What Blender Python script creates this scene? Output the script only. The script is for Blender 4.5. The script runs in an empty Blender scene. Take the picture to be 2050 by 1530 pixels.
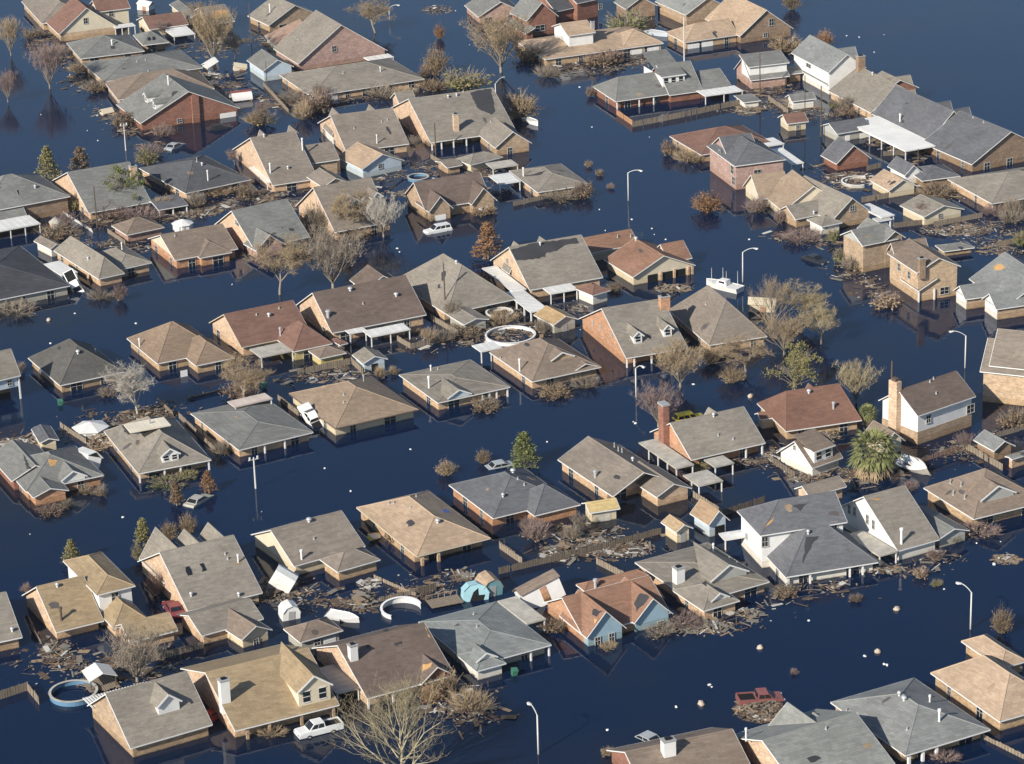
import bpy, math, random
from mathutils import Vector, Matrix
from mathutils.geometry import intersect_ray_tri
rnd = random.Random(7)
SC = bpy.context.scene
COL = SC.collection

# ------------------------------------------------------------------ camera, sky, sun, exposure
CAM_H, FOC, PITCH, ROLL = 160.0, 6000.0, math.radians(21.5), math.radians(-2.0)
SUN_EL, SUN_AZ = math.radians(30.0), math.radians(49.0)          # SUN_AZ: heading in which the light travels, from +X towards +Y
_cp, _sp, _cr, _sr = math.cos(PITCH), math.sin(PITCH), math.cos(ROLL), math.sin(ROLL)
FW = Vector((0, _cp, -_sp)); _up = Vector((0, _sp, _cp)); _rt = Vector((1, 0, 0))
RT = _rt * _cr + _up * _sr
UP = _up * _cr - _rt * _sr
EYE = Vector((0, 0, CAM_H))
cam = bpy.data.objects.new('camera', bpy.data.cameras.new('camera')); COL.objects.link(cam)
cam.data.sensor_width = 36; cam.data.sensor_fit = 'HORIZONTAL'; cam.data.lens = FOC / 2050 * 36
cam.data.clip_start = 1; cam.data.clip_end = 20000
cam.matrix_world = Matrix(((RT.x, UP.x, -FW.x, EYE.x), (RT.y, UP.y, -FW.y, EYE.y), (RT.z, UP.z, -FW.z, EYE.z), (0, 0, 0, 1)))
SC.camera = cam
world = bpy.data.worlds.new('World'); SC.world = world; world.use_nodes = True
_nt = world.node_tree; _bg = _nt.nodes['Background']
_sky = _nt.nodes.new('ShaderNodeTexSky'); _sky.sky_type = 'NISHITA'; _sky.sun_disc = False
_sky.sun_elevation = SUN_EL
SDIR = Vector((-math.cos(SUN_AZ) * math.cos(SUN_EL), -math.sin(SUN_AZ) * math.cos(SUN_EL), math.sin(SUN_EL)))   # towards the sun
_sky.sun_rotation = math.atan2(SDIR.x, SDIR.y); _sky.air_density = 1.0; _sky.dust_density = 0.6; _sky.ozone_density = 3.0
_nt.links.new(_sky.outputs[0], _bg.inputs[0]); _bg.inputs[1].default_value = 0.085
_sl = bpy.data.lights.new('sun', 'SUN'); _sl.energy = 4.6; _sl.angle = math.radians(0.5); _sl.color = (1, 0.93, 0.82)
sun = bpy.data.objects.new('sun', _sl); COL.objects.link(sun); sun.rotation_euler = SDIR.to_track_quat('Z', 'Y').to_euler()
SC.view_settings.view_transform = 'Standard'; SC.view_settings.look = 'None'; SC.view_settings.exposure = 0.36; SC.view_settings.gamma = 1

# ------------------------------------------------------------------ where a point of the ground lies
_TX = {1: 0, 2: 500, 3: 1000, 4: 1500}; _TY = {1: 0, 2: 320, 3: 680, 4: 1040}
def q(t, x, y):
    if t == 'e': return (330 + x / 3.868, 1250 + y / 3.868)
    if t == 'f': return (1400 + x / 3.154, 1200 + y / 3.154)
    k = 3.727 if t % 10 == 4 else 3.825
    return (_TX[t % 10] + x / k, _TY[t // 10] + y / k)
def ray(p): return (FW + RT * ((p[0] - 1025) / FOC) - UP * ((p[1] - 765) / FOC)).normalized()
def W(p, z=0.0):
    d = ray(p); return EYE + d * ((z - CAM_H) / d.z)
def height_at(P, py):                       # height above P (a point) at which the vertical through P crosses image row py
    k = -(py - 765) / FOC; n = UP - FW * k
    return P.z - ((P - EYE).dot(n)) / n.z
def ppm(p): return FOC / (W(p) - EYE).length  # picture units per metre there

# ------------------------------------------------------------------ mesh building
class MB:
    def __init__(s): s.v = []; s.f = []; s.m = []
    def face(s, pts, m=0):
        b = len(s.v); s.v += [tuple(p) for p in pts]; s.f.append(tuple(range(b, b + len(pts)))); s.m.append(m)
    def hexa(s, c, m=0):                    # 8 corners: bottom ring 0-3 counter-clockwise, top ring 4-7
        b = len(s.v); s.v += [tuple(p) for p in c]
        for f in ((3, 2, 1, 0), (4, 5, 6, 7), (0, 1, 5, 4), (1, 2, 6, 5), (2, 3, 7, 6), (3, 0, 4, 7)):
            s.f.append(tuple(b + i for i in f)); s.m.append(m)
    def box(s, x0, y0, z0, x1, y1, z1, m=0):
        s.hexa([(x0, y0, z0), (x1, y0, z0), (x1, y1, z0), (x0, y1, z0), (x0, y0, z1), (x1, y0, z1), (x1, y1, z1), (x0, y1, z1)], m)
    def bar(s, a, b, w, h, m=0):            # a box along a->b, w wide, h high
        a = Vector(a); b = Vector(b); d = (b - a).normalized()
        sd = d.cross(Vector((0, 0, 1)))
        if sd.length < 1e-3: sd = Vector((1, 0, 0))
        sd = sd.normalized() * w / 2; u = sd.cross(d).normalized() * h / 2
        s.hexa([a - sd - u, a + sd - u, b + sd - u, b - sd - u, a - sd + u, a + sd + u, b + sd + u, b - sd + u], m)
    def tube(s, a, b, r0, r1, n=6, m=0, caps=True):
        a = Vector(a); b = Vector(b); d = (b - a).normalized()
        e = d.cross(Vector((0, 0, 1)) if abs(d.z) < .9 else Vector((1, 0, 0))).normalized(); g = d.cross(e)
        k = len(s.v)
        for p, r in ((a, r0), (b, r1)):
            for i in range(n):
                t = 2 * math.pi * i / n; s.v.append(tuple(p + e * math.cos(t) * r + g * math.sin(t) * r))
        for i in range(n):
            j = (i + 1) % n; s.f.append((k + i, k + j, k + n + j, k + n + i)); s.m.append(m)
        if caps:
            s.f.append(tuple(k + i for i in range(n))[::-1]); s.m.append(m)
            s.f.append(tuple(k + n + i for i in range(n))); s.m.append(m)
    def lathe(s, prof, n=14, c=(0, 0, 0), m=0, sx=1, sy=1):
        k = len(s.v)
        for r, z in prof:
            for i in range(n):
                t = 2 * math.pi * i / n; s.v.append((c[0] + r * math.cos(t) * sx, c[1] + r * math.sin(t) * sy, c[2] + z))
        for a in range(len(prof) - 1):
            for i in range(n):
                j = (i + 1) % n; s.f.append((k + a * n + i, k + a * n + j, k + (a + 1) * n + j, k + (a + 1) * n + i)); s.m.append(m)
    def blob(s, c, r, n=8, jit=.15, m=0):
        prof = [(max(.02, math.sin(math.pi * i / n)), -math.cos(math.pi * i / n)) for i in range(n + 1)]
        k = len(s.v); s.lathe(prof, n + 3, m=m)
        for i in range(k, len(s.v)):
            v = s.v[i]; j = 1 + rnd.uniform(-jit, jit); s.v[i] = (c[0] + v[0] * r[0] * j, c[1] + v[1] * r[1] * j, c[2] + v[2] * r[2] * j)
    def mesh(s, name, mats, smooth=False):
        me = bpy.data.meshes.new(name); me.from_pydata(s.v, [], s.f)
        for m in mats: me.materials.append(m)
        if len(mats) > 1: me.polygons.foreach_set('material_index', s.m)
        if smooth: me.polygons.foreach_set('use_smooth', [True] * len(me.polygons))
        me.update(); return me
    def build(s, name, mats, parent=None, smooth=False, loc=None, rot=None):
        if not isinstance(mats, (list, tuple)): mats = [mats]
        o = bpy.data.objects.new(name, s.mesh(name, mats, smooth)); COL.objects.link(o)
        if parent: o.parent = parent
        if loc is not None: o.location = loc
        if rot is not None: o.rotation_euler = rot
        return o
def tag(o, label=None, cat=None, group=None, kind=None):
    for k, v in (('label', label), ('category', cat), ('group', group), ('kind', kind)):
        if v: o[k] = v
    return o
def empty(name, loc, rz=0.0, label=None, cat=None, group=None, rot=None):
    o = bpy.data.objects.new(name, None); COL.objects.link(o); o.location = loc
    o.rotation_euler = rot if rot else (0, 0, rz); o.empty_display_size = .5
    return tag(o, label, cat, group)
def kids(o): return [c for c in bpy.data.objects if c.parent == o]
def copy_tree(o, parent=None):
    c = o.copy(); COL.objects.link(c)
    if parent: c.parent = parent
    for ch in kids(o): copy_tree(ch, c)
    return c

# ------------------------------------------------------------------ materials
MATS = {}
def _nodes(name):
    m = bpy.data.materials.new(name); m.use_nodes = True
    return m, m.node_tree.nodes, m.node_tree.links, m.node_tree.nodes['Principled BSDF']
def _noise(N, L, co, scale, detail=3, stretch=None):
    n = N.new('ShaderNodeTexNoise'); n.inputs['Scale'].default_value = scale; n.inputs['Detail'].default_value = detail
    if stretch:
        mp = N.new('ShaderNodeMapping'); mp.inputs['Scale'].default_value = stretch; L.new(co, mp.inputs[0]); co = mp.outputs[0]
    L.new(co, n.inputs['Vector']); return n.outputs['Fac']
def _mixv(N, L, col, fac, lo, hi):          # multiply col by a factor running lo..hi with fac
    r = N.new('ShaderNodeMapRange'); r.inputs[1].default_value = .3; r.inputs[2].default_value = .7; r.inputs[3].default_value = lo; r.inputs[4].default_value = hi
    L.new(fac, r.inputs[0]); mx = N.new('ShaderNodeVectorMath'); mx.operation = 'SCALE'
    L.new(col, mx.inputs[0]); L.new(r.outputs[0], mx.inputs[3]); return mx.outputs[0]
def mat(name, col, rough=.8, big=.0, fine=.0, bs=.35, fs=6, metal=0, kind=None, seed=0):
    key = (name, tuple(col), kind, seed)
    if key in MATS: return MATS[key]
    m, N, L, P = _nodes(name)
    P.inputs['Roughness'].default_value = rough; P.inputs['Metallic'].default_value = metal
    P.inputs['Specular IOR Level'].default_value = .25 if rough > .6 else .5
    rgb = N.new('ShaderNodeRGB'); rgb.outputs[0].default_value = (*col, 1); c = rgb.outputs[0]
    tc = N.new('ShaderNodeTexCoord'); mp = N.new('ShaderNodeMapping'); mp.inputs['Location'].default_value = (seed * 7.3, seed * 3.1, seed * 1.7)
    L.new(tc.outputs['Object'], mp.inputs[0]); co = mp.outputs[0]
    if kind == 'shingle':
        br = N.new('ShaderNodeTexBrick'); br.inputs['Scale'].default_value = 1; br.inputs['Brick Width'].default_value = .9; br.inputs['Row Height'].default_value = .3
        br.inputs['Mortar Size'].default_value = .012; br.inputs['Bias'].default_value = 0
        br.inputs['Color1'].default_value = (.86, .86, .86, 1); br.inputs['Color2'].default_value = (1.12, 1.12, 1.12, 1); br.inputs['Mortar'].default_value = (.7, .7, .7, 1)
        sx = N.new('ShaderNodeSeparateXYZ'); L.new(co, sx.inputs[0]); cx = N.new('ShaderNodeCombineXYZ')
        ad = N.new('ShaderNodeMath'); ad.operation = 'ADD'; L.new(sx.outputs[0], ad.inputs[0]); L.new(sx.outputs[1], ad.inputs[1])
        mz = N.new('ShaderNodeMath'); mz.operation = 'MULTIPLY'; mz.inputs[1].default_value = 2.3; L.new(sx.outputs[2], mz.inputs[0])
        L.new(ad.outputs[0], cx.inputs[0]); L.new(mz.outputs[0], cx.inputs[1]); L.new(cx.outputs[0], br.inputs['Vector'])
        mm = N.new('ShaderNodeVectorMath'); mm.operation = 'MULTIPLY'; L.new(c, mm.inputs[0]); L.new(br.outputs['Color'], mm.inputs[1]); c = mm.outputs[0]
        c = _mixv(N, L, c, _noise(N, L, co, .22, 5), .86, 1.12)
        c = _mixv(N, L, c, _noise(N, L, co, 1.6, 4, (1, 1, .5)), .92, 1.07)
        c = _mixv(N, L, c, _noise(N, L, co, 9, 2), .86, 1.14)
    elif kind == 'brick':
        br = N.new('ShaderNodeTexBrick'); br.inputs['Scale'].default_value = 1; br.inputs['Brick Width'].default_value = .42; br.inputs['Row Height'].default_value = .14
        br.inputs['Mortar Size'].default_value = .016
        br.inputs['Color1'].default_value = (.72, .72, .74, 1); br.inputs['Color2'].default_value = (1.25, 1.2, 1.15, 1); br.inputs['Mortar'].default_value = (1.05, 1.08, 1.1, 1)
        sx = N.new('ShaderNodeSeparateXYZ'); L.new(co, sx.inputs[0]); cx = N.new('ShaderNodeCombineXYZ')
        ad = N.new('ShaderNodeMath'); ad.operation = 'ADD'; L.new(sx.outputs[0], ad.inputs[0]); L.new(sx.outputs[1], ad.inputs[1])
        L.new(ad.outputs[0], cx.inputs[0]); L.new(sx.outputs[2], cx.inputs[1]); L.new(cx.outputs[0], br.inputs['Vector'])
        mm = N.new('ShaderNodeVectorMath'); mm.operation = 'MULTIPLY'; L.new(c, mm.inputs[0]); L.new(br.outputs['Color'], mm.inputs[1]); c = mm.outputs[0]
        c = _mixv(N, L, c, _noise(N, L, co, .9, 4), .84, 1.12)
        c = _mixv(N, L, c, _noise(N, L, co, 7, 2), .85, 1.12)
    elif kind == 'board':                   # upright planks with grey and brown weathering
        wv = N.new('ShaderNodeTexWave'); wv.inputs['Scale'].default_value = 1.1; wv.inputs['Distortion'].default_value = .6; wv.inputs['Detail'].default_value = 2
        L.new(co, wv.inputs['Vector']); c = _mixv(N, L, c, wv.outputs['Fac'], .72, 1.08)
        c = _mixv(N, L, c, _noise(N, L, co, 2.2, 3, (3, 3, .3)), .7, 1.2)
    elif kind == 'siding':
        sx = N.new('ShaderNodeSeparateXYZ'); L.new(co, sx.inputs[0]); fr = N.new('ShaderNodeMath'); fr.operation = 'FRACT'
        ml = N.new('ShaderNodeMath'); ml.operation = 'MULTIPLY'; ml.inputs[1].default_value = 4.2; L.new(sx.outputs[2], ml.inputs[0]); L.new(ml.outputs[0], fr.inputs[0])
        c = _mixv(N, L, c, fr.outputs[0], .9, 1.02); c = _mixv(N, L, c, _noise(N, L, co, .8, 4), .9, 1.05)
    elif kind == 'wave':
        pass
    if big: c = _mixv(N, L, c, _noise(N, L, co, bs, 4), 1 - big, 1 + big)
    if fine: c = _mixv(N, L, c, _noise(N, L, co, fs, 3), 1 - fine, 1 + fine)
    if name.startswith('wall_'):            # tide marks left by the falling flood: a wet band and an old brown line
        sx = N.new('ShaderNodeSeparateXYZ'); L.new(tc.outputs['Object'], sx.inputs[0])
        nz = N.new('ShaderNodeMath'); nz.operation = 'MULTIPLY_ADD'; nz.inputs[1].default_value = -.22; L.new(_noise(N, L, co, 2.5, 4), nz.inputs[0]); L.new(sx.outputs[2], nz.inputs[2])
        cr = N.new('ShaderNodeValToRGB'); cr.color_ramp.elements[0].position = 0; cr.color_ramp.elements[0].color = (.38, .34, .28, 1); cr.color_ramp.elements[1].position = 1; cr.color_ramp.elements[1].color = (1, 1, 1, 1)
        for p_, c_ in ((.06, (.42, .38, .31, 1)), (.10, (.86, .82, .74, 1)), (.50, (.90, .86, .79, 1)), (.53, (.60, .52, .41, 1)), (.57, (1, 1, 1, 1))):
            e_ = cr.color_ramp.elements.new(p_); e_.color = c_
        dv = N.new('ShaderNodeMath'); dv.operation = 'MULTIPLY_ADD'; dv.inputs[1].default_value = .6; dv.inputs[2].default_value = .08; L.new(nz.outputs[0], dv.inputs[0]); L.new(dv.outputs[0], cr.inputs[0])
        mm = N.new('ShaderNodeVectorMath'); mm.operation = 'MULTIPLY'; L.new(c, mm.inputs[0]); L.new(cr.outputs[0], mm.inputs[1]); c = mm.outputs[0]
    L.new(c, P.inputs['Base Color'])
    MATS[key] = m; return m
ROOFC = dict(gray=(.20, .20, .187), lgray=(.26, .265, .25), dgray=(.095, .098, .105), bgray=(.135, .138, .148), tan=(.42, .31, .215), khaki=(.34, .255, .155), brown=(.22, .172, .135),
             dbrown=(.155, .118, .098), maroon=(.20, .115, .088), rust=(.27, .155, .105), gbrown=(.235, .20, .165), tgray=(.255, .228, .19), char=(.062, .064, .072), ggray=(.22, .228, .222))
WALLC = dict(tanbrick=('brick', (.52, .385, .26)), peach=('brick', (.60, .44, .31)), orange=('brick', (.50, .29, .18)), red=('brick', (.29, .145, .105)), pink=('brick', (.44, .30, .255)),
             brown=('brick', (.30, .215, .15)), white=('siding', (.80, .79, .76)), cream=('siding', (.70, .62, .47)), blue=('siding', (.33, .47, .56)), lblue=('siding', (.52, .61, .68)),
             gsiding=('siding', (.46, .46, .43)), yellow=('siding', (.62, .53, .27)), buff=('brick', (.43, .32, .22)))
def roofm(c):
    col = ROOFC[c] if isinstance(c, str) else c
    j = 1 + rnd.uniform(-.05, .05)
    return mat('shingles', tuple(x * j for x in col), .92, kind='shingle', seed=rnd.randint(0, 60))
def wallm(c):
    k, col = WALLC[c]; return mat('wall_' + k, col, .9, kind=k, seed=rnd.randint(0, 3))
M_WHITE = mat('white_paint', (.80, .79, .76), .55, big=.05, bs=.8)
M_CREAM = mat('cream_paint', (.66, .58, .43), .6, big=.06)
M_BROWNT = mat('brown_paint', (.17, .12, .09), .6, big=.06)
M_GRAYT = mat('grey_paint', (.38, .38, .37), .6, big=.06)
TRIM = dict(white=M_WHITE, cream=M_CREAM, brown=M_BROWNT, grey=M_GRAYT)
M_FRAME = mat('window_frame_paint', (.50, .49, .46), .6)
M_GLASS = mat('window_glass', (.018, .022, .028), .08)
M_SHEET = mat('white_sheet_metal', (.74, .73, .69), .5, big=.09, bs=.5, fine=.04, fs=3)
M_GSHEET = mat('weathered_sheet', (.47, .44, .38), .7, big=.2, bs=.7, fine=.1, fs=4)
M_METAL = mat('galvanised_metal', (.55, .56, .57), .45, metal=.3, fine=.05)
M_POLE = mat('pale_concrete', (.62, .61, .58), .7, fine=.06)
M_WOODP = mat('dark_timber', (.12, .09, .065), .9, fine=.15)
M_FENCE = mat('fence_boards', (.30, .245, .185), .95, kind='board')
M_FENCE2 = mat('dark_fence_boards', (.19, .155, .12), .95, kind='board')
M_DECK = mat('bare_plywood', (.50, .30, .13), .9, big=.2, bs=.9, fine=.12)
M_FELT = mat('torn_felt', (.05, .05, .055), .9, big=.15, fine=.1)
M_FELT2 = mat('old_felt', (.10,.09,.085), .9, big=.15, fine=.1); M_DECK2 = mat('grey_plywood', (.30,.22,.14), .9, big=.2, fine=.12)
M_DOOR = mat('painted_door', (.30, .12, .10), .6)
M_BLACK = mat('dark_opening', (.012, .012, .013), .9)
M_RUBBER = mat('rubber', (.02, .02, .02), .8)
def paint(name, col): return mat(name + '_car_paint', col, .32, big=.08, bs=1.2)

# ------------------------------------------------------------------ houses
NH = [0]
ALLH = []
LOG = []
class House:
    def __init__(s, name, label, cat='house', group=None):
        s.name, s.label, s.cat, s.group = name, label, cat, group
        s.root = None; s.tris = []; s.roofs = []; s.k = 0
        NH[0] += 1; ALLH.append(s)
    def loc(s, P): return s.inv @ P
    def block(s, N, R, L, z=1.6, ap=None, sl=.45, kind='hip', axis=None, a=None, oh=.4, ins=None, wall='tanbrick', roof='gray', trim='white', az=None,
              band=None, gab=None, win='auto', walls=True, th=.13, zb=-.6, back=0.0):
        if 1.4 < z < 2.05 and not isinstance(N, Vector): z -= .2
        if s.root is None:
            P = W(N, z)
            v = Vector((0, 0))
            if not isinstance(R, (int, float)): d = W(R, z) - P; v += Vector((d.x, d.y))
            if not isinstance(L, (int, float)): d = W(L, z) - P; v += Vector((d.y, -d.x))
            ang = math.degrees(math.atan2(v.y, v.x)) if v.length > 0 else 26
            if az is None:
                az = min(36, max(16, ang))
            s.az = math.radians(az); s.root = empty(s.name, (P.x, P.y, 0), s.az, s.label, s.cat, s.group)
            s.M = Matrix.Translation((P.x, P.y, 0)) @ Matrix.Rotation(s.az, 4, 'Z'); s.inv = s.M.inverted()
            LOG.append((s.label, 'az', round(ang, 1)))
            s.wmat = wallm(wall); s.rmat = roofm(roof); s.rc = roof; s.wc = wall
        z += .011 * s.k; s.k += 1
        n = s.loc(N if isinstance(N, Vector) else W(N, z)); x0, y0 = n.x, n.y
        U = R if isinstance(R, (int, float)) else s.loc(W(R, z)).x - x0
        V = L if isinstance(L, (int, float)) else s.loc(W(L, z)).y - y0
        y0 += back; V -= back
        if axis is None: axis = 'v' if V > U else 'u'
        S, T = (U, V) if axis == 'u' else (V, U)
        if a is None: a = {'hip': (T / 2, T / 2), 'gab': (0, 0), 'ghip': (0, T / 2), 'hipg': (T / 2, 0), 'shed': (0, 0), 'flat': (0, 0)}[kind]
        a0, a1 = a
        if a0 + a1 > S - .2: k = (S - .2) / (a0 + a1); a0, a1 = a0 * k, a1 * k
        st = (lambda s_, t_, zz: Vector((x0 + s_, y0 + t_, zz))) if axis == 'u' else (lambda s_, t_, zz: Vector((x0 + t_, y0 + s_, zz)))
        half = T / 2
        if kind == 'shed': half = T                # rises from the near edge (t=0) to the far one
        if ap is not None:
            base = s.M @ st(a0, half, z + th)
            sl0 = (height_at(base, ap[1]) - z - th) / half
            sl = min(1.15, max(.12, sl0))
            LOG.append((s.label, 'dims', round(U, 1), round(V, 1), 'slope', round(sl0, 2)))
        else: LOG.append((s.label, 'dims', round(U, 1), round(V, 1), '-'))
        if kind == 'flat': sl = 0.0
        def hz(s_, t_):
            h = min(t_, T - t_) if kind != 'shed' else t_
            if a0 > .01: h = min(h, s_ * half / a0)
            if a1 > .01: h = min(h, (S - s_) * half / a1)
            return z + th + sl * max(h, 0)
        A0, B0, B1, A1 = (0, 0), (S, 0), (S, T), (0, T)
        r0, r1 = (a0, half), (S - a1, half)
        if kind in ('shed', 'flat'): polys = [[A0, B0, B1, A1]]; rim = [A0, B0, B1, A1]; caps = []
        else:
            polys = [[A0, B0, r1, r0], [B1, A1, r0, r1]]; rim = [A0, B0]
            if a1 > .01: polys.append([B0, B1, r1])
            else: rim.append(r1)
            rim += [B1, A1]
            if a0 > .01: polys.append([A1, A0, r0])
            else: rim.append(r0)
            caps = [(r0, r1)] + ([(A0, r0), (A1, r0)] if a0 > .01 else []) + ([(B0, r1), (B1, r1)] if a1 > .01 else [])
        mb = MB(); flip = axis == 'v'
        for p in polys:
            top = [st(*c, hz(*c)) for c in p]; bot = [Vector((c.x, c.y, c.z - th)) for c in top]
            if flip: top = top[::-1]; bot = bot[::-1]
            mb.face(top); mb.face(bot[::-1])
            tw = [s.M @ c for c in top]
            for i in range(1, len(tw) - 1): s.tris.append((tw[0], tw[i], tw[i + 1]))
        rm = s.rmat if roof == s.rc else roofm(roof)
        ro = mb.build('roof', rm, s.root); s.roofs.append(ro)
        fb = MB(); nr = len(rim); cen = Vector((S / 2, T / 2))
        for i in range(nr):
            c0, c1 = Vector(rim[i]), Vector(rim[(i + 1) % nr]); d = (c1 - c0).normalized(); nn = Vector((d.y, -d.x))
            if nn.dot((c0 + c1) / 2 - cen) < 0: nn = -nn
            o = nn * .05
            pts_ = [st(c0.x, c0.y, hz(*c0) - th - .02), st(c1.x, c1.y, hz(*c1) - th - .02), st(c1.x + o.x, c1.y + o.y, hz(*c1) - th - .02), st(c0.x + o.x, c0.y + o.y, hz(*c0) - th - .02)]
            if flip: pts_ = [pts_[1], pts_[0], pts_[3], pts_[2]]
            up = [Vector((c.x, c.y, c.z + th + .005)) for c in pts_]
            fb.hexa([pts_[3], pts_[2], pts_[1], pts_[0], up[3], up[2], up[1], up[0]])
        fb.build('fascia', TRIM[trim], s.root)
        if caps:
            cb = MB()
            for c0, c1 in caps:
                p0, p1 = st(*c0, hz(*c0) + .015), st(*c1, hz(*c1) + .015)
                if (p1 - p0).length > .3: cb.tube(p0 - Vector((0, 0, .045)), p1 - Vector((0, 0, .045)), .085, .085, 6)
            col = ROOFC[roof] if isinstance(roof, str) else roof
            cb.build('ridge_cap', mat('ridge_shingles', tuple(min(1, c * 1.06) for c in col), .9, fine=.1), ro)
        s.blk = dict(x0=x0, y0=y0, U=U, V=V, z=z, hz=hz, st=st, sl=sl, axis=axis, T=T, S=S, th=th)
        if s.k == 1: s.blk0 = s.blk
        if walls:
            if ins is None: ins = (oh, oh, oh, oh)
            sa, ta, sb, tb = (ins[0], ins[1], S - ins[2], T - ins[3]) if axis == 'u' else (ins[1], ins[0], S - ins[3], T - ins[2])
            def ring(e, zt=None):
                P = [(sa - e, ta - e), (sb + e, ta - e)]
                if a1 < .01 and kind in ('gab', 'hipg'): P.append((sb + e, T / 2))
                P += [(sb + e, tb + e), (sa - e, tb + e)]
                if a0 < .01 and kind in ('gab', 'ghip'): P.append((sa - e, T / 2))
                return P
            wb = MB(); P = ring(0); b = [st(*c, zb) for c in P]; t = [st(*c, hz(*c) - th - .02) for c in P]
            for i in range(len(P)):
                j = (i + 1) % len(P); f = [b[i], b[j], t[j], t[i]]; wb.face(f[::-1] if flip else f)
            wm = s.wmat if wall == s.wc else wallm(wall)
            wo = wb.build('wall', wm, s.root)
            if band:
                bb = MB(); zz, bm = band; P = [(sa - .05, ta - .05), (sb + .05, ta - .05), (sb + .05, tb + .05), (sa - .05, tb + .05)]
                b = [st(*c, zb) for c in P]; t = [st(*c, zz) for c in P]
                for i in range(4):
                    j = (i + 1) % 4; f = [b[i], b[j], t[j], t[i]]; bb.face(f[::-1] if flip else f)
                t2 = t[::-1] if flip else t; bb.face(t2)
                o = bb.build('lower_wall', wallm(bm), s.root)
            if gab:                               # siding on the near gable end, above the eaves
                gm = wallm(gab); gb = MB(); e = .03
                z0 = z + .05
                def tri(se, sg):
                    pr = [(se + sg * e, ta), (se + sg * e, T / 2), (se + sg * e, tb)]
                    p = [st(*pr[0], hz(*pr[0]) - th - .03), st(*pr[2], hz(*pr[2]) - th - .03), st(*pr[1], hz(*pr[1]) - th - .03)]
                    f = [st(se + sg * e, ta, z0), st(se + sg * e, tb, z0), p[1], p[2], p[0]]
                    gb.face(f if (sg > 0) != flip else f[::-1])
                if a0 < .01: tri(sa, -1)
                gb.build('gable_siding', gm, s.root)
            X0, Y0, X1, Y1 = x0 + ins[0], y0 + ins[1], x0 + U - ins[2], y0 + V - ins[3]
            s.rect = (X0, Y0, X1, Y1)
            e = .05 if band else 0
            if win == 'auto':
                n = int((X1 - X0) / 4.2); top = min(z + th + sl * ins[1] - .3, 1.25)
                rows = [(-.35, top)] if top > .3 else []
                if z > 3.6: rows.append((z - 1.55, z - .35))
                for i in range(n):
                    for (za, zc) in rows:
                        w = rnd.choice((1.0, 1.3, 1.9)); x = X0 + (X1 - X0) * (i + .5 + rnd.uniform(-.12, .12)) / n
                        s.window('f', x, za, zc, w, e)
                n = int((Y1 - Y0) / 5.5)
                for i in range(n):
                    for (za, zc) in rows:
                        if rnd.random() < .75: s.window('l', Y0 + (Y1 - Y0) * (i + .5 + rnd.uniform(-.15, .15)) / n, za, zc, rnd.choice((.8, 1.0, 1.3)), e)
        return s
    def _plate(s, mb, face, c, z0, z1, w, d0, d1, m=0):
        X0, Y0, X1, Y1 = s.rect
        if face == 'f': mb.box(c - w / 2, Y0 - d1, z0, c + w / 2, Y0 - d0, z1, m)
        else: mb.box(X0 - d1, c - w / 2, z0, X0 - d0, c + w / 2, z1, m)
    def window(s, face, c, z0, z1, w, e=0, frame=None):
        fm = frame or M_FRAME; fb = MB(); t = .07
        s._plate(fb, face, c, z1 - t, z1, w, e + .002, e + .07); s._plate(fb, face, c, z0 - .02, z0 + t, w + .1, e + .002, e + .1)
        for sg in (-1, 1): s._plate(fb, face, c + sg * (w / 2 - t / 2), z0 + t, z1 - t, t, e + .002, e + .07)
        s._plate(fb, face, c, z0 + t, z1 - t, .05, e + .026, e + .055)
        if z0 > 0 or z1 > .5: s._plate(fb, face, c - w / 4, max(z0, 0) * .5 + z1 * .5 - .03, max(z0, 0) * .5 + z1 * .5 + .03, w / 2 - .14, e + .026, e + .052); s._plate(fb, face, c + w / 4, max(z0, 0) * .5 + z1 * .5 - .03, max(z0, 0) * .5 + z1 * .5 + .03, w / 2 - .14, e + .026, e + .052)
        o = fb.build('window', fm, s.root)
        pb = MB(); s._plate(pb, face, c, z0 + t, z1 - t, w - 2 * t, e + .004, e + .025); pb.build('pane', M_GLASS, o)
        return o
    def wpx(s, face, p, w, h, frame=None):      # a window centred on picture point p of the last block's front or left wall
        X0, Y0, X1, Y1 = s.rect; o = s.inv @ EYE; d = (s.inv.to_3x3() @ ray(p))
        t = (Y0 - o.y) / d.y if face == 'f' else (X0 - o.x) / d.x
        P = o + d * t
        return s.window(face, P.x if face == 'f' else P.y, P.z - h / 2, P.z + h / 2, w, .05, frame)
    def door(s, face, c, w=1.0, zt=None, m=None):
        zt = zt if zt is not None else min(1.0, s.blk['z'] - .2); mb = MB(); s._plate(mb, face, c, -.6, zt, w, .003, .05)
        mb.build('door', m or M_WHITE, s.root); return s
    def garage(s, face='f', fr=.7, w=4.6, m=None):
        X0, Y0, X1, Y1 = s.rect; c = X0 + (X1 - X0) * fr if face == 'f' else Y0 + (Y1 - Y0) * fr
        mb = MB(); zt = min(.95, s.blk['z'] - .25); s._plate(mb, face, c, -.6, zt, w, .003, .05)
        for i in range(3): s._plate(mb, face, c, -.3 + i * .45, -.27 + i * .45, w - .1, .05, .075)
        mb.build('garage_door', m or M_WHITE, s.root); return s
    def posts(s, fr, inset=.25, m=None, w=.2, face='f'):
        b = s.blk
        for f in fr:
            mb = MB()
            if face == 'f': x, y = b['x0'] + b['U'] * f, b['y0'] + inset
            else: x, y = b['x0'] + inset, b['y0'] + b['V'] * f
            x = min(max(x, b['x0'] + .2), b['x0'] + b['U'] - .2)
            mb.box(x - w / 2, y - w / 2, -.6, x + w / 2, y + w / 2, b['z'] - .03); mb.build('porch_post', m or M_WHITE, s.root)
        return s
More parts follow.
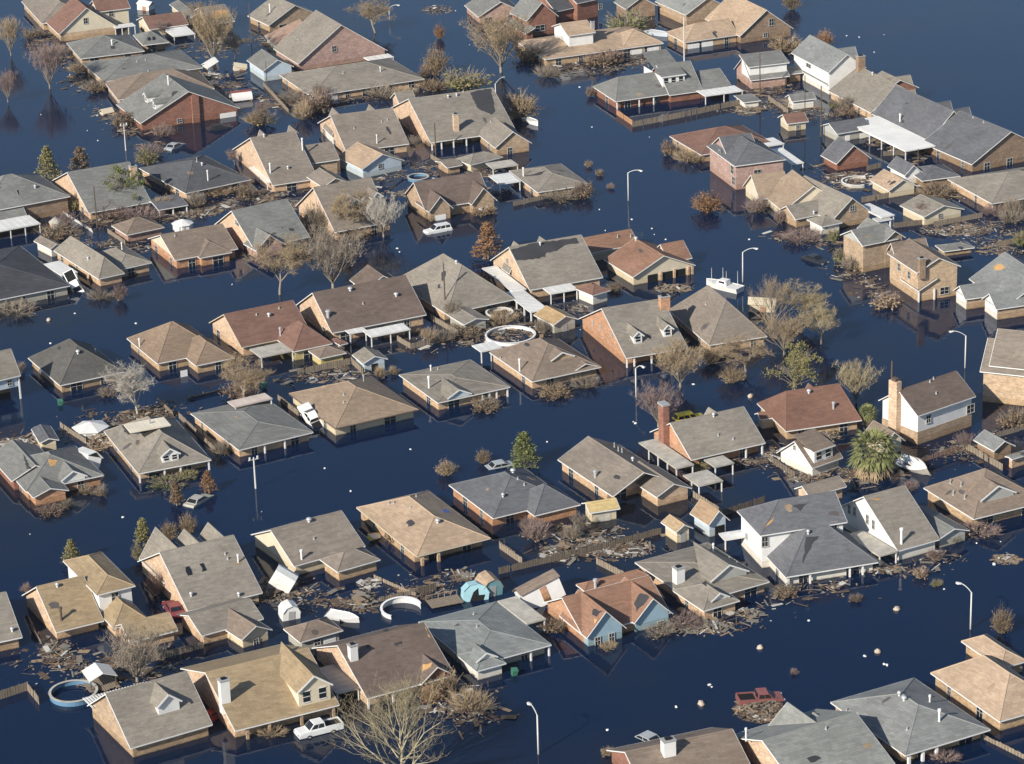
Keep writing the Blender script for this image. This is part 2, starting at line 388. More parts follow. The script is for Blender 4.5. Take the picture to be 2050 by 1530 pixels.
    def on(s, p):
        d = ray(p); best = None
        for a, b, c in s.tris:
            h = intersect_ray_tri(a, b, c, d, EYE, True)
            if h is not None and (best is None or (h - EYE).length < best[0]): best = ((h - EYE).length, h, (b - a).cross(c - a).normalized())
        if best is None: LOG.append((s.label, 'MISS', p)); return None, None
        n = best[2]; n = n if n.z > 0 else -n
        return s.loc(best[1]), (s.inv.to_3x3() @ n)
    def chimney(s, p, h, w=1.0, d=.8, m=None, cap=None):
        P, n = s.on(p)
        if P is None: return s
        mb = MB(); mb.box(P.x - w / 2, P.y - d / 2, P.z - 1.5, P.x + w / 2, P.y + d / 2, P.z + h)
        o = mb.build('chimney', m or wallm('red'), s.roofs[0])
        cb = MB(); cb.box(P.x - w / 2 - .07, P.y - d / 2 - .07, P.z + h, P.x + w / 2 + .07, P.y + d / 2 + .07, P.z + h + .12)
        cb.box(P.x - w / 4, P.y - d / 4, P.z + h + .12, P.x + w / 4, P.y + d / 4, P.z + h + .3, 1)
        cb.build('chimney_cap', [cap or M_GRAYT, M_BLACK], s.roofs[0]); return s
    def rearx(s, p, U, z=1.7, drop=.5, roof=None, wall='buff'):   # the same on the far side of a house whose ridge runs away from the viewer
        b = s.blk0; zr = b['z'] + b['th'] + b['sl'] * b['T'] / 2 - drop; P = s.loc(W(p, zr)); x0 = b['x0'] + b['U'] * .5; L = P.x - x0
        if L < 1: LOG.append((s.label, 'REARX', L)); return s
        return s.block(s.M @ Vector((x0, P.y - U / 2, z)), L, U, z, sl=max(.2, (zr - z - .13) / (U / 2)), kind='gab', axis='u', roof=roof or s.rc, wall=wall, win=None)
    def rear(s, p, zr, U, z=1.7, roof=None, wall='white'):   # a wing at the back whose far ridge end is seen at picture point p
        b = s.blk0
        if zr is None: zr = b['z'] + b['th'] + b['sl'] * b['T'] / 2 - .35
        if s.loc(W(p, zr)).y - b['y0'] - b['V'] * .5 < 1: LOG.append((s.label, 'REAR')); return s
        b = s.blk0; P = s.loc(W(p, zr)); y0 = b['y0'] + b['V'] * .5; V = P.y - y0
        N = s.M @ Vector((P.x - U / 2, y0, z)); return s.block(N, U, V, z, sl=(zr - z - .13) / (U / 2), kind='gab', axis='v', roof=roof or s.rc, wall=wall, win=None)
    def pipe(s, p, h=1.6, r=.14, m=None):
        P, n = s.on(p)
        if P is None: return s
        mb = MB(); mb.tube(P - Vector((0, 0, .3)), P + Vector((0, 0, h)), r, r, 8); mb.tube(P + Vector((0, 0, h)), P + Vector((0, 0, h + .22)), r * 1.6, r * 1.4, 8)
        mb.build('flue_pipe', m or M_WHITE, s.roofs[0]); return s
    def vents(s, ps, r=.22, m=None):
        for p in ps:
            P, n = s.on(p)
            if P is None: continue
            mb = MB(); mb.tube(P - Vector((0, 0, .2)), P + Vector((0, 0, .25)), r * .6, r * .6, 8)
            mb.lathe([(.05, .2), (r, .28), (r * 1.15, .42), (r * .8, .58), (.03, .64)], 10, P); mb.build('roof_vent', m or M_METAL, s.roofs[0], True)
        return s
    def stubs(s, ps, h=.35, r=.09):
        for p in ps:
            P, n = s.on(p)
            if P is None: continue
            mb = MB(); mb.tube(P - Vector((0, 0, .2)), P + Vector((0, 0, h)), r, r, 6); mb.tube(P + Vector((0, 0, -.05)), P + Vector((0, 0, .12)), r * 2, r * 1.4, 6)
            mb.build('vent_pipe', M_GRAYT, s.roofs[0])
        return s
    def patch(s, pts, m=None, name='bare_patch', off=.03):
        L = [s.on(p) for p in pts]; L = [(P, n) for P, n in L if P is not None]
        if len(L) < 3: return s
        n = max((x[1] for x in L), key=lambda m_: sum(1 for y in L if y[1].dot(m_) > .995)); L = [x for x in L if x[1].dot(n) > .995]
        if len(L) < 3: return s
        P0 = L[0][0]
        Q = [P - n * ((P - P0).dot(n)) + n * off for P, _ in L]
        R = []                                  # ragged outline
        for i in range(len(Q)):
            A, B = Q[i], Q[(i + 1) % len(Q)]; R.append(A); k = int((B - A).length / .5)
            for j in range(1, k): R.append(A.lerp(B, j / k) + n.cross(B - A).normalized() * rnd.uniform(-.16, .16))
        mb = MB(); mb.face(R); lo = [r - n * (off + .02) for r in R]
        for i in range(len(R)): j = (i + 1) % len(R); mb.face([R[i], lo[i], lo[j], R[j]])
        if (R[1] - R[0]).cross(R[2] - R[0]).dot(n) < 0: pass
        mb.build(name, m or M_FELT, s.roofs[0]); return s
    def scab(s):                                # one torn spot somewhere on the main roof
        a, b, c = (s.inv @ v for v in rnd.choice(s.tris[:4])); u, v = rnd.uniform(.15, .7), rnd.uniform(.15, .7)
        if u + v > .9: u, v = u * .5, v * .5
        P = a + (b - a) * u + (c - a) * v; n = (b - a).cross(c - a).normalized(); n = n if n.z > 0 else -n; e = n.cross(Vector((0, 0, 1))).normalized(); g = n.cross(e); k = rnd.uniform(.25, .7); as_ = rnd.uniform(.5, 1.6)
        R = [P + (e * math.cos(i * .7) * k * as_ + g * math.sin(i * .7) * k / as_) * rnd.uniform(.55, 1.15) + n * .025 for i in range(9)]
        mb = MB(); mb.face(R); lo = [r - n * .05 for r in R]
        for i in range(9): j = (i + 1) % 9; mb.face([R[i], lo[i], lo[j], R[j]])
        mb.build('bare_patch', rnd.choice((M_FELT, M_FELT2, M_FELT2, M_DECK2)), s.roofs[0]); return s
    def dormer(s, p, w=1.5, h=1.1, rs=.7, wall='white', roof=None, face='f', win=True, kind='gab'):
        P, n = s.on(p)
        if P is None: return s
        sl = math.hypot(n.x, n.y) / max(n.z, .1); o = .18
        # frame: a = along the front, b = into the roof
        if face == 'f': F = lambda a, b, z: Vector((P.x + a, P.y + b, P.z + z))
        else: F = lambda a, b, z: Vector((P.x + b, P.y - a + 0, P.z + z))
        fl = face != 'f'
        rise = rs * w / 2 if kind == 'gab' else rs * h
        D = (h + rise) / max(sl, .25) + .3; D2 = h / max(sl, .25) + .3
        mb = MB()
        if kind == 'gab': fr = [F(0, 0, -.25), F(w, 0, -.25), F(w, 0, h), F(w / 2, 0, h + rise), F(0, 0, h)]
        else: fr = [F(0, 0, -.25), F(w, 0, -.25), F(w, 0, h), F(0, 0, h)]; D = max(1.0, (h + .1) / max(.12, sl - rs * .35)); D2 = D
        mb.face(fr); mb.face([F(0, 0, -.25), F(0, 0, h), F(0, D2, h), F(0, D2, -.25)]); mb.face([F(w, 0, -.25), F(w, D2, -.25), F(w, D2, h), F(w, 0, h)])
        dm = mb.build('dormer', wallm(wall), s.root); t = .12
        rb = MB(); e = .25
        def slab(pts):
            lo = [Vector((c.x, c.y, c.z - .0)) for c in pts]; up = [Vector((c.x, c.y, c.z + t)) for c in pts]; rb.hexa(lo + up, 0)
        if kind == 'gab':
            k = rise / (w / 2)
            slab([F(-e, -e, h - e * k), F(w / 2, -e, h + rise), F(w / 2, D + .4, h + rise), F(-e, D2 + .2, h - e * k)])
            slab([F(w / 2, -e, h + rise), F(w + e, -e, h - e * k), F(w + e, D2 + .2, h - e * k), F(w / 2, D + .4, h + rise)])
        else: slab([F(-e, -e, h - .02), F(w + e, -e, h - .02), F(w + e, D + .3, h + (D + .3) * rs * .35), F(-e, D + .3, h + (D + .3) * rs * .35)])
        rb.build('roof', s.rmat if roof is None else roofm(roof), dm)
        tb = MB()
        if kind == 'gab':
            k = rise / (w / 2)
            tb.bar(F(-e, -e - .03, h - e * k + .03), F(w / 2, -e - .03, h + rise + .03), .05, .2); tb.bar(F(w / 2, -e - .03, h + rise + .03), F(w + e, -e - .03, h - e * k + .03), .05, .2)
        else: tb.bar(F(-e, -e - .03, h + .03), F(w + e, -e - .03, h + .03), .05, .2)
        tb.build('fascia', M_WHITE, dm)
        if win:
            nw = 1 if w < 2.2 else 2 if w < 4 else 3
            for i in range(nw):
                c = w * (i + .5) / nw; ww = min(.85, w / nw * .55); wb = MB(); zt = h * .88; zl = h * .18
                wb.hexa([F(c - ww / 2, -.03, zl), F(c + ww / 2, -.03, zl), F(c + ww / 2, -.003, zl), F(c - ww / 2, -.003, zl), F(c - ww / 2, -.03, zt), F(c + ww / 2, -.03, zt), F(c + ww / 2, -.003, zt), F(c - ww / 2, -.003, zt)], 1)
                wb.bar(F(c - ww / 2, -.05, (zl + zt) / 2), F(c + ww / 2, -.05, (zl + zt) / 2), .04, .05); wb.bar(F(c - ww / 2 - .05, -.05, zt), F(c + ww / 2 + .05, -.05, zt), .05, .09); wb.bar(F(c - ww / 2 - .05, -.05, zl), F(c + ww / 2 + .05, -.05, zl), .05, .09)
                wb.build('window', [M_WHITE, M_GLASS], dm)
        return s
    def cover(s, N, R, L, z=1.7, m=None, posts=3, th=.1, tilt=.0, lposts=0, name='patio_cover'):
        z += .013 * s.k; s.k += 1
        n = s.loc(W(N, z)); x0, y0 = n.x, n.y
        U = R if isinstance(R, (int, float)) else s.loc(W(R, z)).x - x0
        V = L if isinstance(L, (int, float)) else s.loc(W(L, z)).y - y0
        mb = MB(); e = tilt
        mb.hexa([(x0, y0, z - th), (x0 + U, y0, z - th), (x0 + U, y0 + V, z - th + e), (x0, y0 + V, z - th + e), (x0, y0, z), (x0 + U, y0, z), (x0 + U, y0 + V, z + e), (x0, y0 + V, z + e)])
        k = int(max(U, V) / 1.1)
        for i in range(1, k):                     # raised seams of the sheets
            x = x0 + U * i / k
            if U >= V: mb.hexa([(x - .03, y0 + .05, z), (x + .03, y0 + .05, z), (x + .03, y0 + V - .05, z + e), (x - .03, y0 + V - .05, z + e), (x - .03, y0 + .05, z + .03), (x + .03, y0 + .05, z + .03), (x + .03, y0 + V - .05, z + e + .03), (x - .03, y0 + V - .05, z + e + .03)])
            else:
                y = y0 + V * i / k; zz = z + e * i / k; mb.box(x0 + .05, y - .03, zz - .01, x0 + U - .05, y + .03, zz + .03)
        mb.box(x0 - .03, y0 - .05, z - th - .08, x0 + U + .03, y0 - .002, z + .03)
        mb.box(x0 - .05, y0 + .01, z - th - .08, x0 - .002, y0 + V, z + .03 + min(e, 0))
        o = mb.build(name, m or M_SHEET, s.root)
        spots = [(x0 + .12 + (U - .24) * i / max(1, posts - 1), y0 + .12) for i in range(posts)] + [(x0 + .12, y0 + V * (i + 1) / (lposts + 1)) for i in range(lposts)]
        for x, y in spots:
            pb = MB(); pb.box(x - .07, y - .07, -.6, x + .07, y + .07, z - th - .09); pb.build('post', M_WHITE, o)
        return s
# ------------------------------------------------------------------ water
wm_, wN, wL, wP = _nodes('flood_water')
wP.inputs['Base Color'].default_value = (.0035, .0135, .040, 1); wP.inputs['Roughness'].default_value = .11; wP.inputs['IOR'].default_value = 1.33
wtc = wN.new('ShaderNodeTexCoord')
wn1 = _noise(wN, wL, wtc.outputs['Object'], .9, 3); wn2 = _noise(wN, wL, wtc.outputs['Object'], .035, 3)
wmul = wN.new('ShaderNodeMath'); wmul.operation = 'MULTIPLY'; wL.new(wn1, wmul.inputs[0]); wL.new(wn2, wmul.inputs[1])
wb_ = wN.new('ShaderNodeBump'); wb_.inputs['Strength'].default_value = .13; wb_.inputs['Distance'].default_value = .2; wL.new(wmul.outputs[0], wb_.inputs['Height']); wL.new(wb_.outputs[0], wP.inputs['Normal'])
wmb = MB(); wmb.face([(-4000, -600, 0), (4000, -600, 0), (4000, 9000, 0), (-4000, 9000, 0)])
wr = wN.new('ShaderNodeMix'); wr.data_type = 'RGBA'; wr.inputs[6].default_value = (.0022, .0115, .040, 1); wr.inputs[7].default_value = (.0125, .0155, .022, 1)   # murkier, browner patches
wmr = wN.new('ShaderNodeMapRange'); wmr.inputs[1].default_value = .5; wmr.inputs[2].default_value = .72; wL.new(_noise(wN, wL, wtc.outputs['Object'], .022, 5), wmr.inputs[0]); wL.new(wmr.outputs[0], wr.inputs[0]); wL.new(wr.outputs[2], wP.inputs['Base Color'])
wrr = wN.new('ShaderNodeMapRange'); wrr.inputs[1].default_value = .35; wrr.inputs[2].default_value = .65; wrr.inputs[3].default_value = .025; wrr.inputs[4].default_value = .09; wL.new(_noise(wN, wL, wtc.outputs['Object'], .03, 4, (1, 2.2, 1)), wrr.inputs[0]); wL.new(wrr.outputs[0], wP.inputs['Roughness'])
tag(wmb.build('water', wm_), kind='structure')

# ------------------------------------------------------------------ the houses, far to near
M_PATIO = M_SHEET
H = House
h = H('house', 'grey hip roofed house behind the white gabled house, reaching the top edge')
h.block(q(11,320,185), 11, q(11,165,15), 1.8, sl=.5, kind='hip', roof='gbrown', wall='tanbrick')
h = H('house', 'two storey house with brownish red roof and big white front gable')
h.block(q(11,452,268), q(11,905,212), q(11,345,178), 1.9, ap=q(11,650,60), kind='gab', axis='v', roof='maroon', wall='tanbrick', gab='cream', win=None)
h.wpx('f', q(11,655,160), 1.0, 1.3)
h.block(q(11,745,98), q(11,1010,74), 7, 4.0, kind='gab', axis='u', sl=.5, roof='maroon', wall='cream', win=None); h.wpx('f', q(11,850,105), 1.0, 1.3)
h.cover(q(11,880,215), q(11,1025,185), 2.5, 1.8, posts=4)
h = H('garage', 'small building with brownish red roof and white awning, behind the skylight roof', 'garage')
h.block(q(11,1145,232), q(11,1430,180), q(11,1090,150), 1.7, ap=q(11,1110,130), kind='gab', axis='u', roof='maroon', wall='cream', win=None)
h.cover(q(11,1330,280), q(11,1482,248), q(11,1225,235), 1.0, posts=2, tilt=.3)
h = H('house', 'grey hip roofed house with skylights and a recessed tan wall')
h.block(q(11,615,455), q(11,1110,398), q(11,500,335), 1.6, ap=q(11,790,272), roof='gray', wall='tanbrick')
h.block(q(11,1095,352), q(11,1305,338), 9, 2.0, kind='hip', axis='u', sl=.35, roof='gray', wall='buff', ins=(.4,2.2,.4,.4))
h.patch([q(11,1128,288),q(11,1150,288),q(11,1152,312),q(11,1130,312)], M_GLASS, 'skylight', .08); h.patch([q(11,1165,284),q(11,1185,284),q(11,1187,308),q(11,1167,308)], M_GLASS, 'skylight', .08)
h.pipe(q(11,858,345), .9); h.patch([q(11,845,355),q(11,880,352),q(11,885,374),q(11,850,376)])
h = H('house', 'long grey hip roof between the skylight house and a brown hip roof')
h.block(q(11,795,630), q(11,1550,520), q(11,640,485), 1.6, ap=q(11,930,440), roof='gray', wall='peach', axis='u'); h.stubs([q(11,1115,460), q(11,1050,475), q(11,1135,545)])
h = H('house', 'brown hip roof squeezed behind the house with the big brick gable')
h.block(q(11,905,770), 19, q(11,805,640), 1.6, sl=.45, roof='brown', wall='peach', axis='u')
h = H('house', 'house with red brick gable and two white dormers on grey roof')
h.block(q(11,1075,950), q(11,1835,832), q(11,895,805), 1.7, ap=q(11,1475,700), kind='gab', axis='v', roof='gray', wall='red', win=None)
h.dormer(q(11,1172,826), 1.5, 1.3, .6, face='l'); h.dormer(q(11,1110,775), 1.5, 1.3, .6, face='l'); h.pipe(q(11,1290,650), 1.6)
h.patch([q(11,1315,705),q(11,1365,700),q(11,1385,745),q(11,1350,780),q(11,1312,750)], M_FELT)
h.wpx('f', q(11,1490,800), .9, 1.1); h.wpx('f', q(11,1375,925), 1.0, .9); h.wpx('f', q(11,1510,910), 1.9, 1.5); h.garage('f', .9, 3.2)
mb = MB(); X0,Y0,X1,Y1 = h.rect; xc = (X0+X1)/2+1.2; mb.box(xc-.7, Y0-.45, -.6, xc+.7, Y0-.01, 5.2); mb.build('chimney_stack', wallm('red'), h.root)
h = H('house', 'grey roof with cream left wall near the bare tall tree')
h.block(q(11,1440,150), q(11,1560,120), q(11,1350,30), 1.7, sl=.4, kind='gab', axis='v', roof='gray', wall='cream', win=None)
h = H('house', 'small house with bare orange plywood roof')
h.block(q(11,1600,195), q(11,1780,155), q(11,1505,95), 1.7, sl=.4, kind='gab', axis='u', roof='gbrown', wall='buff', win=None)
h.patch([q(11,1600,150),q(11,1650,80),q(11,1740,75),q(11,1755,130)], M_DECK, 'bare_plywood')
h = H('house', 'grey gabled house with tan brick end at the top, by pinkish gable')
h.block(q(12,145,200), q(12,545,120), q(12,15,120), 1.7, ap=q(12,365,40), kind='gab', axis='v', roof='tgray', wall='buff'); h.pipe(q(12,155,95), 1.6)
h = H('house', 'low brownish pink roof with cream left wall between two grey gables')
h.block(q(12,215,385), 15, q(12,115,275), 1.6, sl=.35, kind='gab', axis='v', roof=(.40,.27,.20), wall='cream'); h.stubs([q(12,360,225), q(12,460,160)])
h = H('house', 'tall grey roof with a wide pinkish brick gable end')
h.block(q(12,370,495), q(12,1050,388), q(12,190,375), 1.7, ap=q(12,755,190), kind='gab', axis='v', roof='tgray', wall='pink', win=None); h.vents([q(12,640,130)]); h.stubs([q(12,370,305)])
h.wpx('f', q(12,645,375), 1.0, 1.3); h.cover(q(12,915,465), q(12,1055,408), 3, 1.2, posts=2)
h = H('garage', 'small grey roofed garage with pale blue gable, next to long hip roof', 'garage')
h.block(q(12,100,550), q(12,328,508), q(12,5,462), 2.2, ap=q(12,200,458), kind='gab', axis='v', roof='gray', wall='lblue', win=None)
h = H('house', 'long brown hip roofed house with a carport opening, third street row')
h.block(q(12,470,742), q(12,1330,605), q(12,245,575), 1.6, ap=q(12,640,505), roof='tgray', wall='peach', axis='u', ins=(.4,.5,.4,.4)); h.stubs([q(12,715,565)], .6); h.pipe(q(12,1000,550), .8, .1); h.garage('f', .12, 5)
h = H('house', 'large brown gabled house with tan chimney on its front slope')
h.block(q(12,1385,1097), q(12,2010,985), q(12,1150,825), 1.7, ap=q(12,1245,757), kind='gab', axis='u', roof='tgray', wall='peach', ins=(.4,2.6,.4,.4)); h.posts([.02,.13,.27,.42])
h.patch([q(12,1690,710),q(12,1760,690),q(12,1845,680),q(12,1880,850),q(12,1850,880),q(12,1740,825)], M_FELT)
h.block(q(12,1880,1138), q(13,225,1083), q(12,1740,1030), 1.75, ap=q(12,1985,1008), kind='gab', axis='v', roof='tgray', wall='buff')
h.chimney(q(12,1580,998), 3.0, .95, .8, wallm('peach')); h.vents([q(12,1520,750), q(12,1585,738)]); h.stubs([q(12,1635,705), q(12,1845,935)])
h.block(q(12,1150,815), 3.5, 6, 1.6, kind='gab', axis='u', sl=.6, roof='tgray', wall='peach', win=None)
h = H('house', 'dark brown gabled house beside the tan roofed blue shed')
h.block(q(12,740,1168), q(12,1205,1092), q(12,570,940), 1.7, ap=q(12,625,885), kind='gab', axis='u', roof='gbrown', wall='peach'); h.pipe(q(12,975,1100), 1.5, .1); h.stubs([q(12,800,985), q(12,1010,935), q(12,1055,920)])
h.rear(q(12,632,825), None, 4); h.rear(q(12,912,800), None, 3.5)
h = H('house', 'grey brown gabled house with tall white flue and cream lean-to cover')
h.block(q(12,175,1425), q(12,515,1366), q(11,1805,1145), 1.6, ap=q(11,1912,1055), kind='gab', axis='u', roof='gbrown', wall='peach')
h.block(q(12,470,1258), q(12,672,1213), 8, 2.6, sl=.55, kind='gab', axis='u', roof='gbrown', wall='buff', win=None)
h.pipe(q(12,405,1150), 2.0); h.pipe(q(12,158,1325), 1.6); h.vents([q(12,110,1050), q(12,293,1295), q(12,430,995)]); h.cover(q(12,130,1400), 3.2, q(11,1870,1285), 1.5, posts=2)
h.rear(q(12,75,995), None, 4); h.rear(q(12,300,960), None, 3.5)
h = H('garage', 'garage with tan roof and light blue front gable', 'garage')
h.block(q(12,860,1302), q(12,1152,1218), q(12,720,1197), 2.0, ap=q(12,1000,1180), kind='gab', axis='v', roof='tan', wall='lblue', win=None); h.wpx('f', q(12,997,1272), .9, .9)
h = H('garage', 'low brown hip roofed garage with white doors behind the big brown house', 'garage')
h.block(q(12,1690,1270), q(12,1905,1195), q(12,1612,1212), 1.5, sl=.4, roof='tgray', wall='cream', win=None)
h = H('house', 'brown hip roof with torn dark patch and a flat cream cover')
h.block(q(13,290,1478), q(13,682,1412), q(13,95,1310), 1.6, ap=q(13,345,1330), roof='tgray', wall='peach')
h.patch([q(13,130,1300),q(13,215,1210),q(13,345,1245),q(13,355,1310),q(13,310,1340),q(13,190,1350)], M_FELT); h.patch([q(13,370,1300),q(13,450,1290),q(13,570,1380),q(13,540,1390)], M_FELT)
h.pipe(q(13,183,1350), 1.4, .12); h.cover(q(13,0,1410), q(13,140,1370), q(12,1830,1345), 1.7, posts=2); h.cover(q(12,1860,1290), q(13,95,1225), 3.5, 1.5, M_GSHEET, posts=2)

h = H('house', 'tall red brick gabled house with two narrow white dormers')
h.block(q(13,207,165), q(13,437,120), q(13,105,98), 3.6, ap=q(13,315,20), kind='gab', axis='v', roof='gray', wall='red', win=None); h.dormer(q(13,175,180), 1.0, 1.4, .8, face='l', win=False); h.dormer(q(13,132,150), 1.0, 1.4, .8, face='l', win=False)
h.wpx('f', q(13,310,215), 2.2, 1.3)
h.block(q(13,200,262), 2.2, q(13,38,182), 1.8, kind='shed', axis='v', sl=.4, roof='gray', wall='red', win=None)
h = H('house', 'grey roof with brick side, at the top beside the dormered brick gable')
h.block(q(12,1750,135), 10, q(12,1645,45), 1.7, sl=.55, roof='gray', wall='pink', kind='gab', axis='v')
h = H('house', 'dark grey roofed two storey house of dark red brick')
h.block(q(13,430,95), q(13,580,62), 9, 2.6, sl=.6, kind='gab', axis='u', roof='dgray', wall='red', win=None); h.block(q(13,592,32), q(13,822,8), 9, 3.8, kind='gab', axis='u', sl=.5, roof='dgray', wall='red', win=None); h.wpx('f', q(13,770,50), 1.0, 1.2)
h.chimney(q(13,583,60), 2.2, .8, .7)
h = H('house', 'house with white upper storey rising through a long tan roof')
h.block(q(13,350,460), q(13,1238,325), q(13,165,312), 1.7, ap=q(13,480,290), roof='tan', wall='tanbrick', axis='u'); h.garage('f', .78, 2.6); h.garage('f', .93, 2.6)
h.block(q(13,945,370), q(13,1240,324), 9, 1.75, ap=q(13,1065,225), roof='tan', wall='white', win=None)
h.block(q(13,525,280), q(13,733,250), q(13,382,207), 4.6, ap=q(13,440,180), kind='gab', axis='u', roof='tan', wall='white', win=None, zb=1.2)
h.chimney(q(13,712,215), 1.3, .7, .6, M_GRAYT); h.patch([q(13,300,300),q(13,400,295),q(13,390,330),q(13,315,345)], M_GSHEET)
h = H('house', 'grey roofed house with brown brick gable by the bright green bushes')
h.block(q(13,965,75), q(13,1195,37), q(13,912,15), 2.2, sl=.6, kind='gab', axis='v', roof='gray', wall='brown', win=None)
h = H('house', 'wide light grey roof with tan left wall at the top edge')
h.block(q(13,1425,120), q(13,1760,60), q(13,1215,12), 2.4, sl=.55, kind='gab', axis='v', roof='lgray', wall='buff', win=None)
h = H('house', 'large tan roofed house with tall brown brick gable, by open water')
h.block(q(13,1420,330), q(13,1845,275), q(13,1250,255), 1.7, ap=q(13,1450,180), kind='hipg', axis='u', roof='tan', wall='tanbrick'); h.garage('f', .15, 2.6); h.garage('f', .42, 2.6)
h.block(q(13,1840,282), q(14,327,216), q(13,1560,150), 1.8, ap=q(14,180,75), kind='gab', axis='v', roof='tan', wall='brown', win=None); h.wpx('f', q(14,165,165), 1.2, 1.5); h.wpx('f', q(14,120,262), 1.0, 1.0)
h = H('house', 'grey hip roofed brick house with white shed dormer and board fence')
h.block(q(13,890,782), q(13,1545,695), q(13,700,668), 1.8, ap=q(13,890,590), a=(3,2), roof='gray', wall='red', axis='u', ins=(.4,1.0,.4,.4)); h.posts([.02,.28,.45])
h.block(q(13,1300,735), q(13,1545,690), 12, 1.7, kind='gab', axis='u', ap=q(13,1200,500), roof='gray', wall='red', win=None)
h.dormer(q(13,1248,668), 4.6, 1.9, .8, kind='shed')
h.block(q(13,1535,700), q(13,1760,655), 11, 1.75, kind='gab', axis='u', sl=.4, roof='gray', wall='red', win=None)
h.cover(q(13,1575,735), q(13,1858,690), q(13,1542,690), 1.7, posts=3)
h = H('house', 'brick house with grey roof and full width white upper band')
h.block(q(13,1922,622), q(14,300,572), q(13,1822,530), 2.0, ap=q(13,1868,445), kind='gab', axis='u', roof='gray', wall='pink', win=None)
h.block(q(13,1905,520), q(14,280,458), 5, 4.3, kind='shed', axis='u', sl=.25, roof='gray', wall='white', win=None, zb=2)
h = H('house', 'dark maroon hip roof behind the two storey brick house with bay')
h.block(q(13,1545,1192), q(14,195,1078), q(13,1290,1050), 1.7, ap=q(13,1610,975), roof='maroon', wall='tanbrick', axis='u'); h.cover(q(14,140,1090), q(14,250,1065), q(14,85,1040), 1.8, posts=2)
h = H('house', 'two storey brick house with dark roof and orange bare patch')
h.block(q(13,1800,1278), q(14,252,1178), q(13,1645,1115), 4.4, ap=q(13,1850,1085), roof='bgray', wall='pink', win=None)
h.wpx('l', q(13,1785,1300), 1.3, 1.5); h.wpx('l', q(13,1795,1385), 1.3, 1.5); h.wpx('l', q(13,1690,1180), 1.0, 1.4); h.patch([q(13,1850,1040),q(13,1890,1025),q(13,1925,1070),q(13,1870,1110),q(13,1835,1080)], M_DECK, 'bare_plywood'); h.patch([q(13,1965,1130),q(13,2020,1115),q(13,2020,1135)], M_DECK, 'bare_plywood')
h.wpx('f', q(14,60,1290), 1.4, 1.2); h.cover(q(14,310,1225), q(14,388,1200), q(14,180,1110), 2.2, posts=2)
h.block(q(13,1745,1205), 6, q(13,1642,1110), 4.45, ap=q(13,1682,1050), kind='gab', axis='u', roof='bgray', wall='pink', win=None)
h = H('house', 'two storey white house with grey roof, behind the big brick chimney')
h.block(q(14,590,548), 8, q(14,313,400), 4.4, ap=q(14,770,405), kind='gab', axis='v', roof='ggray', wall='white', win=None); h.wpx('l', q(14,445,490), 2.0, .8)
h.block(q(14,580,640), 2.0, q(14,285,512), 2.0, kind='shed', axis='v', sl=.35, roof='gray', wall='peach', win=None)
h.rearx(q(14,790,348), 4, 4.0)
h = H('house', 'broad brown roof with large brick chimney and torn gable')
h.block(q(14,905,845), 13, q(14,588,682), 1.7, ap=q(14,1075,650), kind='gab', axis='v', roof='tgray', wall='peach'); h.chimney(q(14,830,520), 2.6, 1.5, 1.0, wallm('brown')); h.vents([q(14,920,560)])
h.block(q(14,985,700), 8, 7, 3.0, kind='gab', axis='v', sl=.5, roof='tgray', wall='red', win=None)
h.rearx(q(14,1200,560), 5)
h = H('house', 'dark grey roof partly covered by a big white awning')
h.block(q(14,1345,1055), 10, q(14,915,855), 1.7, ap=q(14,1525,828), kind='gab', axis='v', roof='bgray', wall='peach', win=None); h.pipe(q(14,1125,905), 1.2)
h.cover(q(14,1165,1128), q(14,1340,1050), q(14,868,890), 1.9, mat('pale_awning_cloth', (.80,.79,.75), .7, big=.08), posts=2, tilt=.25, lposts=4, name='awning')
h.rearx(q(14,1500,752), 4.5)
h = H('house', 'dark grey roof ending in a broad brown brick gable')
h.block(q(14,1660,1232), q(14,2190,1100), q(14,1345,1058), 1.7, ap=q(14,1925,982), kind='gab', axis='v', roof='bgray', wall='brown'); h.stubs([q(14,1670,880), q(14,1750,915)])
h.rearx(q(14,1640,798), 4.5)
h = H('shed', 'red brick shed with dark roof and white side wall', 'shed')
h.block(q(14,650,1228), q(14,915,1188), q(14,525,1165), 1.6, ap=q(14,775,1085), kind='gab', axis='v', roof='bgray', wall='red', win=None)
h = H('shed', 'white box shed with grey roof standing in yard water', 'shed')
h.block(q(14,318,762), q(14,502,742), q(14,290,725), 1.9, sl=.5, kind='gab', axis='u', roof='gray', wall='white', win=None)
h = H('shed', 'cream shed with brownish red roof and one dark window', 'shed')
h.block(q(14,282,930), q(14,445,912), q(14,232,878), 1.7, sl=.5, kind='gab', axis='u', roof='maroon', wall='cream', win=None); h.wpx('f', q(14,362,948), .8, .8)
h = H('garage', 'long garage with dark roof and white gable end near pale awning', 'garage')
h.block(q(14,655,1005), q(14,895,950), q(14,570,935), 1.8, sl=.4, kind='gab', axis='u', roof='bgray', wall='gsiding', win=None); h.garage('f', .85, 2); h.door('f', h.rect[0]+2)
h = H('house', 'small white gabled cottage with brown roof by the oval pool')
h.block(q(14,1042,1428), q(14,1242,1385), q(14,920,1345), 1.6, ap=q(14,1140,1340), kind='gab', axis='v', roof='tan', wall='cream', win=None)
h.block(q(14,1160,1315), q(14,1280,1285), 6, 2.0, kind='gab', axis='v', sl=.9, roof='bgray', wall='white', win=None)
h = H('garage', 'dark grey roofed brick garage beside the brown gable house', 'garage')
h.block(q(14,1290,1355), q(14,1560,1308), q(14,1235,1255), 1.6, sl=.35, roof='bgray', wall='brown', win=None)
h = H('house', 'wide gray brown hip roof with tan walls, at the right border')
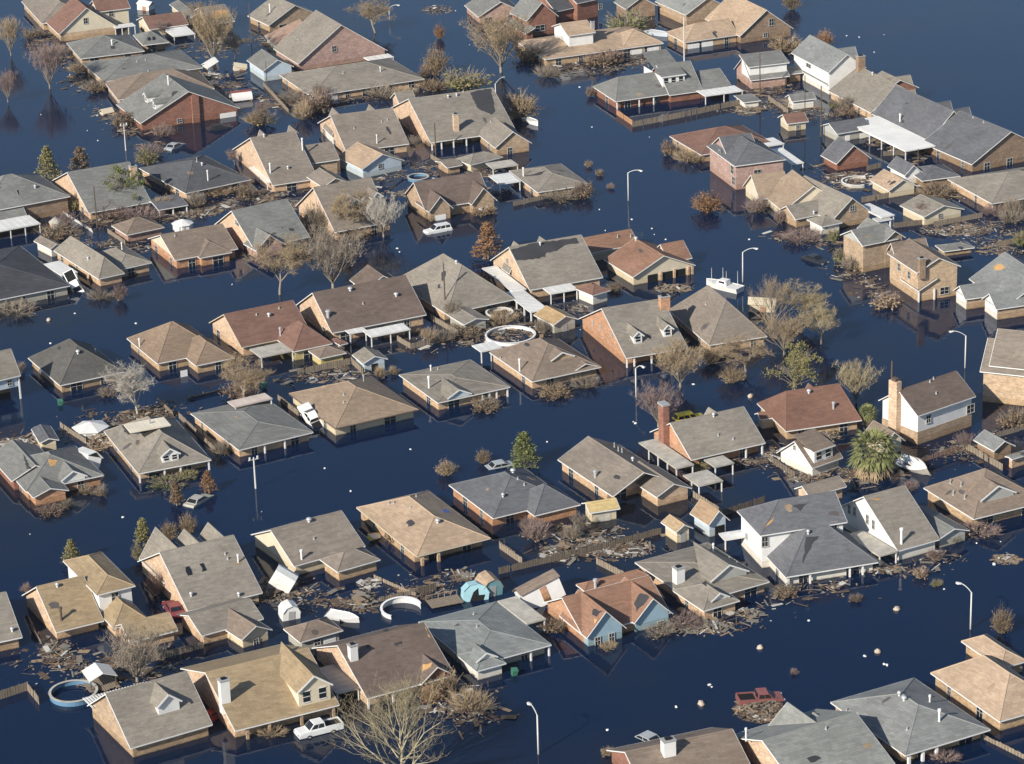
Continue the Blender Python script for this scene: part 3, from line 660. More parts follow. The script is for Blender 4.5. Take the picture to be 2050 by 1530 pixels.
h.block(q(24,1810,332), 17, q(24,1480,150), 1.7, ap=q(24,1892,92), roof='tgray', wall='peach', axis='u', ins=(.4,1.8,.4,.4)); h.posts([.02,.2])
# ---- second row
h = H('house', 'tan roofed house with small white left gable by brown bushes')
h.block(q(24,252,388), 11, q(24,110,262), 1.7, ap=q(24,478,195), kind='gab', axis='v', roof=(.33,.25,.18), wall='cream')
h.block(q(24,75,300), 6, q(24,0,195), 1.8, sl=.8, kind='gab', axis='u', roof=(.33,.25,.18), wall='cream', win=None)
h = H('house', 'gray brown house with white bay window and brown brick gable')
h.block(q(24,615,462), q(24,905,392), q(24,285,285), 1.8, ap=q(24,750,285), kind='gab', axis='v', roof='tgray', wall='buff', win=None); h.wpx('f', q(24,768,362), 1.0, 1.0)
h.block(q(24,345,450), 7, q(24,258,372), 1.75, ap=q(24,288,345), kind='gab', axis='u', roof='tgray', wall='buff', win=None); h.vents([q(24,482,405)])
h.block(q(24,540,505), q(24,690,470), 4.5, 1.75, kind='hip', sl=.45, roof='tgray', wall='white')
h.cover(q(24,985,430), q(24,1080,408), q(24,865,330), 1.9, posts=2)
h = H('house', 'two storey grey roofed house with grey sided left gable')
h.block(q(24,845,648), q(24,1105,590), q(24,688,562), 4.6, ap=q(24,760,525), kind='gab', axis='u', roof='gray', wall='buff', gab='gsiding', win=None)
h.block(q(24,1010,615), q(24,1160,580), 8, 4.6, sl=.7, kind='gab', axis='v', roof='gray', wall='buff', win=None)
h = H('house', 'two storey tan brick house with brown roof, chimney and porch')
h.block(q(24,1252,850), q(24,1572,795), q(24,1040,700), 4.8, ap=q(24,1420,732), kind='gab', axis='v', roof='brown', wall='tanbrick', win=None); h.chimney(q(24,1285,815), 1.7, 1.0, .8, wallm('brown')); h.stubs([q(24,1310,600)])
h.wpx('f', q(24,1455,975), 1.6, 1.2); h.wpx('l', q(24,1120,800), .9, 1.3); h.wpx('l', q(24,1195,860), .9, 1.3)
h.block(q(24,1085,720), 6, q(24,975,688), 4.85, ap=q(24,1055,615), kind='gab', axis='u', roof='brown', wall='tanbrick', win=None)
h.block(q(24,1262,985), 3.2, q(24,1085,900), 2.0, kind='shed', axis='v', sl=.5, roof='brown', wall='tanbrick', walls=False); h.posts([.05,.9]); 
h = H('house', 'low grey roofs almost drowned behind the two storey tan brick house')
h.block(q(24,1450,690), q(24,1690,665), q(24,1415,640), .9, sl=.3, roof='gray', wall='buff', win=None)
h = H('house', 'light grey roof with two gables facing the water, bare plywood patch')
h.block(q(24,1925,1095), 12, q(24,1640,893), 1.9, sl=.6, kind='gab', axis='v', roof='ggray', wall='buff', win=None)
h.block(q(24,1612,1048), 9, q(24,1495,985), 1.95, ap=q(24,1550,940), kind='gab', axis='u', roof='ggray', wall='buff', gab='white', win=None)
mb = MB(); h._plate(mb, 'l', (h.rect[1]+h.rect[3])/2, -.6, 2.05, h.rect[3]-h.rect[1]-.02, .003, .03); mb.build('siding_panel', wallm('white'), h.root)
h.block(q(24,1842,1122), 9, q(24,1695,1050), 2.0, ap=q(24,1755,998), kind='gab', axis='u', roof='ggray', wall='buff', gab='white', win=None)
mb = MB(); h._plate(mb, 'l', (h.rect[1]+h.rect[3])/2, -.6, 2.1, h.rect[3]-h.rect[1]-.02, .003, .03); mb.build('siding_panel', wallm('white'), h.root)
h.patch([q(24,1815,800),q(24,1870,775),q(24,1915,800),q(24,1880,825),q(24,1830,825)], M_DECK, 'bare_plywood'); h.patch([q(24,1650,780),q(24,1760,738),q(24,1765,755),q(24,1690,785)], M_FELT)
h = H('garage', 'garage with gray brown roof and pinkish white front gable', 'garage')
h.block(q(24,1302,432), q(24,1600,370), q(24,1130,345), 1.8, ap=q(24,1440,340), kind='gab', axis='v', roof='tgray', wall='cream', win=None); h.wpx('f', q(24,1422,418), .8, .8)

h = H('house', 'grey hip roofed brick house with white flat patio cover, at left border')
h.block(q(21,-150,415), q(21,520,272), q(21,-330,235), 3.0, ap=q(21,50,118), roof='gray', wall='brown', axis='u', win=None); h.vents([q(21,270,218)])
h.block(q(21,-200,505), q(21,210,432), 9, 1.75, ap=q(21,-100,300), kind='gab', axis='u', roof='gray', wall='brown', win=None)
h.cover(q(21,-150,575), q(21,303,482), q(21,-180,500), 1.7, posts=5)
h = H('house', 'big plain grey gable roof behind the green pine')
h.block(q(21,680,412), q(21,1150,320), q(21,415,165), 1.6, ap=q(21,487,95), kind='gab', axis='u', roof='gray', wall='peach'); h.chimney(q(21,1025,150), 2.4, 1.2, .9, wallm('peach'))
h = H('house', 'dark charcoal hip roof with tall white pipe and notched front')
h.block(q(21,1422,262), q(21,1890,138), q(21,1128,55), 1.6, ap=q(11,1555,1228), roof='dgray', wall='peach', axis='u'); h.pipe(q(21,1593,160), 1.7, .12); h.vents([q(11,1548,1268)]); h.stubs([q(11,1508,1240)], .8); h.garage('f', .15, 3)
h = H('garage', 'small tan hip roofed garage with pinkish side wall', 'garage')
h.block(q(21,970,582), q(21,1260,522), q(21,852,510), 1.6, ap=q(21,1060,445), roof='brown', wall='pink', win=None)
h = H('house', 'brown roofed house with cream left gable and triangular front peak')
h.block(q(21,1340,775), q(21,1830,692), q(21,1112,612), 1.8, ap=q(21,1225,575), kind='gab', axis='u', roof='brown', wall='orange', gab='cream')
h.block(q(21,1530,758), q(21,1772,708), 7.5, 1.7, kind='hip', sl=.55, roof='brown', wall='orange'); h.stubs([q(21,1340,585)])
h = H('house', 'gray brown hip roof with white carport panel beside it')
h.block(q(21,755,918), q(21,955,874), q(21,410,700), 1.6, ap=q(21,735,700), roof='tgray', wall='peach')
h.block(q(21,900,850), q(21,1165,793), 10, 1.65, kind='hip', sl=.4, roof='tgray', wall='peach'); h.pipe(q(21,935,690), 1.1, .1); h.vents([q(21,675,770)])
h.cover(q(21,470,885), q(21,580,850), q(21,370,790), 1.6, posts=2)
h = H('house', 'very dark hip roof with white edge at the left border')
h.block(q(21,-200,1115), q(21,522,957), q(21,-520,790), 1.7, ap=q(21,95,800), roof='char', wall='gsiding', axis='u')
h = H('shed', 'brown roofed shed with bright white side, beside very dark roof', 'shed')
h.block(q(21,385,690), q(21,480,660), q(21,245,630), 1.7, sl=.5, roof='gbrown', wall='white', win=None, kind='gab', axis='v')
h = H('house', 'blue grey gable roof with peach left gable and low front wing')
h.block(q(21,1945,688), q(22,420,572), q(21,1702,495), 1.7, ap=q(21,1797,390), kind='gab', axis='u', roof='gray', wall='peach')
h.block(q(22,48,702), q(22,200,612), q(22,-10,640), 1.75, sl=.8, kind='gab', axis='v', roof='gray', wall='pink', win=None)
h.wpx('l', q(21,1812,480), .7, .9)
h = H('house', 'brown gabled house with two white dormers behind bare trees')
h.block(q(22,652,560), q(22,1085,470), q(22,372,355), 1.7, ap=q(22,490,213), kind='gab', axis='u', roof='gbrown', wall='peach'); h.dormer(q(22,785,400), 1.6, 1.5, .8); h.dormer(q(22,945,350), 1.6, 1.5, .8); h.vents([q(22,610,130)])
h.block(q(22,560,215), 5, 7, 2.0, kind='gab', axis='v', sl=.5, roof='gbrown', wall='peach', win=None)
h = H('house', 'maroon brown roof with two matching brick front gables')
h.block(q(22,1360,402), q(22,1870,318), q(22,1175,275), 2.0, ap=q(22,1252,173), kind='gab', axis='u', roof='dbrown', wall='buff', win=None, back=1.0)
h.block(q(22,1372,405), q(22,1555,372), 6, 2.0, ap=q(22,1447,280), kind='gab', axis='v', roof='dbrown', wall='buff', win=None); h.garage('f', .5, 2)
h.block(q(22,1698,348), q(22,1890,312), 6, 2.0, ap=q(22,1782,215), kind='gab', axis='v', roof='dbrown', wall='buff', win=None); h.garage('f', .5, 1.8)
h = H('house', 'big tan brown hip roof with mossy stain and leaning pole')
h.block(q(22,1505,1185), q(22,2030,1072), q(22,1105,928), 1.7, ap=q(22,1500,805), roof='tgray', wall='peach', ins=(.4,1.5,.4,.4)); h.vents([q(22,1582,797), q(22,1690,795)])
h.patch([q(22,1440,960),q(22,1460,950),q(22,1465,985),q(22,1440,985)]); h.patch([q(22,1470,860),q(22,1500,850),q(22,1495,920),q(22,1475,930)])
h = H('shed', 'grey roofed shed with grey front gable by the round pool', 'shed')
h.block(q(22,1640,1268), q(22,1828,1222), q(22,1515,1185), 1.7, ap=q(22,1740,1213), kind='gab', axis='v', roof='tgray', wall='gsiding', win=None)
h = H('house', 'maroon brown gable roof with long white patio cover on posts')
h.block(q(22,630,1332), q(22,1350,1190), q(22,360,1115), 1.8, ap=q(22,475,1018), kind='gab', axis='u', roof='dbrown', wall='peach'); h.vents([q(22,770,1003), q(22,1122,1045)], .35); h.pipe(q(22,600,1205), .9, .25, M_METAL); h.stubs([q(22,868,1105)])
h.block(q(22,880,1010), 6.5, 6, 2.4, kind='gab', axis='v', sl=.6, roof='dbrown', wall='white', win=None)
h.cover(q(22,928,1355), q(22,1212,1282), q(22,860,1310), 1.7, posts=3); h.cover(q(22,765,1330), q(22,890,1300), 2.4, 1.7, posts=2)
h = H('house', 'maroon hip and gable roof with bluish patio cover, by yellow shed')
h.block(q(21,1850,1442), q(22,470,1330), q(21,1602,1252), 1.8, ap=q(21,1705,1183), kind='gab', axis='u', roof='maroon', wall='peach', trim='cream')
h.block(q(22,335,1475), q(22,608,1392), 8, 1.75, ap=q(22,330,1255), roof='maroon', wall='yellow'); h.vents([q(22,148,1200)], .3); h.pipe(q(22,235,1345), 1.1, .14, M_METAL); h.stubs([q(22,225,1140), q(22,52,1190)])
h.cover(q(22,85,1512), q(22,335,1460), q(22,0,1448), 1.7, M_GSHEET, posts=2)
h = H('shed', 'small yellow shed with brown hip roof', 'shed')
h.block(q(32,535,152), q(32,738,105), q(32,455,90), 1.6, sl=.45, roof='brown', wall='yellow', win=None)
h = H('shed', 'pale blue shed with grey roof and dark open door', 'shed')
h.block(q(32,866,190), q(32,1062,157), q(32,772,125), 1.7, ap=q(32,955,125), kind='gab', axis='v', roof='tgray', wall='lblue', win=None); h.door('f', (h.rect[0]+h.rect[2])/2, 1.0, 1.1, M_BLACK)
h = H('house', 'grey gable roof with torn dark half and small patio cover')
h.block(q(23,232,1003), q(23,792,905), q(22,1840,775), 1.7, ap=q(23,65,668), kind='gab', axis='u', roof='tgray', wall='peach', win=None)
h.patch([q(23,85,690),q(23,250,640),q(23,590,600),q(23,610,640),q(23,500,655),q(23,440,700),q(23,360,710),q(23,350,745),q(23,200,770),q(23,130,770)], M_FELT); h.vents([q(23,312,655)])
h.wpx('l', q(23,62,775), .7, .9); h.cover(q(23,390,1025), q(23,572,968), q(23,312,985), 1.8, posts=3)
h.rear(q(23,108,625), None, 4.5); h.rear(q(23,305,588), None, 4)
h = H('house', 'orange brown roof with wide cream front gable over open porch')
h.block(q(23,1020,905), q(23,1505,815), q(23,790,770), 1.7, ap=q(23,1245,733), kind='gab', axis='v', roof='rust', wall='cream', win=None, ins=(.4,.5,.4,.4))
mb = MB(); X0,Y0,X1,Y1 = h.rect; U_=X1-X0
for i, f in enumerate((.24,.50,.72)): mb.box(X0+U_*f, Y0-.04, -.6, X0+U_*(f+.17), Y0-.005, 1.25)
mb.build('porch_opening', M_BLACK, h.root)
for f in (.46,.69,.93,1.0):
    mb = MB(); mb.box(X0+U_*f-.18, Y0-.3, -.6, X0+U_*f+.18, Y0-.06, 1.5); mb.build('porch_column', wallm('peach'), h.root)
h.block(q(23,690,720), 9, q(23,625,635), 1.8, kind='gab', axis='u', sl=.6, roof='rust', wall='cream', win=None)
h.block(q(23,1300,790), q(23,1410,718), 6, 1.8, kind='gab', axis='u', sl=.7, roof='rust', wall='cream', win=None)
h.vents([q(23,1045,617)], .3); h.stubs([q(23,1005,590), q(23,905,595)], .5)
h = H('shed', 'white shed with brownish red roof beside small patio cover', 'shed')
h.block(q(23,712,1045), q(23,815,990), q(23,545,1000), 1.9, ap=q(23,690,960), kind='hip', roof='maroon', wall='white', win=None)
h = H('carport', 'long white walkway roof on thin posts between two houses', 'walkway')
h.block(q(23,237,1172), q(23,350,1130), q(23,95,1010), 1.7, kind='flat', roof=(.74,.73,.69), walls=False, win=None); h.posts([.05,.95]); h.posts([.3,.6,.9], face='l')
h.cover(q(23,95,1005), 2.4, q(22,1740,835), 1.75, posts=2)
h = H('shed', 'little shed with orange stained roof and pale greenish gable', 'shed')
h.block(q(23,412,1272), q(23,592,1218), q(23,282,1188), 1.7, ap=q(23,490,1195), kind='gab', axis='v', roof=(.40,.28,.15), wall='gsiding', win=None); h.door('f', (h.rect[0]+h.rect[2])/2, .9, 1.1, M_GRAYT)
h = H('house', 'brick gable house with two white dormers and brick chimney')
h.block(q(23,970,1525), q(33,1440,68), q(23,612,1220), 1.7, ap=q(23,765,1138), kind='gab', axis='u', roof='tgray', wall='orange', win=None, ins=(.4,1.6,.4,.4)); h.posts([.02,.14,.42,.7])
h.dormer(q(23,1030,1412), 1.3, 1.3, .9); h.dormer(q(23,1258,1360), 1.3, 1.3, .9); h.chimney(q(23,1262,1130), 1.7, 1.5, 1.0, wallm('orange'))
for p in ((718,1250),(775,1280),(862,1340)): h.wpx('l', q(23,*p), .45, .6)
h = H('house', 'plain gray brown hip roof shaded by the brick gable house')
h.block(q(23,1605,1425), q(23,2035,1345), q(23,1330,1150), 1.6, ap=q(23,1645,1075), roof='gbrown', wall='peach'); h.stubs([q(23,1580,1110)])
# ---- third row
h = H('house', 'pale blue two storey house on stilts at the left border')
h.block(q(31,-330,395), q(31,148,272), q(31,-420,300), 3.6, ap=q(31,-60,90), roof='tgray', wall='lblue', kind='gab', axis='u', zb=2.0, win=None, ins=(.4,.4,.4,.4)); h.wpx('f', q(31,72,330), .8, .9); h.posts([.985,.6,.3], .35)
h.block(q(31,-330,420), 9, 5, 2.0, kind='flat', roof='gray', wall='brown', win=None, oh=.6)
h = H('house', 'dark grey hip roof alone at street edge, near bare white tree')
h.block(q(31,460,357), q(31,960,258), q(31,195,150), 1.5, ap=q(31,580,45), roof=(.105,.10,.092), wall='buff'); h.vents([q(31,598,108)], .3); h.stubs([q(31,730,95), q(31,700,20)], .5)
h = H('house', 'tan brown double hip roof with yellowish brick walls')
h.block(q(31,1205,190), q(31,1700,92), q(21,960,1375), 1.6, ap=q(21,1330,1240), roof=(.26,.19,.135), wall='tanbrick', axis='u'); h.pipe(q(21,1070,1430), 1.1, .12)
h.block(q(31,1500,206), q(31,1768,122), 9, 1.55, ap=q(21,1478,1388), roof=(.26,.19,.135), wall='tanbrick'); h.door('f', h.rect[0]-2.2, 1.1)
h = H('house', 'grey hip roof with one arched white dormer over the porch')
h.block(q(31,1060,1032), q(31,1605,912), q(31,835,700), 1.6, ap=q(31,1165,712), roof='tgray', wall='tanbrick', ins=(.4,1.4,.4,.4)); h.posts([.02,.36,.58,.97]); h.dormer(q(31,1245,945), 2.3, 1.1, .7, wall='white')
h.patch([q(31,925,660),q(31,990,655),q(31,1080,700),q(31,1150,700),q(31,1100,715),q(31,980,730)], M_FELT); h.pipe(q(31,1150,690), 1.2, .1, M_GRAYT)
h.cover(q(31,1000,708), q(31,1320,668), 3.2, 5.0, mat('pale_flat_roofing', (.72,.65,.52), .8, big=.1), posts=0)
h = H('house', 'grey hip roof with pale weathered strip along its back edge')
h.block(q(31,1830,852), q(32,475,706), q(31,1485,565), 1.6, ap=q(31,1935,630), roof='gray', wall='peach', ins=(.4,.8,.4,.4)); h.posts([.35,.62])
h.cover(q(31,1800,515), q(32,230,490), 2.5, 2.5, mat('pinkish_gravel_roofing', (.58,.50,.44), .9, big=.15, fine=.1), posts=2)
h = H('house', 'storm damaged grey roof with splintered ridge and white front gable trim')
h.block(q(31,255,1217), q(31,532,1163), q(31,140,1105), 1.6, ap=q(31,385,1137), kind='gab', axis='v', roof='gray', wall='orange')
h.block(q(31,200,1170), q(31,805,1055), q(31,-60,950), 1.6, ap=q(31,330,880), roof='gray', wall='orange')
h.block(q(31,90,1090), 7, q(31,-130,900), 1.7, kind='gab', axis='v', sl=.45, roof='gray', wall='red', win=None)
h.patch([q(31,330,940),q(31,370,912),q(31,440,925),q(31,425,960),q(31,385,975)], M_DECK, 'bare_plywood'); h.patch([q(31,180,880),q(31,240,850),q(31,300,870),q(31,250,1010),q(31,215,1010)], M_FELT)
h.dormer(q(31,478,1100), 3.2, .5, .6, win=False)
h = H('shed', 'dark roofed shed with white front gable by the lumber heap', 'shed')
h.block(q(31,305,797), q(31,452,772), q(31,242,690), 1.7, ap=q(31,377,755), kind='gab', axis='v', roof='bgray', wall='cream', win=None)
h = H('house', 'tan brown hip roof with white truck leaning on its corner')
h.block(q(32,655,687), q(32,1290,540), q(32,305,418), 1.6, ap=q(32,795,362), roof=(.30,.225,.16), wall='cream', trim='brown', ins=(.4,.9,.4,.4)); h.pipe(q(32,600,345), 1.2); h.pipe(q(32,873,320), .8, .1, M_GRAYT); h.stubs([q(32,720,425), q(32,720,485)])
h = H('house', 'gray brown hip roof with white trimmed front gable and porch posts')
h.block(q(32,1440,490), q(32,1995,368), q(32,1143,275), 1.6, ap=q(32,1550,300), roof='tgray', wall='peach', ins=(.4,.7,.4,.4)); h.posts([.62,.72,.82,.97]); h.pipe(q(32,1373,370), 1.6); h.pipe(q(32,1387,240), .7, .1); h.stubs([q(32,1440,228)])
h.dormer(q(32,1520,462), 3.4, .35, .5, wall='lblue', win=False)
h = H('house', 'brown hip roof with two shallow front peaks beside brick gable house')
h.block(q(33,250,328), q(33,775,212), q(33,-70,100), 1.6, ap=q(33,290,30), roof='brown', wall='peach', ins=(.4,.8,.4,.4)); h.pipe(q(33,155,240), 1.7, .13); h.stubs([q(33,8,145)])
h.dormer(q(33,400,170), 3.4, .3, .5, wall='buff', win=False); h.block(q(33,560,255), q(33,770,212), 5, 1.6, kind='gab', axis='v', sl=.4, roof='brown', wall='buff')
h.cover(q(22,1770,1468), q(33,50,80), 3.0, 1.9, posts=3)
h = H('house', 'brown ridge roofed house with bluish metal porch roof, two front gables')
h.block(q(33,868,1207), q(33,1352,1090), q(33,437,927), 1.7, ap=q(33,1110,1015), kind='gab', axis='v', roof='gbrown', wall='peach', ins=(.4,2.2,.4,.4)); h.pipe(q(33,733,1055), .8, .18, M_METAL); h.vents([q(33,1020,930)]); h.stubs([q(33,910,855), q(33,938,865), q(33,880,825)], .7)
h.patch([q(33,925,1170),q(33,1108,1018),q(33,1118,1035),q(33,1000,1150)], M_METAL, 'metal_sheet')
h.block(q(33,1203,1212), q(33,1468,1140), 9, 1.72, ap=q(33,1330,1103), kind='gab', axis='v', roof='gbrown', wall='peach', win=None)
h.vents([q(33,802,765)], .35)
h = H('house', 'grey gable with tall brick chimney and broad flat patio covers')
h.block(q(33,1468,927), q(33,2035,797), 11.5, 1.8, ap=q(33,1365,638), kind='gab', axis='u', roof='tgray', wall='orange', ins=(.4,1.2,.4,.4)); h.posts([.97,.75])
mb = MB(); X0,Y0,X1,Y1 = h.rect; yc=(Y0+Y1)/2+1.2; mb.box(X0-.95, yc-.7, -.6, X0-.02, yc+.7, 7.2); mb.box(X0-1.05, yc-.8, 7.2, X0+.08, yc+.8, 7.45, 1); mb.build('chimney', [wallm('red'), M_GRAYT], h.root)
h.cover(q(33,1352,985), q(33,1475,945), q(33,1045,792), 1.7, M_GSHEET, posts=2, lposts=3); h.cover(q(33,1650,975), q(33,1790,938), q(33,1560,920), 1.75, M_GSHEET, posts=2); h.cover(q(33,1525,1120), q(33,1700,1070), q(33,1395,1040), 1.65, M_GSHEET, posts=2, lposts=1); h.vents([q(33,1640,592)]); h.stubs([q(33,1675,735), q(33,1790,765)])
h.rear(q(33,1600,520), None, 4)
h = H('house', 'deep red brown roof with dormer bumps below the green tree')
h.block(q(34,275,690), q(34,842,608), 11, 1.7, ap=q(34,235,385), kind='hipg', a=(2.2,1.2), axis='u', roof=(.20,.11,.08), wall='tanbrick', ins=(.4,.7,.4,.4)); h.vents([q(34,445,400)], .3); h.pipe(q(34,628,515), .8, .15, M_METAL); h.pipe(q(34,540,655), 1.6, .12, M_GRAYT)
h.block(q(34,85,602), 7, q(34,20,562), 1.75, sl=.5, kind='gab', axis='u', roof=(.23,.13,.09), wall='cream', win=None)
h.rear(q(34,440,325), None, 3.5)
h = H('house', 'two storey house with white siding, brown roof and tan chimney')
h.block(q(34,1258,577), q(34,1757,455), q(34,870,490), 4.4, ap=q(34,1060,378), kind='gab', axis='u', roof='dbrown', wall='white', band=(1.9, 'buff'), win=None)
h.wpx('f', q(34,1335,592), .9, 1.2); h.wpx('f', q(34,1648,515), 1.5, 1.3)
h.stubs([q(34,1348,318), q(34,1375,295), q(34,1395,405)])
mb = MB(); X0,Y0,X1,Y1 = h.rect; yc=(Y0+Y1)/2+.6; mb.box(X0-.9, yc-.8, -.6, X0-.02, yc+.8, 8.4); mb.box(X0-.8, yc-.45, 8.4, X0-.15, yc+.45, 8.8, 1); mb.build('chimney', [wallm('peach'), M_WOODP], h.root)
h = H('house', 'small white house with brown roof and windowed shed dormer')
h.block(q(34,470,965), q(34,690,882), q(34,212,845), 1.6, ap=q(34,337,757), kind='gab', axis='u', roof='brown', wall='white', win=None); h.dormer(q(34,485,925), 3.3, 1.7, .8, kind='shed'); h.wpx('l', q(34,340,805), .5, .7)
h = H('shed', 'brown roofed cream gable shed beside the large palm', 'shed')
h.block(q(34,1000,800), 3.6, 5.0, 1.8, az=27, sl=.9, kind='gab', axis='v', roof='brown', wall='cream', win=None)
h = H('house', 'tall tan brick house with stepped brown roof at the right border')
h.block(q(34,1722,243), 22, 9, 4.6, az=-22, sl=.75, kind='gab', axis='u', roof='gbrown', wall='tanbrick', win=None); h.block(q(34,1790,200), 20, 10, 5.4, kind='gab', axis='u', sl=.75, roof='gbrown', wall='tanbrick', win=None)
h = H('shed', 'small grey roofed shed with brick front and cream side', 'shed')
h.block(q(34,1825,838), q(34,1980,795), q(34,1680,752), 1.8, ap=q(34,1893,755), kind='gab', axis='v', roof='ggray', wall='brown', win=None)
h = H('house', 'low tan walled building with white roof edge at the right border')
h.block(q(34,1960,900), q(34,2150,860), q(34,1880,885), 1.7, sl=.2, kind='gab', axis='u', roof='lgray', wall='peach', win=None)
h = H('house', 'reddish brown hip roof with white trimmed peak, near leaning boat')
h.block(q(34,1675,1345), q(34,2230,1215), q(34,1290,1115), 1.7, ap=q(34,1765,965), roof='brown', wall='tanbrick', ins=(.4,.9,.4,.4)); h.stubs([q(34,1500,1075), q(34,1580,1095), q(34,1522,1160), q(34,1608,1190)], .7); h.dormer(q(34,1730,1220), 5.0, .5, .55, wall='gsiding', win=False)
h = H('house', 'gray brown roof with long white left wall and lean-to porch')
h.block(q(44,1110,242), q(44,1420,155), 15, 1.7, ap=q(34,790,1170), kind='gab', axis='u', roof='tgray', wall='white', win=None); h.pipe(q(44,1135,180), 1.9, .17)
for p in ((750,1265),(790,1280),(885,1340),(930,1380)): h.wpx('l', q(34,*p), .6, 1.3)
h.cover(q(44,972,272), q(44,1112,238), q(44,733,108), 1.7, M_GSHEET, posts=2, lposts=3)
h.block(q(44,1420,150), q(44,1570,45), 9, 1.6, sl=.35, kind='gab', axis='v', roof='gray', wall='gsiding', win=None); h.patch([q(34,900,1190),q(34,990,1180),q(34,960,1200)], M_DECK, 'bare_plywood')
h = H('house', 'low brown roof with peach left gable behind the dark roofed white house')
h.block(q(34,450,1180), q(34,760,1120), q(34,290,1130), 1.8, ap=q(34,385,1092), kind='gab', axis='u', roof='gbrown', wall='peach', win=None)
h = H('house', 'two storey white house with dark grey roof above a lower hip roof')
h.block(q(44,82,128), q(44,700,-5), q(34,0,1270), 4.6, ap=q(34,310,1195), roof='bgray', wall='white', kind='hipg', axis='u', win=None); h.wpx('f', q(44,115,165), .9, 1.4); h.wpx('f', q(44,632,40), .9, 1.0); h.wpx('l', q(43,1895,128), .6, .8)
h.patch([q(34,130,1320),q(34,185,1310),q(34,180,1350),q(34,110,1420)], M_DECK, 'bare_plywood'); h.patch([q(34,320,1240),q(34,440,1220),q(34,380,1280)], M_FELT)
h.block(q(44,272,437), q(44,905,268), 9.5, 1.6, ap=q(44,405,68), roof='bgray', wall='white', ins=(.4,.8,.4,.4)); h.posts([.02,.27,.7,.84]); h.patch([q(44,340,170),q(44,420,130),q(44,520,125),q(44,430,260),q(44,400,330),q(44,300,340)], M_FELT); h.vents([q(44,440,110)])
h.cover(q(43,1725,155), 5, q(43,1680,105), 1.8, posts=2)
# ---- front row
h = H('house', 'tan roofed house with white upper tower and small rear wing')
h.block(q(41,430,872), q(41,795,782), q(41,168,587), 1.6, ap=q(41,290,515), kind='gab', axis='u', roof='khaki', wall='peach', win=None, ins=(.4,1.0,.4,.4)); h.pipe(q(41,470,770), 1.5, .16, M_WOODP); h.vents([q(41,440,520)])
h.block(q(41,740,587), q(41,1042,520), q(41,475,325), 4.3, ap=q(41,822,425), roof='khaki', wall='white', win=None); h.wpx('f', q(41,880,590), 1.0, 1.2)
h.block(q(41,870,838), q(41,1115,748), 9, 1.65, ap=q(41,885,640), roof='khaki', wall='peach', win=None)
h.block(q(41,995,948), q(41,1432,925), q(41,868,825), 1.5, ap=q(41,935,800), kind='gab', axis='u', roof='khaki', wall='peach', win=None)
h = H('house', 'large grey roof with two skylights and three pointed rear gables')
h.block(q(41,1440,708), q(42,90,560), q(41,1072,322), 1.7, ap=q(41,1230,253), kind='gab', axis='u', roof='tgray', wall='peach', win=None)
h.patch([q(41,1420,370),q(41,1445,362),q(41,1470,425),q(41,1440,432)], M_GLASS, 'skylight', .1); h.patch([q(41,1527,345),q(41,1555,337),q(41,1580,392),q(41,1550,402)], M_GLASS, 'skylight', .1); h.pipe(q(41,1825,330), .9, .1); h.vents([q(41,1465,590), q(41,1830,590)]); h.stubs([q(41,1725,268), q(41,1745,305)])
h.block(q(41,1790,600), q(42,30,570), 7, 1.75, sl=.5, roof='tgray', wall='peach', win=None)
h.rear(q(41,1190,60), 5.6, 5.0, 1.75); h.rear(q(41,1410,75), 5.4, 2.6, 3.9); h.rear(q(41,1592,25), 5.5, 2.8, 3.7)
h = H('garage', 'grey roofed garage with peach gable, in front of the skylight roof', 'garage')
h.block(q(41,1545,897), q(41,2018,765), 7, 1.6, ap=q(41,1440,735), kind='gab', axis='u', roof='tgray', wall='peach', win=None)
h = H('shed', 'collapsed shed with sagging brown roof and cream window wall', 'shed')
h.block(q(41,1850,930), q(42,148,835), 6.5, 1.5, sl=.55, kind='gab', axis='v', roof='brown', wall='cream', win=None); h.wpx('f', q(41,1960,945), .8, 1.1)
h = H('house', 'grey roof cut off by the left border, lower street')
h.block(q(41,-480,1045), q(41,170,908), 13, 1.6, sl=.5, kind='gab', axis='u', roof='tgray', wall='buff', win=None); h.vents([q(41,95,860)])
h = H('house', 'tan roof with white chimney and big white two window dormer')
h.block(q('e',545,832), q('e',1320,598), q('e',195,330), 1.7, ap=q('e',322,372), kind='gab', axis='u', roof='khaki', wall='peach', win=None, ins=(.4,1.3,.4,.4)); h.posts([.12,.33,.64,.95], w=.3, m=wallm('buff'))
h.dormer(q('e',1040,640), 3.9, 2.0, .75, wall='cream'); h.chimney(q('e',465,590), 2.6, 1.1, .9, M_WHITE)
h.cover(q('e',1330,535), q('e',1455,440), 7, 1.6, M_GRAYT, posts=2)
h = H('house', 'brown gable roof with white chimney and peeled corner, front street')
h.block(q(42,900,1378), q(42,1562,1190), q(42,492,985), 1.6, ap=q(42,690,963), kind='gab', axis='u', roof='dbrown', wall='peach', win=None, ins=(.4,1.0,.4,.4)); h.posts([.02,.3]); h.chimney(q(42,792,1065), 1.7, .95, .8, M_WHITE)
h.block(q(42,1312,1270), q(42,1568,1192), 7, 1.65, ap=q(42,1410,1128), kind='gab', axis='v', roof='dbrown', wall='red', win=None)
h.patch([q(42,1325,1110),q(42,1400,1095),q(42,1385,1130),q(42,1320,1165)], M_DECK, 'bare_plywood'); h.patch([q(42,1340,810),q(42,1360,830),q(42,1385,905),q(42,1365,895)], M_DECK, 'bare_plywood')
for p in ((905,972),(1120,955),(1150,945),(1040,850)): h.patch([q(42,p[0]-16,p[1]-8),q(42,p[0]+14,p[1]-12),q(42,p[0]+18,p[1]+8),q(42,p[0]-10,p[1]+12)], M_FELT)
h = H('house', 'small brown hip roof with white walls behind the dormered tan roof')
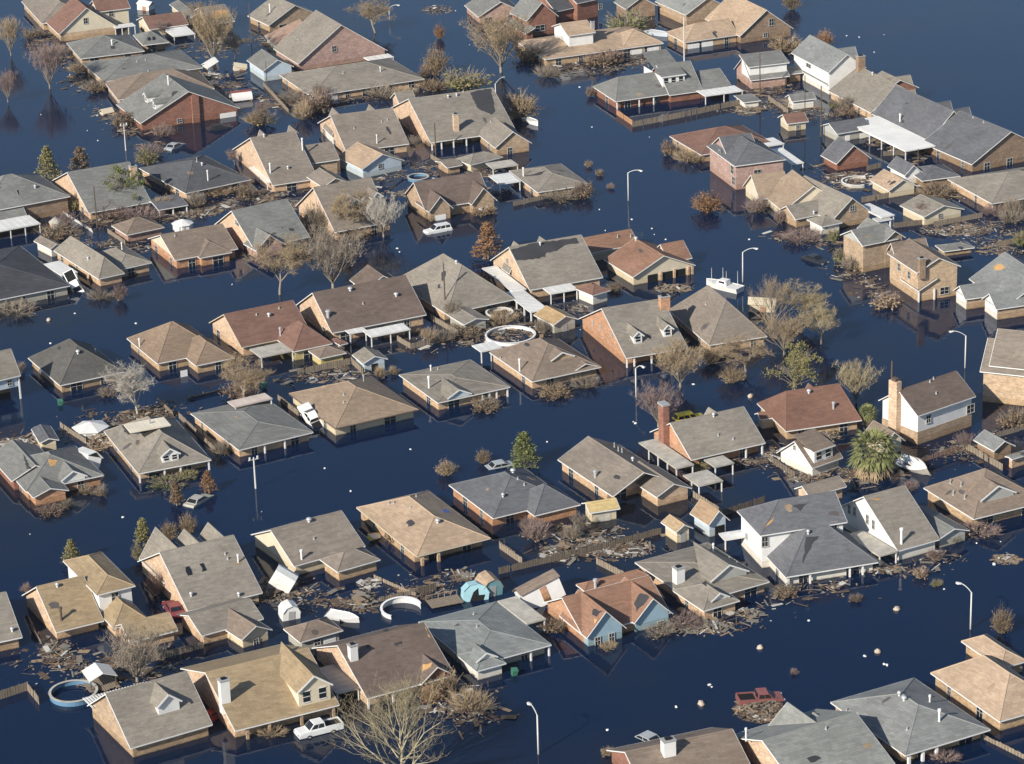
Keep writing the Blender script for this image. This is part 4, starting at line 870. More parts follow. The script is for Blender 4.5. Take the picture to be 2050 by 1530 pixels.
h.block(q(42,385,948), q(42,727,865), q(42,235,850), 1.7, ap=q(42,430,790), roof='brown', wall='gsiding', win=None); h.wpx('f', q(42,515,940), .9, .9); h.garage('f', .75, 1.6)
h.patch([q(42,465,735),q(42,478,733),q(42,552,792),q(42,540,797)], mat('yellow_plank', (.6,.45,.18), .8), 'loose_plank', .1)
h = H('house', 'pale grey shingled hip roof with small front bay')
h.block((945,1336), (1103,1292), q(42,1300,790), 1.6, ap=(966,1262), roof=(.22,.235,.225), wall='gsiding', ins=(.4,1.0,.4,.4)); h.posts([.98,.75])
h.block(q(42,1735,1170), q(42,1945,1092), 5, 1.55, sl=.45, roof=(.22,.235,.225), wall='white'); h.dormer(q(42,1740,1100), 2.4, .3, .6, win=False); h.stubs([q(42,1715,730), q(42,1740,825)])
h.cover(q(43,210,797), q(43,342,750), q(43,0,620), 1.6, M_GSHEET, posts=2)
h = H('house', 'light tan hip roof with scrap of blue plastic on it')
h.block((834.6,1115.8), (983.7,1080.5), (710.5,1018.6), 1.7, ap=q(32,1400,1352), roof='tan', wall='tanbrick', ins=(.4,1.6,.4,.4), trim='cream'); h.posts([.08,.3], w=.35, m=wallm('peach'))
h.vents([q(32,1440,1405)], .3); h.stubs([q(32,1065,1260), q(32,1103,1255), q(32,1230,1290), q(32,1275,1205)]); h.patch([q(32,1465,1305),q(32,1500,1300),q(32,1540,1325),q(32,1490,1325)], mat('blue_plastic', (.08,.14,.5), .5), 'plastic_scrap')
h = H('house', 'grey hip roof with white gable panel, beside the light tan roof')
h.block(q(42,340,365), q(42,900,222), q(41,1890,130), 1.7, ap=q(42,105,80), kind='gab', axis='u', roof='gbrown', wall='cream', win=None)
h.block(q(42,672,408), q(42,1006,318), q(42,528,315), 1.65, ap=q(42,745,250), roof='gbrown', wall='tanbrick', win=None); h.pipe(q(42,398,305), 1.1, .14); h.vents([q(42,455,20)], .35, M_METAL); h.stubs([q(42,492,152)])
h = H('house', 'blue grey hip roof with brick walls and right front wing')
h.block((987.6,1039.5), (1140,1003), (897.4,972.8), 1.7, ap=(985,953), roof='bgray', wall='orange', ins=(.4,1.0,.4,.4)); h.vents([q(33,103,1020)], .35); h.vents([q(32,1940,1208)]); h.stubs([q(33,190,1115), q(33,140,1070)])
h.block((1070,1034.3), (1159.5,1009.9), 7, 1.65, ap=q(33,278,1108), roof='bgray', wall='orange', win=None)
h = H('house', 'orange brown roof with two pale blue front gables and brick side')
h.block(q(43,662,912), q(43,1330,735), q(43,345,640), 1.5, ap=q(43,482,598), kind='gab', axis='u', roof='rust', wall='orange', win=None, back=.9)
h.block(q(43,668,915), q(43,965,832), 7, 1.52, ap=q(43,812,703), kind='gab', axis='v', roof='rust', wall='blue', win=None); h.wpx('f', q(43,750,935), .8, 1.3); h.wpx('f', q(43,857,905), .8, 1.3)
h.block(q(43,1032,802), q(43,1335,732), 7, 1.52, ap=q(43,1182,603), kind='gab', axis='v', roof='rust', wall='blue', win=None); h.wpx('f', q(43,1232,800), .9, .9)
h.block(q(43,650,555), q(43,1180,460), q(43,525,520), 1.8, sl=.5, kind='hip', roof='rust', wall='orange', win=None)
h.patch([q(43,1065,580),q(43,1080,565),q(43,1150,595),q(43,1050,710),q(43,1030,650)], M_FELT); h.patch([q(43,715,685),q(43,790,700),q(43,745,745),q(43,710,730)], M_FELT); h.pipe(q(43,735,520), .9, .2, M_METAL); h.patch([q(43,722,760),q(43,750,765),q(43,730,800)], M_DECK, 'bare_plywood')
h = H('house', 'gray brown hip roof with white chimney and stepped front peaks')
h.block(q(43,1500,645), (1540,1166), q(43,1040,335), 1.6, ap=q(43,1690,395), roof='tgray', wall='peach', ins=(.4,.6,.4,.4)); h.chimney(q(43,1372,478), 1.9, 1.2, 1.0, M_WHITE); h.pipe(q(43,1637,245), .9, .1); h.stubs([q(43,1760,310), q(43,1818,350)], .5)
h.block(q(43,1562,708), q(43,1845,632), 7, 1.55, sl=.45, roof='tgray', wall='peach'); h.dormer(q(43,1620,490), 5.2, .4, .55, wall='gsiding', win=False); h.dormer(q(43,1625,632), 2.2, .25, .6, win=False)
h.patch([q(43,1215,470),q(43,1290,420),q(43,1400,490),q(43,1330,580)], M_WHITE, 'white_flashing', .3)
h = H('house', 'pale grey hip roof with white vents, cut by the bottom right')
h.block(q('f',1300,992), q('f',1838,828), q('f',830,655), 1.6, ap=q('f',1375,665), roof=(.24,.245,.235), wall='peach', ins=(.4,1.2,.4,.4)); h.vents([q('f',1293,640)], .3); h.vents([q('f',1262,610)]); h.pipe(q('f',1515,770), 1.3, .14); h.pipe(q('f',1455,650), .7, .1); h.posts([.06,.22,.38], w=.3); h.stubs([q('f',1312,825), q('f',930,705)])
h = H('house', 'light tan hip roof at the right border above the pale grey roof')
h.block(q('f',1895,777), q('f',2300,670), q('f',1450,473), 1.6, ap=q('f',1958,465), roof=(.44,.325,.23), wall='tanbrick', trim='white')
h.block(q('f',1905,440), q('f',2080,400), 8, 1.6, kind='hip', sl=.6, roof=(.44,.325,.23), wall='tanbrick', win=None)
h = H('house', 'grey gable roof with pointed rear gable at the bottom border')
h.block(q('f',640,1230), q('f',1260,1060), q('f',128,885), 1.7, ap=q('f',347,890), kind='gab', axis='u', roof=(.24,.245,.225), wall='peach', win=None, ins=(.9,.4,.4,.4)); h.pipe(q('f',295,880), 1.1, .1); h.stubs([q('f',800,820)])
h.rear(q('f',555,650), 4.3, 5.5, 1.75, (.24,.245,.225)); h.rear(q('f',720,715), 3.2, 6, 1.7, (.24,.245,.225))
h = H('house', 'brown roof with white chimney box poking into the bottom border')
h.block((1290,1590), (1500,1535), (1230,1500), 1.6, sl=.45, kind='gab', axis='u', roof='brown', wall='red', win=None); h.chimney((1338,1508), 1.6, 1.4, 1.0, M_WHITE)
h = H('house', 'gray brown roof with slatted pergola, lower left by the round pool')
h.block(q(41,1000,1760), q(41,1640,1590), q(41,640,1440), 1.6, ap=q(41,830,1335), kind='gab', axis='u', roof='tgray', wall='buff', win=None); h.dormer(q(41,1215,1500), 2.6, 1.2, .8, wall='white', win=False)
M = M_GSHEET
mb = MB()
for i in range(22):
    A = h.inv @ W((q(41,670,1400)[0] + i*(q(41,1150,1275)[0]-q(41,670,1400)[0])/21, q(41,670,1400)[1] + i*(q(41,1150,1275)[1]-q(41,670,1400)[1])/21), 1.9)
    mb.box(A.x-.1, A.y-1.6, 1.85, A.x+.1, A.y+1.2, 1.95)
mb.build('pergola', M_SHEET, h.root)
for hh in ALLH:
    if hh.cat == 'house' and hh.roofs:
        for _ in range(rnd.choice((0, 1, 1, 2, 3))): hh.scab()
# ------------------------------------------------------------------ small sheds and shelters
h = H('shed', 'tiny tan roofed cream shed beside the plank fence', 'shed')
h.block(q(43,1350,105), q(43,1478,68), q(43,1245,25), 1.9, sl=.6, kind='gab', axis='v', roof=(.42,.31,.19), wall='cream', win=None); h.door('f', (h.rect[0]+h.rect[2])/2, .8, 1.4, M_GRAYT)
h = H('shed', 'narrow pale blue shed with tan roof, open at the front', 'shed')
h.block(q(33,1600,1430), q(33,1760,1385), q(33,1465,1335), 2.0, ap=q(33,1680,1310), kind='gab', axis='v', roof=(.36,.25,.16), wall='lblue', win=None); h.door('f', (h.rect[0]+h.rect[2])/2+.3, 1.4, 1.3, M_BLACK)
h = H('shed', 'wrecked shed with yellow roof sheathing and open white front', 'shed')
h.block(q(33,690,1335), q(33,930,1308), 3.4, 1.7, sl=.45, kind='gab', axis='u', roof=(.55,.42,.20), wall='cream', win=None); h.door('f', (h.rect[0]+h.rect[2])/2, 1.8, 1.0, M_GSHEET)
def prism_shed(p, z, r, hw, hr, n, label, name='shed', wall=None, roof=None, rot=(0,0,0), dome=False, sx=1.0):
    e = empty(name, W(p, 0) + Vector((0,0,z)), 0, label, 'shed', rot=rot)
    mb = MB(); mb.lathe([(r, -.9), (r, hw)], n, sx=sx); w = mb.build('wall', wall or M_WHITE, e)
    rb = MB()
    if dome: rb.lathe([(r * 1.05, hw - .05), (r * .9, hw + hr * .5), (r * .5, hw + hr * .9), (.05, hw + hr)], n, sx=sx)
    else: rb.lathe([(r * 1.12, hw - .1), (r * 1.12, hw), (.06, hw + hr)], n, sx=sx)
    rb.build('roof', roof or M_SHEET, e)
    db = MB(); db.box(-.45, -r * math.cos(math.pi / n) - .06, -.6, .45, -r * math.cos(math.pi / n) + .05, hw - .15); db.build('door', M_GRAYT, e)
    return e
def arch_shed(p, wd, L, hh, rot, label, wall, roof, torn=False):
    e = empty('shed', W(p, 0), 0, label, 'shed', rot=rot); hw = wd / 2
    pr = [(-hw, -.5), (hw, -.5), (hw, hh * .5), (hw * .62, hh * .85), (0, hh), (-hw * .62, hh * .85), (-hw, hh * .5)]
    mb = MB()
    for y in (0, L): mb.face([(x, y, z) for x, z in pr])
    for (x0, z0), (x1, z1) in ((pr[1], pr[2]), (pr[6], pr[0])): mb.face([(x0, 0, z0), (x1, 0, z1), (x1, L, z1), (x0, L, z0)])
    mb.build('wall', wall, e); rb = MB()
    for (x0, z0), (x1, z1) in zip(pr[2:6], pr[3:7]): rb.hexa([(x0*1.02, -.12, z0), (x1*1.02, -.12, z1), (x1*1.02, L + .12, z1), (x0*1.02, L + .12, z0), (x0*1.05, -.12, z0 + .05), (x1*1.05, -.12, z1 + .05), (x1*1.05, L + .12, z1 + .05), (x0*1.05, L + .12, z0 + .05)])
    rb.build('roof', roof, e); db = MB()
    if torn: db.face([(-hw*.5, -.02, -.4), (hw*.55, -.02, -.4), (hw*.7, -.02, hh*.4), (hw*.2, -.02, hh*.35), (hw*.1, -.02, hh*.75), (-hw*.25, -.02, hh*.5)])
    else: db.box(-.4, -.05, -.4, .4, -.004, hh * .62)
    db.build('torn_opening' if torn else 'door', M_BLACK if torn else M_GRAYT, e); return e
prism_shed(q(21,1402,540), 0, 1.7, 1.3, .7, 8, 'white eight sided shed behind the cream gabled house')
prism_shed(q(21,432,530), 0, 1.1, 1.3, .9, 6, 'little tan hexagonal gazebo by the brown brick wall', 'gazebo', wallm('tanbrick'), M_GSHEET)
prism_shed(q(31,697,705), 0, 2.4, .75, .75, 6, 'white six sided canopy next to the lumber heap', 'canopy', M_WHITE, M_SHEET)
arch_shed(q(42,310,520), 2.9, 2.6, 2.1, (math.radians(38), math.radians(-30), math.radians(60)), 'white shed tipped on its side between two grey roofs', M_WHITE, M_SHEET)
arch_shed(q(42,320,770), 2.2, 2.0, 1.8, (0, .1, math.radians(20)), 'small white arched hut behind the brown hip roof', M_WHITE, M_SHEET)
arch_shed(q(42,1730,625), 3.2, 1.6, 2.2, (math.radians(-12), math.radians(10), math.radians(10)), 'overturned light blue shed with torn open front', mat('turquoise_sheet', (.36,.60,.66), .6, big=.12), mat('turquoise_sheet', (.36,.60,.66), .6, big=.12), True)
arch_shed(q(42,1860,590), 2.6, 2.6, 2.3, (.05, .1, math.radians(24)), 'teal arched shed with brown roof beside the torn light blue one', mat('teal_sheet', (.16,.34,.37), .6, big=.12), roofm('tan'))
def leaning_box(p, size, rot, label, wall=M_WHITE, roofc='brown', name='shed', cat='shed'):
    L, B, Hh = size; e = empty(name, W(p, 0), 0, label, cat, rot=rot)
    mb = MB(); mb.hexa([(0,0,-.6),(L,0,-.6),(L,B,-.6),(0,B,-.6),(0,0,Hh),(L,0,Hh),(L,B,Hh),(0,B,Hh)]); mb.build('wall', wall, e)
    rb = MB(); rb.hexa([(-.15,-.2,Hh),(L+.15,-.2,Hh),(L+.15,B/2,Hh+.7),(-.15,B/2,Hh+.7),(-.15,-.2,Hh+.1),(L+.15,-.2,Hh+.1),(L+.15,B/2,Hh+.8),(-.15,B/2,Hh+.8)])
    rb.hexa([(-.15,B/2,Hh+.7),(L+.15,B/2,Hh+.7),(L+.15,B+.2,Hh),(-.15,B+.2,Hh),(-.15,B/2,Hh+.8),(L+.15,B/2,Hh+.8),(L+.15,B+.2,Hh+.1),(-.15,B+.2,Hh+.1)])
    rb.build('roof', roofm(roofc) if isinstance(roofc, str) else roofc, e)
    db = MB(); db.box(L*.45,-.05,-.3,L*.45+.9,-.004,Hh-.25); db.build('door', wallm('orange'), e); return e
leaning_box(q(43,215,690), (5.2,2.8,1.9), (math.radians(-14), math.radians(-16), math.radians(24)), 'white shed floated askew with brown door and roof')
leaning_box(q(31,760,985), (4.4,2.0,1.4), (math.radians(24), math.radians(10), math.radians(122)), 'white camper box thrown on its side against the grey hip house', M_WHITE, M_SHEET, 'camper', 'camper')
leaning_box(q(11,1600,560), (2.6,1.8,1.2), (.2, -.3, .7), 'white crate like shed tumbled behind the brick gable house', M_WHITE, M_SHEET)
leaning_box(q(11,1790,545), (2.4,1.5,.9), (-.1, .25, .2), 'cream box shed adrift beside the pale blue garage', M_CREAM, M_CREAM)
leaning_box(q(11,1050,75), (3.0,2.2,1.3), (0, .1, -.5), 'white shed at the top edge behind the maroon house', M_WHITE, M_SHEET)
leaning_box((1498,625), (4.0,2.2,1.3), (.05, .05, math.radians(-8)), 'cream camper behind the plain hip roof and bare trees', M_CREAM, M_CREAM, 'camper', 'camper')
leaning_box(q(11,790,885), (2.2,1.4,.25), (.1,.0,.6), 'cream skiff of torn siding floating by the brick gable house', M_CREAM, M_CREAM, 'floating_box', 'box')
e = empty('storage_tank', W(q(11,1845,755), .2), math.radians(18), 'white barrel roofed tank shed lying with red top', 'tank')
mb = MB(); n = 12
for i in range(n):
    a0, a1 = math.pi*i/n, math.pi*(i+1)/n; R_ = 1.5
    mb.face([(-2, R_*math.cos(a0), R_*math.sin(a0)), (2, R_*math.cos(a0), R_*math.sin(a0)), (2, R_*math.cos(a1), R_*math.sin(a1)), (-2, R_*math.cos(a1), R_*math.sin(a1))], 0)
mb.build('shell', mat('white_tank_paint', (.78,.75,.72), .5, big=.06), e); mb = MB(); mb.lathe([(1.48,0),(1.0,.04),(.05,.06)], 18); o = mb.build('end_panel', mat('rust_red', (.30,.09,.07), .7, big=.15), e); o.rotation_euler = (0, math.pi/2, 0); o.location = (2, 0, 0)
mb = MB(); mb.box(-2.05,-.6,1.40,2.05,.5,1.53); mb.build('top_panel', mat('rust_red', (.30,.09,.07), .7, big=.15), e)
h = H('carport', 'low dark grey flat roof in the yard below the charcoal hip roof', 'carport')
h.block(q(21,1215,390), q(21,1420,335), q(21,1165,300), 1.2, sl=.15, kind='gab', axis='u', roof='bgray', wall='buff', walls=False, win=None); h.posts([.02,.5,.98])
h = H('shed', 'grey lean-to roof joining the white banded house and the white one', 'shed')
h.block(q(14,290,560), q(14,390,540), q(14,280,500), 1.9, sl=.2, kind='gab', axis='u', roof='gray', wall='brown', win=None)
h = H('shed', 'tan brick storage shed between the hip garage and the pale cover', 'shed')
h.block(q(12,1510,1290), q(12,1620,1262), q(12,1440,1235), 1.3, sl=.2, kind='gab', axis='u', roof='gbrown', wall='buff', win=None)
h = H('shed', 'grey flat topped shed beside the white patio cover and board fence', 'shed')
h.block(q(13,1870,790), q(13,1990,765), q(13,1845,730), 1.2, kind='flat', roof='gray', wall='white', win=None)
h = H('shed', 'small brown roofed shed behind the yellow shed and white patio posts', 'shed')
h.block(q(22,690,1425), q(22,745,1405), q(22,625,1380), 1.6, sl=.4, roof='maroon', wall='peach', win=None)
h = H('carport', 'white flat carport behind the narrow pale blue shed', 'carport')
h.block(q(24,960,465), q(24,1060,445), q(24,930,440), 1.7, kind='flat', roof=(.7,.69,.66), walls=False, win=None); h.posts([.02,.98])
# white gazebo on a wrecked deck
e = empty('gazebo', W(q(41,770,1270)), math.radians(24), 'white roofed gazebo standing on broken wooden deck', 'gazebo')
mb = MB(); mb.hexa([(-1.7,-1.6,1.5),(0,-1.6,2.2),(0,1.6,2.2),(-1.7,1.6,1.5),(-1.7,-1.6,1.58),(0,-1.6,2.28),(0,1.6,2.28),(-1.7,1.6,1.58)]); mb.hexa([(0,-1.6,2.2),(1.7,-1.6,1.5),(1.7,1.6,1.5),(0,1.6,2.2),(0,-1.6,2.28),(1.7,-1.6,1.58),(1.7,1.6,1.58),(0,1.6,2.28)]); mb.build('roof', M_SHEET, e)
for x in (-1.5,1.5):
    for y in (-1.4,1.4): mb = MB(); mb.box(x-.06,y-.06,-.5,x+.06,y+.06,1.6); mb.build('post', M_WOODP, e)
mb = MB()
for i in range(14): mb.box(-1.8+i*.26,-1.8+rnd.uniform(-.4,.2),.25,-1.58+i*.26,1.8+rnd.uniform(-.2,.4),.33)
mb.build('deck', M_FENCE, e)
mb = MB()
for i in range(16): mb.box(-2.0+i*.26,-1.2,.35,-1.78+i*.26,1.2,.42)
for i in range(6): mb.box(-2+i*.8,1.1,.4,-1.92+i*.8,1.2,1.0)
mb.box(-2,1.08,1.0,2.1,1.2,1.06)
o = mb.build('deck', M_FENCE, None); o.location = W(q(42,1490,650)); o.rotation_euler = (0,0,math.radians(20)); tag(o, 'wooden pool deck with railing behind the pale shingled roof', 'deck')

# ------------------------------------------------------------------ pools
def pool(p, rpx, label, wall, zt=.5, arc=(0, 1), liner=None, tilt=(0,0,0)):
    r = rpx / ppm(p); e = empty('pool', W(p), 0, label, 'pool', rot=tilt); n = 36; mb = MB(); rb = MB()
    for i in range(n):
        if not (arc[0] <= i / n < arc[1]): continue
        a, b = 2*math.pi*i/n, 2*math.pi*(i+1)/n
        c = lambda R_, t, z: (R_*math.cos(t), R_*math.sin(t), z)
        mb.hexa([c(r-.05,a,-.6), c(r,a,-.6), c(r,b,-.6), c(r-.05,b,-.6), c(r-.05,a,zt), c(r,a,zt), c(r,b,zt), c(r-.05,b,zt)])
        rb.hexa([c(r-.2,a,zt), c(r+.1,a,zt), c(r+.1,b,zt), c(r-.2,b,zt), c(r-.2,a,zt+.06), c(r+.1,a,zt+.06), c(r+.1,b,zt+.06), c(r-.2,b,zt+.06)])
    mb.build('pool_wall', wall, e); rb.build('rim', M_GSHEET if wall is M_LINER else M_WHITE, e); return e
M_LINER = mat('blue_liner', (.12,.24,.37), .5, big=.06)
pool((1022,676), 50, 'oval white walled pool behind the brown hip roof', M_WHITE, .5)
pool((1000,632), 27, 'grey rimmed round pool beside the small gabled shed', M_GSHEET, .6)
pool(q(14,805,1370), 31, 'white rimmed pool near the cottage with brown roof', M_GSHEET, .5, (.12, .8))
pool(q(42,1160,705), 40, 'broken white pool ring with collapsed side', M_SHEET, .65, (.0, .62), tilt=(.06,-.05,.2))
pool(q(41,565,1350), 47, 'blue lined round pool in the lower corner by the pergola', M_LINER, .6)
pool(q(22,1290,150), 21, 'small blue pool with white cover behind the maroon twin gables', M_LINER, .5)

# ------------------------------------------------------------------ street lamps and poles
def lamp(base, topy, arm, label):
    P = W(base); zt = height_at(P, topy); e = empty('street_lamp', P, 0, label, 'street lamp')
    mb = MB(); mb.tube((0,0,-.8), (0,0,zt), .12, .085, 10); mb.build('pole', M_POLE, e, True)
    A = W(arm, zt + .75) - P; A = Vector((A.x, A.y, zt + .75)); mb = MB(); prev = Vector((0,0,zt-.05))
    for i in range(1, 8):
        t = i / 7; c = Vector((A.x * t, A.y * t, zt - .05 + (A.z - zt + .05) * (1 - (1 - t) ** 2))); mb.tube(prev, c, .06, .055, 8); prev = c
    mb.build('arm', M_POLE, e, True)
    d = Vector((A.x, A.y, 0)).normalized(); mb = MB(); mb.bar(A - d * .1 + Vector((0,0,-.02)), A + d * .6 + Vector((0,0,-.06)), .26, .16); mb.blob(A + d * .35 + Vector((0,0,-.14)), (.2,.2,.1), 6, 0, 1); mb.build('lamp_head', [M_POLE, M_WHITE], e); return e
lamp((1258,402), 346, (1280,341), 'pale street lamp in open water above the orange brown roof')
lamp((1487,565), 505, (1510,497), 'pale street lamp beside the white motor boat')
lamp((1932,737), 672, (1908,663), 'pale street lamp facing the two storey tan brick house')
lamp((1943,1260), 1186, (1923,1168), 'pale street lamp in the wide water above the light tan roof')
lamp((1078,1510), 1432, (1062,1410), 'pale street lamp near the big yellowish bare tree')
lamp((1273.5,795), 738, (1285,733), 'pale street lamp between the brick gable house and the yellow car')
lamp((780,42), 16, (795,10), 'street lamp half hidden in brown tree at the top')
lamp((993,212), 168, (1006,155), 'street lamp behind the large brown gabled house')
def upole(base, topy, label, r=.13, cross=False, name='utility_pole', m=None):
    P = W(base); zt = height_at(P, topy); e = empty(name, P, 0, label, 'pole')
    mb = MB(); mb.tube((0,0,-.8), (0,0,zt), r, r * .7, 8); mb.build('pole', m or M_WOODP, e)
    if cross: mb = MB(); mb.bar((-.7,-.35,zt-.3), (.7,.35,zt-.3), .12, .12); mb.tube((.5,.25,zt-.25),(.5,.25,zt+.1),.14,.14,8); mb.tube((-.5,-.25,zt-.25),(-.5,-.25,zt+.1),.14,.14,8); mb.build('crossarm', M_POLE, e)
    return e
upole((512,978), 916, 'pale pole with short crossarm before the grey hip roof', .14, True, m=M_POLE); upole((252,302), 248, 'thin pale pole by the red brick gable house', .12, True, m=M_POLE)
upole(q(14,80,715), q(14,75,395)[1], 'pole in front of the white banded brick house'); upole(q(14,415,890), q(14,410,560)[1], 'pole before the white box shed', .1)
upole(q(14,535,1020), q(14,540,640)[1], 'pole between the cream shed and long garage'); upole(q(14,1258,1300), q(14,1250,1110)[1], 'pole at the low end of the big white awning', .1)
upole(q(13,1415,490), q(13,1415,130)[1], 'tall pale pole beside the large tan roofed house', .15, m=M_POLE); upole(q(21,745,520), q(21,735,200)[1], 'pole in front of the big plain grey gable roof')
upole(q(12,1425,1190), q(12,1420,940)[1], 'pole at the corner of the large brown gabled house'); upole(q(22,1500,1200), q(22,1510,790)[1], 'pole at the front of the big tan brown hip roof')
upole(q(34,1058,640), q(34,1055,160)[1], 'dark tall pole next to the tan chimney of the white siding house', .16); upole(q(12,1715,1250), q(12,1715,1120)[1], 'short pole by the low brown garage', .08)
upole(q(12,135,690), q(12,120,470)[1], 'thin pole in front of the pale blue garage', .09); upole(q(11,1925,330), q(11,1915,20)[1], 'thin pole by the bare plywood roof', .1)

# ------------------------------------------------------------------ fences
def fence(pts, label, hgt=.75, m=None, name='board_fence', z0=-.4, lean=0.0):
    Wp = [W(p) for p in pts]; O = Wp[0]; e = empty(name, O, 0, label, 'fence'); mb = MB(); rb = MB(); n = 0; posts = []
    for A, B in zip(Wp, Wp[1:]):
        A, B = A - O, B - O; L = (B - A).length; d = (B - A) / L; sd = Vector((d.y, -d.x, 0)); k = max(2, int(L / .24))
        for i in range(k):
            if rnd.random() < .03: continue
            c = A + d * (i + .5) * L / k; hh = hgt + rnd.uniform(-.05, .05); l = sd * (lean + rnd.uniform(-.03, .03)); hw = d * (L / k / 2 - .008); t = sd * .012
            mb.hexa([c - hw - t + Vector((0,0,z0)), c + hw - t + Vector((0,0,z0)), c + hw + t + Vector((0,0,z0)), c - hw + t + Vector((0,0,z0)), c - hw - t + l + Vector((0,0,hh)), c + hw - t + l + Vector((0,0,hh)), c + hw + t + l + Vector((0,0,hh)), c - hw + t + l + Vector((0,0,hh))])
        rb.bar(A - sd * .05 + Vector((0,0,hgt - .3)), B - sd * .05 + Vector((0,0,hgt - .3)), .05, .09)
        for i in range(int(L / 2.6) + 1): posts.append(A + d * min(L, i * 2.6) - sd * .09)
    mb.build('fence_panel', m or M_FENCE, e); rb.build('rail', M_FENCE2, e)
    for c in posts[:30]: pb = MB(); pb.box(c.x - .05, c.y - .05, -.5, c.x + .05, c.y + .05, hgt + .04); pb.build('fence_post', M_FENCE2, e)
    return e
fence([q(13,1020,975), q(13,1400,900), q(13,1900,790)], 'long board fence before the red brick house with shed dormer', 1.1)
o = fence([q(13,895,880), q(13,1020,968)], 'short brick coloured fence joining the long board fence', 1.1, wallm('orange'), 'brick_fence')
fence([q(22,1385,1225), q(22,1600,1350)], 'board fence beside the big tan brown hip roof', .9); fence([q(22,1125,1385), q(22,1235,1450), q(22,1465,1395)], 'board fence before the long white patio cover', .9)
fence([q(32,370,275), q(32,770,190)], 'pale board fence below the yellow shed', 1.0); fence([q(32,775,180), q(32,870,270)], 'board fence meeting the pale blue shed', 1.0)
fence([q(32,215,460), q(32,375,590)], 'board fence between the grey hip and tan hip roofs', .9); fence([q(31,1370,600), q(31,1660,880)], 'long board fence along the flooded side yard', .9)
fence([q(31,460,670), q(31,660,800)], 'board fence behind the white canopy', .8); fence([q(31,1230,490), q(31,1335,590)], 'leaning broken fence by the bare white tree', .9, lean=.25)
fence([q(31,1435,455), q(31,1720,385)], 'fallen pale fence panel afloat before the hip roofs', .45, M_FENCE, z0=-.1, lean=.5)
fence([q(43,0,420), q(43,640,270), q(43,1240,110)], 'long weathered fence crossing the back yards', .9, M_FENCE2); fence([q(43,0,225), q(43,175,345)], 'fence spur by the blue grey hip roof', .9)
fence([q(43,740,340), q(43,950,450)], 'fence spur behind the blue gabled house', .9); fence([q(33,1480,1205), q(33,1710,1350)], 'board fence beside the narrow pale blue shed', .9); fence([q(33,1720,1350), q(33,2030,1245)], 'board fence below the separate square patio cover', .9, M_FENCE2)
fence([q(42,950,450), q(42,1270,590)], 'curved fence around the broken white pool', .5); fence([q(42,1000,630), q(42,1270,570)], 'low fence over the broken pool ring', .6); fence([q(42,1910,215), q(42,2035,300)], 'fence stub right of the light tan roof porch', .9)
fence([q(42,1285,580), q(42,1430,540)], 'upright lattice panel by the pool deck', 1.0, M_FENCE2)
fence([q(34,150,905), q(34,340,1035)], 'dark fence by the small white house with dormer', .9, M_FENCE2); fence([q(34,1290,915), q(34,1570,820)], 'reddish fence behind the two storey white siding house', .6, mat('reddish_boards', (.34,.22,.17), .9, kind='board'))
fence([q(34,1585,800), q(34,1890,980)], 'pale fence before the small grey roofed shed', 1.0); fence([q(34,1850,730), q(34,2060,670)], 'fence behind the small grey roofed shed', .8)
fence([q(41,1180,1085), q(41,1560,985)], 'broken fence between the tan wing and the dormered roof', .9); fence([q(41,250,850), q(41,330,960)], 'splintered fence corner beside the tan tower house', .9, lean=.3); fence([q(41,0,1380), q(41,210,1310), q(41,300,1420)], 'grey fence at the lower corner by the blue pool', 1.1)
fence([q(24,840,320), q(24,1300,240)], 'board fence behind the gray brown garage', 1.0); fence([q(24,1080,510), q(24,1370,475)], 'low fence left of the pinkish garage gable', .9, M_FENCE2); fence([q(24,1380,500), q(24,1740,430)], 'pale fence before the pinkish garage gable', .9)
fence([q(24,1850,650), q(24,2050,610)], 'pale fence pieces at the right border by the green shrub', .9); fence([q(23,110,355), q(23,330,305)], 'pale fence at the front of the torn hip roof', .8); fence([q(23,330,305), q(23,640,235)], 'brown fence continuing under dry shrubs', .7, M_FENCE2)
fence([q(14,1000,1165), q(14,1210,1150)], 'fence below the big white awning', .9, M_FENCE2); fence([q(14,880,1275), q(14,985,1250)], 'fence stub by the red brick shed', .9); fence([q(14,140,745), q(14,290,850)], 'fence left of the white box shed', .9)
fence([q(12,105,660), q(12,300,870)], 'fence between the pale blue garage and the carport roof', .9); fence([q(12,1385,1215), q(12,1480,1270), q(12,1600,1250)], 'yard fence below the large brown gabled house', .9)
fence([q('f',1790,880), q('f',2050,1010)], 'tan wooden fence at the bottom right', .6); fence([q(21,825,560), q(21,960,650)], 'pale pinkish fence by the small tan garage', .8)
fence([q(21,500,420), q(21,720,560)], 'white fence panel knocked over beside the little gazebo', .7, M_WHITE, lean=.35)

